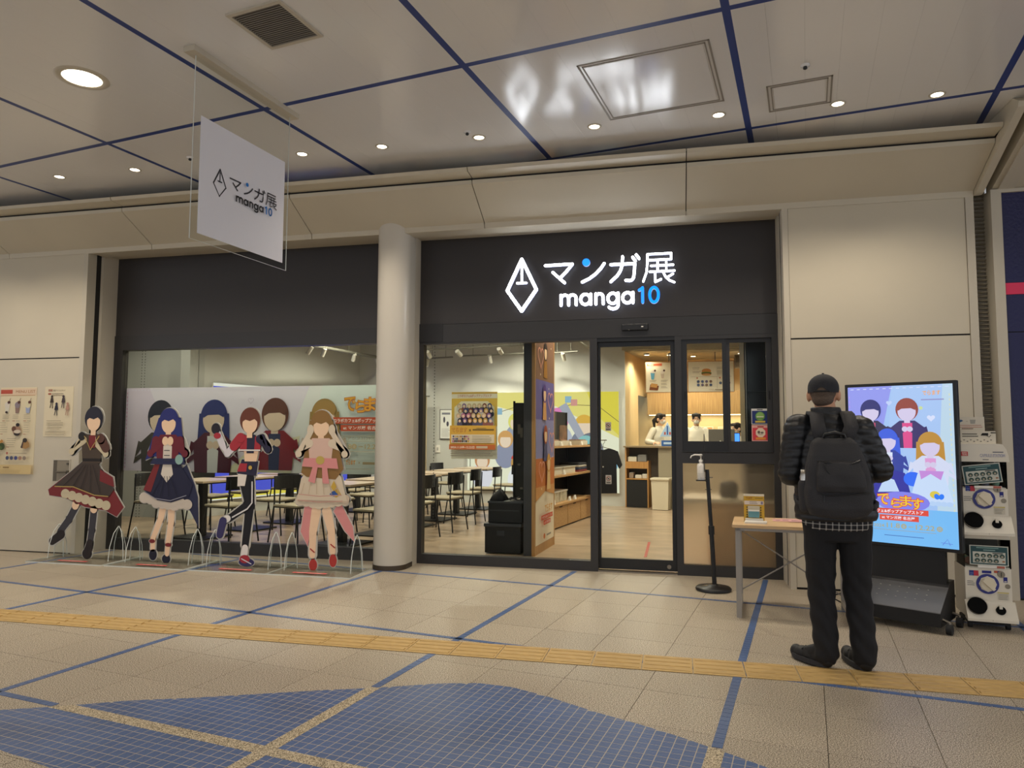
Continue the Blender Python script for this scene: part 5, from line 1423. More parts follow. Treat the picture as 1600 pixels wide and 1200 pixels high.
s3 = [Ln([(.0, .86), (.02, .60), (-.02, .20)], .115, '#1c1b20', .075), Ln([(-.02, .18), (-.03, .1)], .07, '#e6e0da', .065), E_(.0, .045, .085, .04, '#3a3560'), E_(-.02, .075, .055, .04, '#a8323c'),
      Ln([(-.05, .84), (.0, .64)], .115, '#1c1b20', .09), Ln([(.0, .60), (-.20, .46)], .085, '#1c1b20', .07), Ln([(-.22, .46), (-.26, .44)], .07, '#e6e0da', .065), Ln([(-.27, .43), (-.30, .30)], .085, '#3a3560', .075), Pg([(-.12, .78), (-.04, .78), (-.02, .90), (-.12, .92)], '#e6dcd0'),
      Pg([(-.13, .90), (.08, .88), (.10, 1.02), (-.08, 1.04)], '#2c2a40'), Pg([(-.13, .92), (-.03, .92), (-.02, 1.0), (-.1, 1.0)], '#a8323c'), Pg([(-.05, 1.02), (.08, 1.02), (.10, 1.12), (-.06, 1.12)], SK), Pg([(-.11, 1.12), (.12, 1.12), (.12, 1.26), (-.09, 1.28)], '#a8323c'), Pg([(-.03, 1.10), (.05, 1.10), (.06, 1.28), (-.03, 1.28)], '#2c2a40'),
      Ln([(-.10, 1.24), (-.24, 1.10), (-.30, 1.18), (-.36, 1.30)], .085, '#d8d2d6', .065), Ln([(-.1, 1.25), (-.17, 1.17)], .1, '#a8323c', .1), Ln([(.11, 1.24), (.20, 1.14), (.14, 1.26)], .085, '#2c2a40', .06), E_(-.38, 1.34, .05, .055, '#26242c'), E_(-.36, 1.27, .04, .03, '#a8323c')] + head(.0, 1.40, '#6a3b2c')
s3 += [Ln([(.045, .82), (.05, .62), (.0, .56), (-.16, .475)], .016, '#d8d4d2', .014), Ln([(-.11, 1.13), (.12, 1.13)], .014, '#e6e0da', .014), E_(.02, .96, .02, .02, '#c9a650'), Ln([(-.045, .08), (.06, .035)], .010, '#d8d4d8', .010)]
standee('third acrylic standee from the left, plain running figure in red, navy and black', -4.08, s3, -.44, .385)
s4 = [Pg([(-.16, .62), (-.20, .36), (-.12, .22), (-.08, .50), (-.06, .62)], PNK), Pg([(.20, .66), (.34, .42), (.36, .28), (.26, .38), (.14, .56)], PNK), Ln([(-.04, .56), (-.07, .36), (-.07, .14)], .10, SK, .06), Ln([(.07, .56), (.12, .38), (.14, .18)], .10, SK, .06), E_(-.06, .05, .042, .055, '#b03a34'), E_(.145, .10, .038, .06, '#b03a34'), Ln([(-.09, .20), (-.05, .17)], .012, '#b03a34', .012), Ln([(.12, .25), (.16, .22)], .012, '#b03a34', .012)] + frill([(-.21 + .066 * k, .62 + .01 * abs(k - 3)) for k in range(8)], CRM, .05) + frill([(-.20 + .066 * k, .68) for k in range(8)], '#cdb9a0', .045) + [
      Pg([(-.24, .66), (.28, .66), (.22, .88), (.09, 1.02), (-.09, 1.02), (-.2, .86)], CRM), Pg([(.12, .72), (.18, .78), (.22, .72), (.17, .69)], '#c9a544'), Pg([(.10, .72), (.145, .76), (.19, .72), (.145, .70)], '#3f63a8')] + head(.0, 1.37, '#8c6a3c', 1.0, [(-.20, .92), (-.14, .88), (.16, .86), (.24, .96), (.12, 1.42), (-.12, 1.42)]) + [
      Pg([(-.11, 1.0), (.11, 1.0), (.13, 1.20), (.09, 1.25), (-.09, 1.25), (-.13, 1.20)], '#d9b7a6'), Ln([(-.12, 1.2), (-.23, 1.10), (-.11, 1.30)], .085, CRM, .05), Ln([(.12, 1.2), (.25, 1.10), (.12, 1.30)], .085, CRM, .05), E_(-.11, 1.33, .035, .05, CRM), E_(.115, 1.33, .035, .05, CRM), Pg([(-.19, .98), (.19, .96), (.17, 1.06), (-.17, 1.06)], PNK), Pg([(-.07, 1.0), (-.02, 1.0), (-.05, .82), (-.12, .84)], PNK), Pg([(.02, 1.0), (.07, 1.0), (.10, .82), (.03, .82)], PNK), E_(.0, 1.04, .045, .04, '#c2a85a')]
s4 += [Ln([(-.16 + .065 * k, .84 - .01 * abs(k - 2)), (-.19 + .08 * k, .72)], .006, '#c3ad92', .006) for k in range(6)] + [Ln([(-.22, .66), (.0, .645), (.24, .66)], .008, '#c99a8c', .008), Ln([(-.21, .715), (.0, .70), (.23, .715)], .008, '#c99a8c', .008), Pg([(.12, .79), (.15, .85), (.18, .79), (.15, .75)], '#c9a544')]
standee('rightmost acrylic standee, plain figure with light brown hair, cream and pink dress', -3.31, s4, -.375, .46)
# ================================================================ DISPENSER, TABLE, DISPLAY, CAPSULE MACHINE
dp = thing('sanitizer_stand', 'black pole stand with a round foot by the frosted pane, holding white pump bottle', 'stand', (.29, -.60, 0))
MB().lathe([(.145, .004), (.147, .018), (.135, .030), (.05, .038), (.035, .052)], M_BLACK, n=36).build('foot', dp)
MB().tube([(.01, 0, .03), (-.008, 0, .48)], .019, M_BLACK, 12).build('lower_pole', dp)
MB().tube([(-.008, 0, .46), (-.009, 0, .53)], .025, M_BLACK, 12).build('collar', dp)
MB().tube([(-.009, 0, .50), (-.036, 0, 1.00)], .0165, M_BLACK, 12).build('upper_pole', dp)
MB().box((-.128, -.045, .905), (-.04, .045, .912), M_BLACK).box((-.05, -.01, .90), (-.03, .01, 1.0), M_BLACK).box((-.055, -.004, .93), (.01, .004, .938), M_STEEL).box((-.055, -.004, .83), (.0, .004, .836), M_STEEL).build('bottle_bracket', dp)
MB().box((-.058, -.03, .98), (-.054, .03, 1.30), M_BLACK).build('back_plate', dp)
bt = thing('pump_bottle', 'white pump bottle of hand sanitizer on the black pole stand', 'bottle', (.205, -.60, .913))
MB().lathe([(.028, 0), (.032, .006), (.032, .118), (.026, .134), (.013, .142), (.013, .15)], M_WHITE, n=20).build('body', bt)
MB().lathe([(.017, .148), (.017, .168), (.006, .171), (.006, .20), (.015, .202), (.015, .216), (.004, .218)], M_WHITE, n=16).build('pump_head', bt)
MB().tube([(0, 0, .209), (-.05, 0, .211), (-.078, 0, .20), (-.085, 0, .182)], [.007, .006, .005, .005], M_WHITE, 8).build('nozzle', bt)
MB().cyl((0, 0, .03), (0, 0, .06), .0325, mat('bottle_label', '#d3cfc4', .6), n=20).build('label_band', bt)
# ---- small folding table
TY = math.radians(-6)
tb = thing('side_table', 'pale wood-topped desk on grey steel legs with crossed braces, in front of the frosted pane', 'table', (.382, -1.52, 0), TY)
TW, TD, TH = .80, .55, .655
M_LEG = mat('leg_grey', '#9b958c', .4, metal=.3)
MB().bevbox((0, 0, TH - .022), (TW, TD, TH), .002, wood('table_top_wood', '#c7a273', '#dcbd90', (2, 24, 24), .4)).build('table_top', tb)
for x in (.02, TW - .055):
    for y in (.03, TD - .065):
        MB().box((x, y, 0.0), (x + .035, y + .035, TH - .022), M_LEG).build('leg', tb)
    MB().box((x, .065, TH - .055), (x + .035, TD - .065, TH - .022), M_LEG).box((x, .065, .05), (x + .035, TD - .065, .08), M_LEG).build('end_rail', tb)
MB().box((.02, .03, TH - .045), (TW - .02, .05, TH - .022), M_LEG).build('front_rail', tb)
for a, b in (((.04, TD - .03, .56), (TW - .04, TD - .03, .10)), ((.04, TD - .045, .10), (TW - .04, TD - .045, .56))):
    MB().cyl(a, b, .0055, M_LEG, n=8).build('cross_brace', tb)
def on_table(x, y, z=0.0):
    p = Matrix.Rotation(TY, 4, 'Z') @ Vector((x, y, TH + z)) + Vector((.382, -1.52, 0))
    return tuple(p)
ls = thing('leaflet_stand', 'small clear stand with a yellow flyer and teal pocket card on the wooden desk', 'sign', on_table(.075, .27), TY)
MB().box((0, .0, .0), (.15, .004, .205), M_ACRYL).box((.0, -.07, .0), (.15, .0, .003), M_ACRYL).build('acrylic_holder', ls)
MB().box((.003, -.004, .003), (.147, -.001, .20), pm('#cfa63a')).build('flyer', ls)
P = Print((.003, -.0045, .003), step=.0005)
P.rect(0, .18, .144, .197, '#e4dcc4'); P.text('でらます', .015, .158, .016, '#9c4a26', .045, .02); P.rect(.08, .163, .135, .168, '#8f7434'); P.rect(.004, .118, .14, .146, '#dccfc2'); P.rect(.12, .122, .134, .142, '#8a7f94'); P.bars(.04, .136, .07, 2, .012, .005, '#a2968a')
P.rect(.028, .04, .112, .11, '#c9bfa6')
for k in range(5): P.rect(.018, .095 - .018 * k, .027, .103 - .018 * k, '#3a3428'); P.rect(.114, .093 - .018 * k, .123, .101 - .018 * k, '#3a3428')
P.build('printed_face', ls)
MB().bevbox((.034, -.030, .028), (.112, -.018, .082), .006, mat('teal_card', '#5f9199', .35)).box((.034, -.032, .074), (.112, -.016, .084), M_WHITE).build('pocket_card', ls)
MB().box((.012, -.05, .003), (.138, -.012, .022), M_WHITE).build('card_stack', ls)
pp = thing('paper_stack', 'thin stack of white slips in front of the yellow flyer on the desk', 'paper', on_table(.083, .10), TY)
for k in range(3):
    MB().box((.002 * k, .001 * k, .004 * k), (.15 + .002 * k, .105, .004 * k + .0035), M_WHITE).build('sheet', pp)
pk = thing('pink_leaflets', 'pink leaflets spread at the back right of the desk', 'paper', on_table(.28, .30), TY)
for k, (dx, dy) in enumerate(((0, 0), (.05, .02), (.11, -.02))):
    MB().box((dx, dy, .001 + .0015 * k), (dx + .13, dy + .16, .0022 + .0015 * k), mat('leaflet_pink', '#dba8a4', .5)).box((dx + .02, dy + .05, .0022 + .0015 * k), (dx + .09, dy + .08, .0025 + .0015 * k), mat('leaflet_print', '#8f5a63', .5)).build('leaflet', pk)
# ---- digital signage
dy_ = thing('digital_display', 'tall portrait digital display on a black wheeled stand, showing a blue event picture', 'display', (1.56, -1.30, 0), math.radians(-31.3))
MB().bevbox((-.363, -.028, .505), (.363, .03, 1.668), .006, M_BLACK).build('screen_housing', dy_)
P = Print((-.340, -.0285, .530), emit=.92, step=.0006)
SW, SH_ = .68, 1.115
P.rect(0, 0, SW, SH_, '#9fc0ee'); P.poly([(0, .3), (0, SH_), (.30, SH_), (.12, .3)], '#8f96e8'); P.poly([(.30, SH_), (.25, .55), (SW, .5), (SW, SH_)], '#a4c2ee'); P.poly([(.55, .1), (SW, .1), (SW, SH_), (.62, SH_)], '#b9d2e4'); P.rect(0, 0, SW, .25, '#74b8f0')
for k in range(15): P.rect(.02 + k * .044, 1.095, .042 + k * .044, 1.10, '#cfd8f6'); P.k -= 1
P.k += 1
for k in range(24): P.rect(.012, .25 + k * .034, .018, .265 + k * .034, '#b48fe8'); P.rect(.66, .25 + k * .034, .666, .265 + k * .034, '#d6d8b4'); P.k -= 1
P.k += 1
P.text('でらます', .50, 1.04, .032, '#f0a23a', .11, .02); P.rect(.49, 1.005, .63, 1.013, '#8f8fc0')
for u, v, s, h, t_, a, l in ((.16, .93, .26, '#2a2d6e', '#2f2a4a', '#c04a6a', False), (.40, .93, .27, '#8f4238', '#3a2f66', '#d84a8a', False), (.27, .72, .26, '#3a5cd8', '#2f3f9a', '#d6e0f4', True), (.54, .69, .28, '#b98a3c', '#cfd6ee', '#d79ad0', True)):
    plain_figure(P, u, v, s, h, t_, a, '#cfc6e4', l)
P.poly([(.08, .30), (.42, .32), (.38, .50), (.2, .54)], '#2c2f9a'); P.poly([(.2, .36), (.34, .37), (.31, .45), (.25, .47)], '#bcd2f0'); P.poly([(.06, .36), (.14, .40), (.18, .48)], '#c8305a'); P.ell(.43, .46, .06, .05, '#2f6af0')
P.poly([(.40, .30), (.67, .31), (.62, .50), (.46, .50)], '#c4d8f4'); P.poly([(.47, .52), (.62, .52), (.60, .46), (.54, .50), (.48, .46)], '#c08ad6')
P.ell(.56, .36, .03, .025, '#d8c44a'); P.ell(.572, .348, .016, .02, '#2f7af4', 12, .4); P.ell(.60, .348, .016, .02, '#2f7af4', 12, -.4)
for k in range(8): P.ell(.41 + .034 * k, .30, .022, .016, '#b2cdf0'); P.k -= 1
P.k += 1
P.ell(.36, .30, .17, .07, '#7f7fe6')
for ch, u, v, hh in (('で', .20, .275, .075), ('ら', .285, .258, .062), ('ま', .345, .272, .07), ('す', .415, .252, .075)):
    P.text(ch, u - .004, v - .005, hh + .01, '#d8462a', .082, .06); P.text(ch, u, v, hh, '#e8c63c', .074, .01)
P.poly([(.06, .212), (.52, .212), (.52, .25), (.06, .25)], '#d84a3a'); P.text('コラボカフェ&ポップアップストア', .09, .219, .025, '#f2e8f4', .40, .02)
P.rect(.21, .168, .46, .205, '#d84a3a'); P.text('at マンガ展 名古屋', .225, .175, .024, '#f2e8f4', .21, .02)
P.text('2024.', .17, .116, .022, '#a9a78a', .075, .015); P.text('11.8', .255, .116, .034, '#a9a78a', .085, .02); P.ell(.365, .132, .018, .018, '#a9a78a'); P.text('金', .355, .122, .02, '#74b8f0', .02); P.rect(.395, .129, .425, .134, '#a9a78a'); P.text('12.22', .44, .116, .034, '#a9a78a', .115, .02); P.ell(.585, .132, .018, .018, '#a9a78a'); P.text('日', .577, .122, .02, '#74b8f0', .016)
P.rect(.02, .10, .15, .15, '#8fb4de'); P.rect(.024, .104, .146, .146, '#74b8f0'); P.bars(.03, .135, .1, 2, .018, .006, '#a9a78a')
P.bars(.17, .10, .44, 1, .01, .004, '#94a4b0'); P.bars(.24, .062, .28, 1, .01, .004, '#3d62a8'); P.line([(.60, .03), (.63, .07), (.645, .03)], .004, '#5f7ad8'); P.line([(.59, .045), (.66, .04)], .003, '#5f7ad8')
P.heart(.56, .88, .026, '#d4dcf6', False); P.heart(.30, .99, .02, '#bccdf4', False); P.ell(.5, .95, .012, .012, '#c6d89a')
P.build('screen', dy_)
MB().box((-.27, .0, .22), (.25, .05, .52), M_BLACK).build('column', dy_)
MB().prism([(-.24, .045), (.14, .045), (.14, .30), (.02, .30), (-.02, .265), (-.24, .135)], -.22, .265, mat('foot_black', '#0e0e0e', .5), 'yz').build('foot', dy_)
MB().prism([(-.243, .133), (-.24, .138), (-.02, .268), (-.02, .262)], -.22, .265, mat('foot_edge', '#5a5a5a', .4), 'yz').build('foot_front_edge', dy_)
vn = MB()
for r_ in range(3):
    for k in range(7):
        y = -.06 - .045 * r_; z = .265 + (y + .02) / .22 * .13 + .0012
        vn.box((-.21 + .06 * k, y - .004, z - .002), (-.20 + .06 * k, y + .004, z + .0015), mat('vent_hole', '#cfc8b8', .5))
vn.build('vent_hole_rows', dy_)
for x, y in ((.30, -.20), (.30, .06), (-.25, -.20), (-.25, .06)):
    w = MB().cyl((x - .012, y, .034), (x + .022, y, .034), .033, M_BLKM, n=16).build('caster', dy_)
    MB().tube([(x + .005, y, .036), (x + .005, y + .01, .075), (x - .05 * (1 if x > 0 else -1), y + .01, .09)], .011, M_STEEL, 6).build('caster_arm', w)
cbl = thing('power_cable', 'black power cable lying on the paving between table and display', 'cable', (0, 0, 0))
MB().tube([(1.33, -.42, .006), (1.29, -.50, .006), (1.23, -.58, .006), (1.20, -.70, .006), (1.23, -.85, .006), (1.29, -.95, .006), (1.31, -1.00, .006), (1.33, -1.02, .006)], .005, M_BLKM, 6).build('cord', cbl)
MB().box((1.315, -.43, .002), (1.345, -.395, .02), M_BLKM).build('plug', cbl)
# ---- capsule-toy machine, two stacked units
gm = thing('capsule_machine', 'white double-stacked capsule toy vending machine right of the display', 'vending machine', (2.03, -1.42, 0), math.radians(-6))
M_GW = mat('machine_white', '#ded6c4', .35); M_GB = mat('machine_navy', '#2a2f7d', .4)
HW = .135
fr_ = MB()
for x in (-.11, .11):
    for y in (.03, .22): fr_.cyl((x - .012, y, .022), (x + .012, y, .022), .021, M_BLKM, n=12)
fr_.box((-.12, .01, .03), (.12, .25, .05), M_BLKM).build('wheeled_base', gm)
def unit(z0, zm, zw, top):
    MB().bevbox((-HW, .0, z0), (HW, .27, zm), .004, M_GW).build('cabinet', gm)
    MB().prism([(.0, z0 + .115), (-.008, z0 + .108), (-.066, z0 + .005), (-.066, z0 - .012), (.0, z0 + .0)], -HW - .008, HW + .012, M_GW, 'yz').build('tray', gm)
    MB().box((.0, -.0672, z0 - .005), (.002, -.0655, z0 + .004), M_STEEL).build('tray_seam', gm)
    c = (-.005, z0 + .225)
    d = MB().cyl((c[0], -.006, c[1]), (c[0], .0, c[1]), .066, M_GB, n=32).cyl((c[0], -.009, c[1]), (c[0], -.005, c[1]), .052, M_GW, n=8).build('dial', gm)
    MB().cyl((c[0], -.02, c[1]), (c[0], -.008, c[1]), .044, M_CREAM, n=24).prism([(c[0] - .038, c[1] + .022), (c[0] + .026, c[1] - .04), (c[0] + .04, c[1] - .028), (c[0] - .024, c[1] + .034)], -.034, -.018, M_CREAM, 'xz').build('knob', d)
    MB().cyl((-.078, -.042, z0 + .088), (-.078, -.004, z0 + .065), .056, mat('chute_black', '#070707', .9, spec=.15), n=28).cyl((-.078, -.0425, z0 + .0883), (-.078, -.039, z0 + .0862), .060, M_GW, n=28, caps=False).build('capsule_chute', gm)
    MB().cyl((.055, -.046, z0 + .066), (.055, -.01, z0 + .045), .028, mat('chute_black', '#070707', .9, spec=.15), n=20).box((.046, -.046, z0 + .072), (.064, -.034, z0 + .098), M_GW).build('coin_return', gm)
    MB().cyl((.075, -.006, z0 + .292), (.075, .0, z0 + .292), .022, mat('coin_plate', '#8a8272', .4, metal=.6), n=20).cyl((.11, -.004, z0 + .215), (.11, 0, z0 + .215), .015, mat('coin_plate', '#8a8272', .4, metal=.6), n=16).box((.073, -.008, z0 + .278), (.077, -.006, z0 + .306), M_BLACK).build('coin_slot', gm)
    P = Print((-HW, -.0008, z0), step=.0005)
    P.rect(.025, .275, .052, .31, '#2f3f86'); P.rect(.052, .275, .08, .31, '#c03a48'); P.bars(.03, .29, .02, 2, .012, .003, '#8f9cc8')
    P.build('price_label', gm); P = Print((-HW, -.0008, z0), step=.0005)
    P.rect(.10, .295, .155, .312, '#2a2f7d'); P.build('title_label', gm); P = Print((-HW, -.0008, z0), step=.0005)
    P.rect(.17, .30, .21, .315, '#b5573c'); P.rect(.19, .302, .212, .313, '#3d4a8a'); P.build('coin_label', gm); P = Print((-HW, -.0008, z0), step=.0005); P.rect(.222, .24, .245, .275, '#2a2f7d'); P.rect(.226, .244, .241, .25, '#d9d4c6')
    P.build('change_label', gm); P = Print((-HW, -.0008, z0), step=.0005)
    P.bars(.012, .235, .05, 3, .012, .004, '#6a6a6a'); P.rect(.185, .125, .25, .175, '#cfc7b4'); P.rect(.185, .168, .25, .175, '#c9b96a'); P.bars(.19, .158, .055, 4, .010, .003, '#8d8678')
    P.build('instruction_labels', gm)
    MB().box((-HW + .006, .01, zm), (HW - .006, .262, zm + .006), M_GW).box((-HW + .004, .25, zm), (HW - .004, .265, zw), mat('bin_dark', '#3b372f', .6)).build('bin_back', gm)
    caps = MB()
    rr = random.Random(int(z0 * 100))
    for k in range(12):
        caps.ball((-.09 + .06 * (k % 4), .09 + .055 * (k // 4 % 3), zm + .032), .026, pm(rr.choice(['#6f8f7a', '#a89a6a', '#8f6a5a', '#7a7f8f'])), 10, 6)
    caps.build('capsules', gm, kind='stuff')
    MB().box((-HW, .0, zm), (-HW + .003, .25, zw), M_ACRYL).box((HW - .003, 0, zm), (HW, .25, zw), M_ACRYL).box((-HW, -.003, zm), (HW, .0, zw), M_ACRYL).build('clear_bin', gm)
    tilt = .12 if top else -.01
    w, h = .225, .13
    ct_, st_ = math.cos(tilt), math.sin(tilt)
    O = Vector((-.115 if top else -.105, -.0085, zm + .02))
    U = Vector((ct_, 0, st_)); V = Vector((-st_, 0, ct_))
    cb_ = MB(); N_ = Vector((0, -1, 0))
    vs = [O, O + U * w, O + U * w + V * h, O + V * h]
    cb_.add(vs + [v - N_ * .002 for v in vs], [(0, 1, 2, 3), (7, 6, 5, 4), (0, 4, 5, 1), (1, 5, 6, 2), (2, 6, 7, 3), (3, 7, 4, 0)], pm('#c9c9bd')).build('display_card', gm)
    P = Print(O, U, V, step=.0005)
    P.rect(.006, .006, w - .006, h - .006, '#2f5154'); P.rect(.018, .014, w - .018, .088, '#cfcfc2'); P.bars(.04, .112, .14, 1, .01, .006, '#7fa09a', .1); P.bars(.08, .098, .07, 1, .01, .005, '#9ab4ae', .1)
    for r_ in range(2):
        for k in range(5 if r_ == 0 else 4): P.ell(.043 + .036 * k, .064 - .032 * r_, .0145, .0135, '#34504a'); P.ell(.043 + .036 * k, .061 - .032 * r_, .007, .007, '#a9a08c')
    P.rect(.13, .08, .19, .086, '#4a4a44'); P.rect(.185, .026, .2, .036, '#a87a5a')
    P.build('printed_card', gm)
    MB().box((-.06, -.012, zm + .002), (.1, -.004, zm + .018), M_WHITE).box((.05, -.013, zm + .003), (.095, -.012, zm + .017), mat('price_tag_red', '#b0604c', .5)).build('price_strip', gm)
unit(.075, .405, .600, False)
MB().bevbox((-HW, 0, .595), (HW, .27, .635), .004, M_GW).build('deck', gm)
unit(.640, .935, 1.115, True)
hd_ = [( -.145, 1.115), (.15, 1.115), (.146, 1.16), (.135, 1.20), (.115, 1.232), (.10, 1.236), (-.145, 1.236)]
MB().prism(hd_, -.012, .27, M_GW, 'xz').build('header', gm)
P = Print((-.145, -.0125, 1.115), step=.0005)
P.rect(.015, .038, .055, .068, '#c23a3a'); P.text('BAN', .020, .055, .008, '#f0e4d8', .028, .03); P.text('DAI', .023, .043, .008, '#f0e4d8', .026, .03)
P.build('maker_logo', gm); P = Print((-.145, -.0125, 1.115), step=.0005)
P.text('CAPSULE STATION', .125, .032, .020, '#4a56a0', .145, .035); P.text('CAPSULE STATION', .126, .0335, .016, '#dcd8ce', .142, .0); P.rect(.2, .063, .262, .068, '#3d3f5e'); P.rect(.14, .012, .175, .017, '#6a6a70')
P.build('header_print', gm)
for nm_, lab, O, w, h in (('upper', 'upper white paper notice with a blue arc and grey cup, above the capsule machine', (-.145, .14, 1.237), .20, .185), ('lower', 'lower white paper notice with a black camera drawing, on top of the capsule machine', (-.14, .05, 1.237), .235, .085)):
    p = Matrix.Rotation(math.radians(-6), 4, 'Z') @ Vector(O) + Vector((2.03, -1.42, 0))
    t = thing('paper_notice', lab, 'notice', p, math.radians(-6), 'paper notices on the capsule machine')
    MB().box((0, -.001, 0), (w, .001, h), pm('#d8d0be')).build('sheet', t)
    MB().box((0, .001, 0), (w, .006, .02), M_ACRYL).build('foot_strip', t)
    P = Print((0, -.0012, 0), step=.0005)
    if nm_ == 'upper':
        P.ell(.055, .152, .016, .014, '#3d5f86', 16, .3, 0, 200); P.line([(.088, .155), (.10, .155)], .004, '#b8ad98'); P.poly([(.115, .138), (.142, .138), (.147, .166), (.112, .166)], '#a7a49a'); P.rect(.01, .125, .18, .128, '#b0604c'); P.rect(.005, .113, .185, .116, '#b0503c'); P.rect(.06, .10, .13, .106, '#8f6a5a')
    else:
        P.rect(0, .072, .02, .08, '#3a3830'); P.rect(.205, .07, .235, .078, '#3a3830'); P.bars(.035, .062, .1, 2, .016, .007, '#6a655a'); P.poly([(.145, .055), (.19, .055), (.19, .072), (.155, .072)], '#1c1a18'); P.line([(.18, .055), (.195, .045), (.205, .058)], .004, '#3a3830')
        for k in range(10): P.rect(.02 + .02 * k, .012 + .01 * (k % 2), .03 + .02 * k, .018 + .01 * (k % 2), '#6f6a60'); P.k -= 1
        P.k += 1
    P.build('printed_face', t)
# ================================================================ PEOPLE
class Blob:
    """closed rounded pieces that are fused into one continuous skin"""
    def __init__(s): s.b = MB()
    def cap(s, p0, p1, r0, r1=None, n=14, flat=None):
        r1 = r0 if r1 is None else r1
        p0, p1 = Vector(p0), Vector(p1)
        d = p1 - p0; L = d.length; d.normalize()
        a = d.orthogonal().normalized() if flat is None else (Vector(flat[0]) - d * Vector(flat[0]).dot(d)).normalized()
        b = d.cross(a); k = 1 if flat is None else flat[1]
        rings = []
        for j in range(1, 6):
            t = PI / 2 * j / 5; rings.append((p0 - d * r0 * math.cos(t), r0 * math.sin(t)))
        for j in range(0, 5):
            t = PI / 2 * j / 5; rings.append((p1 + d * r1 * math.sin(t), r1 * math.cos(t)))
        vs = [c + (a * math.cos(2 * PI * i / n) * k + b * math.sin(2 * PI * i / n)) * r for c, r in rings for i in range(n)]
        m = len(rings)
        fs = [(q * n + i, q * n + (i + 1) % n, (q + 1) * n + (i + 1) % n, (q + 1) * n + i) for q in range(m - 1) for i in range(n)]
        s.b.add(vs, fs + [tuple(range(n - 1, -1, -1)), tuple(range((m - 1) * n, m * n))], M_BLKM, True)
        return s
    def ball(s, c, r, M=None):
        s.b.ball(c, r, M_BLKM, 18, 12, M); return s
    def loft(s, rows, e=2.0, n=28):
        """rows of (z, cx, cy, rx, ry); e > 2 squares the section off"""
        vs = []
        for z, cx, cy, rx, ry in rows:
            for i in range(n):
                t = 2 * PI * i / n; c, q = math.cos(t), math.sin(t)
                vs.append((cx + rx * math.copysign(abs(c) ** (2 / e), c), cy + ry * math.copysign(abs(q) ** (2 / e), q), z))
        m = len(rows)
        fs = [(q * n + i, q * n + (i + 1) % n, (q + 1) * n + (i + 1) % n, (q + 1) * n + i) for q in range(m - 1) for i in range(n)]
        s.b.add(vs, fs + [tuple(range(n - 1, -1, -1)), tuple(range((m - 1) * n, m * n))], M_BLKM, True)
        return s
    def fuse(s, name, material, voxel=.008, smooth=6, disp=None):
        me = s.b.mesh(name)
        o = bpy.data.objects.new(name, me); COL.objects.link(o)
        md = o.modifiers.new('r', 'REMESH'); md.mode = 'VOXEL'; md.voxel_size = voxel
        ms = o.modifiers.new('s', 'SMOOTH'); ms.factor = .5; ms.iterations = smooth
        dg = bpy.context.evaluated_depsgraph_get()
        out = bpy.data.meshes.new_from_object(o.evaluated_get(dg))
        bpy.data.objects.remove(o)
        if disp:
            ns = [v.normal.copy() for v in out.vertices]
            for v, n_ in zip(out.vertices, ns):
                v.co += n_ * disp(v.co, n_)
        out.materials.clear(); out.materials.append(material)
        for p in out.polygons: p.use_smooth = True; p.material_index = 0
        out.name = name
        return out
def hand(B, w, f, palm, side, r=.0085, curl=.55):
    """palm and five fingers at wrist w, pointing along f, palm facing direction palm; side = +1 when the thumb is to the left of f seen from the back of the hand"""
    w, f, palm = Vector(w), Vector(f).normalized(), Vector(palm).normalized()
    x = f.cross(palm).normalized() * side
    c = w + f * .045
    for k in range(4):
        q = w + f * .015 + x * (.028 - .018 * k) * .8
        B.cap(q, w + f * .085 + x * (.030 - .0195 * k), .015, .012, 8)
    for k, L in enumerate((.070, .078, .072, .056)):
        p = w + f * .088 + x * (.031 - .0205 * k)
        d = (f + x * (.10 - .07 * k)).normalized()
        for j, (l, a) in enumerate(((.45, curl * .45), (.32, curl * 1.1), (.23, curl * 1.6))):
            dd = (d * math.cos(a) + palm * math.sin(a)).normalized()
            q = p + dd * L * l
            B.cap(p, q, r - .0006 * j, r - .0006 * (j + 1), 8); p = q
    p = w + f * .022 + x * .030
    for j, (l, d) in enumerate(((.040, f * .55 + x * .75 + palm * .35), (.030, f * .85 + x * .30 + palm * .45), (.022, f + x * .05 + palm * .5))):
        q = p + d.normalized() * l; B.cap(p, q, .0125 - .0015 * j, .011 - .0015 * j, 8); p = q
def head_pieces(B, c, yaw=0.0, s=1.0):
    M = Matrix.Translation(c) @ Matrix.Rotation(yaw, 4, 'Z') @ Matrix.Scale(s, 4)
    T = lambda *p: M @ Vector(p)
    B.ball((0, -.010, .018), (.074, .094, .098), M)           # cranium (facing +y)
    B.ball((0, .018, -.045), (.058, .070, .068), M)           # face and jaw
    B.ball((0, .055, -.088), (.026, .026, .022), M)           # chin
    B.cap(T(0, .088, .008), T(0, .106, -.028), .010 * s, .014 * s, 10)   # nose
    for q in (-1, 1):
        B.ball((q * .081, -.010, -.010), (.013, .024, .036), M)          # ears
        B.ball((q * .040, .060, -.030), (.024, .026, .022), M)           # cheeks
    B.cap(T(-.028, .085, .030), T(.028, .085, .030), .010 * s, .010 * s, 8)  # brow
    return M
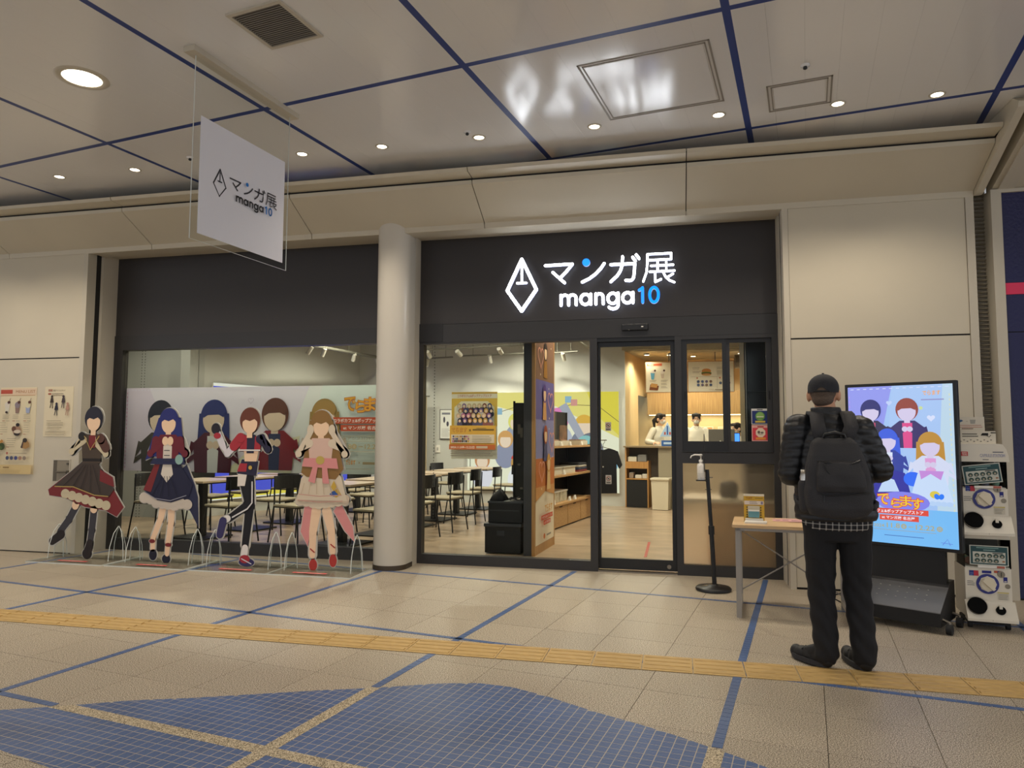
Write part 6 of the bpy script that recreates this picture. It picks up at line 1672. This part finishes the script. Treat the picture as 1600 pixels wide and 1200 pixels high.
def face_parts(t, M, brow='#1c1512'):
    T = lambda *p: M @ Vector(p)
    for q in (-1, 1):
        e = MB().ball((q * .030, .082, .008), (.0125, .009, .0075), mat('eye_white', '#e6e0d8', .3), 12, 8, M).build('eye', t)
        MB().ball((q * .030, .0885, .008), (.0055, .0038, .0060), mat('iris_dark', '#20140f', .2), 10, 6, M).build('iris', e)
        MB().tube([T(q * .014, .094, .026), T(q * .030, .096, .031), T(q * .046, .086, .027)], .0028, mat('brow' + brow, brow, .8), 6).build('eyebrow', t)
    MB().tube([T(-.022, .087, -.060), T(-.008, .094, -.0575), T(.008, .094, -.0575), T(.022, .087, -.060)], [.003, .0052, .0052, .003], mat('lips', '#a8665a', .5), 6).build('mouth', t)
M_SKIN = mat('skin', '#c79473', .55); M_SKIN2 = mat('skin_fair', '#d9ad8c', .5)
M_JACK = mat('jacket_black_nylon', '#101114', .42, bump=(60, .15)); M_TROU = mat('trousers_black', '#131316', .85, bump=(25, .2))
M_PACK = mat('backpack_dark', '#2b2a2c', .72, bump=(220, .3)); M_HAIR = mat('hair_dark', '#1c1613', .6, bump=(120, .4)); M_HAIRG = mat('hair_greying', '#5a4a3d', .75, bump=(160, .5))
def plaid():
    m = bpy.data.materials.new('plaid_shirt'); m.use_nodes = True
    nt = m.node_tree; b = nt.nodes['Principled BSDF']; b.inputs['Roughness'].default_value = .9
    tc = nt.nodes.new('ShaderNodeTexCoord')
    prev = None
    for ax in ('X', 'Z'):
        w = nt.nodes.new('ShaderNodeTexWave'); w.wave_type = 'BANDS'; w.bands_direction = ax
        w.inputs['Scale'].default_value = 10.0 if ax == 'X' else 12.0
        nt.links.new(tc.outputs['Object'], w.inputs['Vector'])
        r = nt.nodes.new('ShaderNodeMath'); r.operation = 'GREATER_THAN'; r.inputs[1].default_value = .9
        nt.links.new(w.outputs['Fac'], r.inputs[0])
        if prev:
            a = nt.nodes.new('ShaderNodeMath'); a.operation = 'ADD'
            nt.links.new(prev.outputs[0], a.inputs[0]); nt.links.new(r.outputs[0], a.inputs[1]); prev = a
        else: prev = r
    cr = nt.nodes.new('ShaderNodeValToRGB')
    cr.color_ramp.elements[0].color = lin('#17171b'); cr.color_ramp.elements[1].color = lin('#b9b4ac')
    dv = nt.nodes.new('ShaderNodeMath'); dv.operation = 'MULTIPLY'; dv.inputs[1].default_value = .5
    nt.links.new(prev.outputs[0], dv.inputs[0]); nt.links.new(dv.outputs[0], cr.inputs['Fac']); nt.links.new(cr.outputs['Color'], b.inputs['Base Color'])
    return m
# ---- the man seen from behind (faces +y); local metres
X0 = .880
man = thing('person', 'person from behind in dark cap, black quilted jacket and trousers, facing the display', 'person', (X0, -2.50, 0))
HEAD = Vector((-.045, .03, 1.525))
ELB = {-1: Vector((-.232, -.01, 1.075)), 1: Vector((.222, .0, 1.10))}
SHO = {-1: Vector((-.185, -.01, 1.325)), 1: Vector((.125, -.01, 1.315))}
WRI = {-1: Vector((-.125, .235, 1.10)), 1: Vector((.08, .255, 1.115))}
HIP = {-1: Vector((-.085, 0, .80)), 1: Vector((.085, 0, .80))}
KNE = {-1: Vector((-.090, .02, .43)), 1: Vector((.098, .02, .43))}
ANK = {-1: Vector((-.078, -.02, .085)), 1: Vector((.115, -.03, .085))}
TOE = {-1: Vector((-.215, .145, .035)), 1: Vector((.070, .185, .035))}
HEEL = {-1: Vector((-.08, -.035, .035)), 1: Vector((.118, -.05, .035))}
B = Blob()
HM = head_pieces(B, HEAD, -.30, .98)
B.cap((-.035, -.01, 1.36), (-.045, .01, 1.47), .058, .055)
B.loft([(.80, 0, 0, .15, .10), (.92, -.005, 0, .155, .105), (1.08, -.015, 0, .150, .10), (1.22, -.025, 0, .165, .10), (1.32, -.03, 0, .15, .085), (1.38, -.033, -.005, .07, .06)])
for q in (-1, 1):
    B.cap(SHO[q], ELB[q], .055, .045); B.cap(ELB[q], WRI[q], .043, .028)
    B.cap(HIP[q], KNE[q], .080, .055); B.cap(KNE[q], ANK[q], .053, .036); B.cap(ANK[q], HEEL[q] + Vector((0, .02, .01)), .034, .030); B.cap(HEEL[q] + Vector((0, .03, .01)), TOE[q] * .9 + HEEL[q] * .1, .030, .024)
    hand(B, WRI[q] + (WRI[q] - ELB[q]).normalized() * .02, Vector((-q * .55, .6, .35)), Vector((-q * .4, -.2, .8)), q, curl=.7)
put('body', B.fuse('body', M_SKIN, .0065, 3), man)
face_parts(man, HM, '#2a211c')
hr = Blob()
hr.ball((0, -.018, .020), (.0755, .094, .085), HM); hr.ball((0, -.052, -.030), (.060, .050, .050), HM)
put('hair', hr.fuse('hair', M_HAIRG, .006, 3), man)
def quilt(co, n):
    if co.z > 1.42: return 0.0
    k = abs(math.sin(PI * (co.z + .012 * math.sin(9 * co.x)) / .052))
    return .0065 * (k ** .6) - .003
J = Blob()
J.loft([(.815, -.005, 0, .212, .135), (.85, -.005, 0, .218, .142), (1.00, -.012, 0, .205, .14), (1.15, -.022, 0, .205, .14), (1.25, -.028, 0, .20, .13), (1.32, -.03, 0, .175, .115), (1.375, -.035, -.005, .115, .09), (1.415, -.040, .0, .083, .083), (1.448, -.044, .005, .080, .083)])
for q in (-1, 1):
    J.cap(SHO[q], ELB[q], .088, .078); J.cap(ELB[q], WRI[q] * .97 + ELB[q] * .03, .079, .055)
put('jacket', J.fuse('jacket', M_JACK, .0075, 5, quilt), man)
S = Blob()
S.loft([(.762, .0, 0, .178, .122), (.79, .0, 0, .186, .128), (.86, .0, 0, .188, .128)])
put('shirt_hem', S.fuse('shirt_hem', plaid(), .008, 2), man)
T = Blob()
T.loft([(.70, .0, 0, .150, .105), (.78, 0, 0, .172, .118), (.86, 0, 0, .168, .112)])
for q in (-1, 1):
    T.cap(HIP[q] + Vector((q * .005, 0, .0)), KNE[q], .094, .075); T.cap(KNE[q], ANK[q] + Vector((0, .0, .035)), .074, .066)
    T.cap(ANK[q] + Vector((0, 0, .04)), ANK[q] + Vector((0, .0, -.005)), .064, .066)
def crease(co, n):
    if co.z > .60: return .002 * math.sin(38 * co.z + 22 * co.x)
    return .0035 * math.sin(55 * co.z + 14 * math.sin(9 * co.x) + 20 * co.y) * (1 if co.z < .52 else .4)
put('trousers', T.fuse('trousers', M_TROU, .0075, 5, crease), man)
pk_ = MB().box((-.02, -.004, 0), (.02, .004, .09), M_TROU)
for q in (-1, 1):
    Sh = Blob()
    d = (TOE[q] - HEEL[q]); d.z = 0; L = d.length; d.normalize()
    h0 = HEEL[q].copy()
    for f_, r_, z in ((0, .037, .045), (.25, .040, .048), (.5, .043, .046), (.75, .044, .042), (.97, .036, .038)):
        Sh.ball(h0 + d * L * f_ + Vector((0, 0, z - .035)), (r_, r_, .040))
    Sh.cap(h0 + d * .02, h0 + d * L * .9, .036, .036); Sh.cap(h0 + d * .02 + Vector((0, 0, .02)), h0 + d * .03 + Vector((0, 0, .075)), .040, .042); Sh.cap(h0 + d * .06 + Vector((0, 0, .05)), h0 + d * L * .6 + Vector((0, 0, .02)), .038, .034)
    me = Sh.fuse('shoe', mat('shoe_black', '#0f0f11', .6), .006, 4)
    for v in me.vertices:
        if v.co.z < .011: v.co.z = .0095
    so_ = put('shoe', me, man)
    sl_ = MB()
    side = Vector((-d.y, d.x, 0)); out = []
    for i in range(24):
        a = 2 * PI * i / 24
        f_ = .5 - .56 * math.cos(a)
        w_ = .047 * abs(math.sin(a)) ** .6 * (1 if math.sin(a) > 0 else -1) * (1.0 + .12 * f_)
        p = h0 + d * L * f_ + side * w_
        out.append((p.x, p.y))
    if sum(a[0] * b[1] - b[0] * a[1] for a, b in zip(out, out[1:] + out[:1])) < 0: out = out[::-1]
    sl_.prism(out, .0092, .034, mat('sole_dark', '#26262a', .7), 'xy').build('sole', so_)
    la = MB()
    for k in range(3):
        c = h0 + d * L * (.42 + .12 * k) + Vector((0, 0, .062 - .007 * k)); la.tube([c - side * .03 - Vector((0, 0, .012)), c + Vector((0, 0, .003)), c + side * .03 - Vector((0, 0, .012))], .004, M_BLKM, 5)
    la.build('laces', so_)
# cap
cp = MB()
prof = [(math.sin(PI / 2 * j / 8) * .087, math.cos(PI / 2 * j / 8) * .082) for j in range(9)]
Mc = HM @ Matrix.Translation((0, -.010, .036))
vs, n = [], 32
for r_, z in prof[1:]:
    for i in range(n):
        t_ = 2 * PI * i / n
        zz = z
        vs.append((r_ * math.cos(t_) * .98, r_ * math.sin(t_) * 1.18, zz))
for i in range(n):
    t_ = 2 * PI * i / n
    rear = max(0.0, -math.sin(t_))
    arch = .030 * max(0, 1 - ((math.cos(t_)) / .42) ** 2) if rear > .6 else 0
    vs.append((.0875 * math.cos(t_) * .98, .0875 * math.sin(t_) * 1.18, -.030 + arch))
m_ = len(prof)
fs = [(q * n + i, (q + 1) * n + i, (q + 1) * n + (i + 1) % n, q * n + (i + 1) % n) for q in range(m_ - 1) for i in range(n)]
M_CAP = mat('cap_charcoal', '#1d1e24', .8, bump=(200, .2))
cp.add(vs + [(0, 0, .083)], fs + [(m_ * n, i, (i + 1) % n) for i in range(n)], M_CAP, True, Mc)
capo = cp.build('cap', man)
br = MB(); o_ = []
n2 = 14
for row, (rr, dz) in enumerate(((.100, -.024), (.150, -.032), (.172, -.044))):
    for i in range(n2 + 1):
        t_ = math.radians(28 + (124) * i / n2)
        o_.append((math.cos(t_) * .083 * (1 if row == 0 else .98), math.sin(t_) * rr, dz - .018 * math.cos(t_) ** 2))
fs = [(r_ * (n2 + 1) + i, r_ * (n2 + 1) + i + 1, (r_ + 1) * (n2 + 1) + i + 1, (r_ + 1) * (n2 + 1) + i) for r_ in range(2) for i in range(n2)]
br.add(o_ + [(x, y, z - .004) for x, y, z in o_], fs + [tuple(i + 3 * (n2 + 1) for i in f)[::-1] for f in fs], M_CAP, True, Mc)
br.build('brim', capo)
MB().ball((0, 0, .084), (.007, .007, .005), M_CAP, 8, 6, Mc).build('button', capo)
MB().tube([Mc @ Vector((.0865 * math.cos(a), .102 * math.sin(a), -.024)) for a in [math.radians(-118 + 56 * k / 8) for k in range(9)]], .005, M_BLKM, 6).build('adjusting_strap', capo)
# backpack (worn): its own thing
bpk = thing('backpack', 'dark grey backpack worn on the back of the person in the quilted jacket', 'backpack', (X0, -2.50, 0))
K_ = Blob()
K_.loft([(.845, -.035, -.215, .10, .05), (.86, -.035, -.215, .145, .066), (.90, -.034, -.22, .168, .078), (1.00, -.034, -.22, .170, .080), (1.10, -.036, -.215, .158, .074), (1.18, -.040, -.208, .140, .064), (1.245, -.044, -.198, .115, .048), (1.275, -.046, -.19, .088, .034)], 3.2)
def sag(co, n): return .004 * math.sin(26 * co.x + 17 * co.z) * math.sin(21 * co.z + 3)
put('main_compartment', K_.fuse('main_compartment', M_PACK, .0075, 4, sag), bpk)
K_ = Blob()
K_.loft([(.985, -.034, -.285, .118, .024), (1.02, -.032, -.290, .125, .036), (1.08, -.034, -.288, .120, .036), (1.14, -.038, -.275, .106, .026), (1.155, -.038, -.268, .094, .014)], 3)
put('front_pocket', K_.fuse('front_pocket', M_PACK, .0065, 3, lambda co, n: .005 * math.sin(40 * co.x + 9) * math.sin(35 * co.z)), bpk)
M_ZIP = mat('zip_black', '#0d0d0f', .35)
MB().tube([(-.142, -.268, 1.148), (-.105, -.292, 1.142), (-.04, -.300, 1.128), (.025, -.296, 1.138), (.070, -.276, 1.156)], .005, M_ZIP, 6).build('zip', bpk)
MB().tube([(-.155, -.285, .980), (-.10, -.305, .970), (-.03, -.306, .973), (.05, -.304, .980), (.105, -.285, .987)], .004, M_ZIP, 6).build('zip', bpk)
MB().tube([(-.115, -.300, 1.135), (-.105, -.316, 1.10), (-.082, -.32, 1.075)], .003, M_ZIP, 5).build('zip_pull', bpk)
MB().tube([(-.12, -.303, .972), (-.122, -.309, .935)], .003, M_ZIP, 5).build('zip_pull', bpk)
MB().tube([(-.105, -.20, 1.262), (-.092, -.225, 1.292), (-.046, -.235, 1.302), (.0, -.225, 1.294), (.014, -.20, 1.264)], .010, M_ZIP, 8).build('grab_handle', bpk)
for q, xt, xb in ((-1, -.115, -.15), (1, .055, .10)):
    st = MB()
    path = [(xt * .75 - .02, -.195, 1.265), (xt, -.165, 1.335), (xt - .004 * q, -.10, 1.400), (xt, -.02, 1.418), (xt - .005 * q, .075, 1.378), (xt + .008 * q, .135, 1.30), (xt + .02 * q, .158, 1.15), (xt + .05 * q, .15, 1.0), (q * .20 - .012, .05, .93), (q * .205 - .012, -.08, .91), (q * .16 - .015, -.19, .90)]
    n = len(path); vs = []
    for i, p in enumerate(path):
        a, b = Vector(path[max(i - 1, 0)]), Vector(path[min(i + 1, n - 1)])
        dr = (b - a).normalized(); wv = Vector((1, 0, 0)) if i < 7 else Vector((0, 0, 1)); wv = (wv - dr * wv.dot(dr)).normalized(); nv = dr.cross(wv)
        hw = .036 if i < 7 else .014
        for s1_, s2_ in ((-1, -1), (1, -1), (1, 1), (-1, 1)): vs.append(Vector(p) + wv * hw * s1_ + nv * .008 * s2_)
    fs = [(i * 4 + j, i * 4 + (j + 1) % 4, (i + 1) * 4 + (j + 1) % 4, (i + 1) * 4 + j) for i in range(n - 1) for j in range(4)] + [(3, 2, 1, 0), tuple((n - 1) * 4 + j for j in range(4))]
    st.add(vs, fs, M_PACK, True).build('shoulder_strap', bpk)
MB().lathe([(.026, .90), (.028, 1.06), (.024, 1.075), (.022, 1.10), (.004, 1.102)], mat('flask_steel', '#b8b4ac', .25, metal=1), (-.195, -.19, 0), 16).build('flask', bpk)
K_ = Blob(); K_.cap((-.193, -.19, .90), (-.195, -.19, 1.02), .036, .037)
put('side_pocket', K_.fuse('side_pocket', M_PACK, .007, 2), bpk)
# ---- staff in the kitchen (face +y locally)
M_SHIRT = mat('staff_shirt_cream', '#ece4d0', .85, bump=(18, .2)); M_APR = mat('staff_trousers', '#23211f', .9); M_MASK = mat('face_mask_white', '#e2ddd2', .8)
def staff(label, loc, rz, hairdo, left_hand, right_hand, elbows, head_yaw=0.0, h=1.0):
    t = thing('person', label, 'person', loc, rz)
    H = Vector((0, .03, 1.56))
    B = Blob(); HMs = head_pieces(B, H, head_yaw, .97)
    B.cap((0, 0, 1.38), (0, .01, 1.50), .052, .05)
    B.loft([(.90, 0, 0, .145, .10), (1.05, 0, 0, .125, .09), (1.22, 0, 0, .145, .095), (1.34, 0, 0, .15, .08), (1.41, 0, 0, .06, .05)])
    Sh = Blob()
    Sh.loft([(.84, 0, 0, .172, .122), (.95, 0, 0, .165, .118), (1.05, 0, 0, .155, .112), (1.22, 0, 0, .172, .118), (1.34, 0, 0, .168, .10), (1.40, 0, 0, .10, .075), (1.435, 0, .005, .062, .062)])
    for q, hp, el in ((-1, left_hand, elbows[0]), (1, right_hand, elbows[1])):
        s0 = Vector((q * .165, 0, 1.345)); e0 = Vector(el); w0 = Vector(hp)
        B.cap(s0, e0, .045, .036); B.cap(e0, w0, .035, .025)
        dr = (w0 - e0).normalized()
        hand(B, w0, dr + Vector((0, .25, .1)), Vector((-q * .3, .1, -.9)), -q, curl=.5)
        Sh.cap(s0, e0, .066, .056); Sh.cap(e0, w0 * .88 + e0 * .12, .056, .044)
        B.cap((q * .08, 0, .88), (q * .085, .01, .48), .075, .052); B.cap((q * .085, .01, .48), (q * .085, -.01, .09), .05, .034); B.cap((q * .085, -.03, .04), (q * .09, .14, .03), .034, .026)
    put('body', B.fuse('body', M_SKIN2, .008, 3), t)
    face_parts(t, HMs)
    put('shirt', Sh.fuse('shirt', M_SHIRT, .009, 4, lambda co, n: .003 * math.sin(30 * co.z + 25 * co.x)), t)
    MB().tube([(-.05, .05, 1.425), (0, .085, 1.36), (.05, .05, 1.425)], .011, M_SHIRT, 6).build('collar', t)
    Tr = Blob(); Tr.loft([(.80, 0, 0, .15, .11), (.9, 0, 0, .165, .115), (.98, 0, 0, .155, .108)])
    for q in (-1, 1): Tr.cap((q * .08, 0, .86), (q * .085, .01, .48), .088, .07); Tr.cap((q * .085, .01, .48), (q * .085, -.01, .12), .07, .06)
    put('trousers', Tr.fuse('trousers', M_APR, .01, 3), t)
    for q in (-1, 1): MB().bevbox((q * .085 - .042, -.07, 0), (q * .085 + .042, .17, .065), .02, M_BLKM).build('shoe', t)
    hb_ = Blob(); hb_.ball((0, -.018, .030), (.083, .102, .095), HMs); hb_.ball((0, -.045, -.01), (.078, .068, .075), HMs); hb_.cap(HMs @ Vector((-.06, .05, .075)), HMs @ Vector((.06, .05, .075)), .033, .033)
    if hairdo == 'pony':
        hb_.cap(HMs @ Vector((0, -.10, .02)), HMs @ Vector((0, -.15, -.02)), .030, .036); hb_.cap(HMs @ Vector((0, -.15, -.02)), HMs @ Vector((0, -.14, -.16)), .036, .018)
    if hairdo == 'bun':
        hb_.ball((0, -.12, -.03), (.045, .045, .045), HMs)
    put('hair', hb_.fuse('hair', M_HAIR, .007, 3), t)
    mk = Blob(); mk.ball((0, .040, -.052), (.060, .068, .050), HMs); mk.ball((0, .092, -.030), (.018, .026, .022), HMs)
    mo = put('face_mask', mk.fuse('face_mask', M_MASK, .006, 3), t)
    for q in (-1, 1): MB().tube([HMs @ Vector((q * .055, .055, -.04)), HMs @ Vector((q * .078, .02, -.015)), HMs @ Vector((q * .084, -.012, .004))], .002, M_MASK, 5).build('ear_loop', mo)
    return t
staff('masked staff member with ponytail in cream shirt, left behind the kitchen counter', (-.30, 6.98, .04), -PI / 2 - .75, 'pony', (-.12, .36, 1.09), (.36, .22, 1.12), ((-.26, .12, 1.12), (.30, -.02, 1.14)), .25)
staff('masked staff member with short dark hair facing out, middle of the kitchen counter', (.38, 6.95, .04), PI, 'short', (-.12, .36, 1.12), (.12, .36, 1.12), ((-.25, .06, 1.10), (.25, .06, 1.10)))
staff('staff member with tied hair turned left beside the blue tablet', (1.12, 6.85, -.14), PI / 2 + .3, 'bun', (-.16, .30, 1.12), (.16, .30, 1.12), ((-.26, .02, 1.14), (.26, .02, 1.14)), .2)
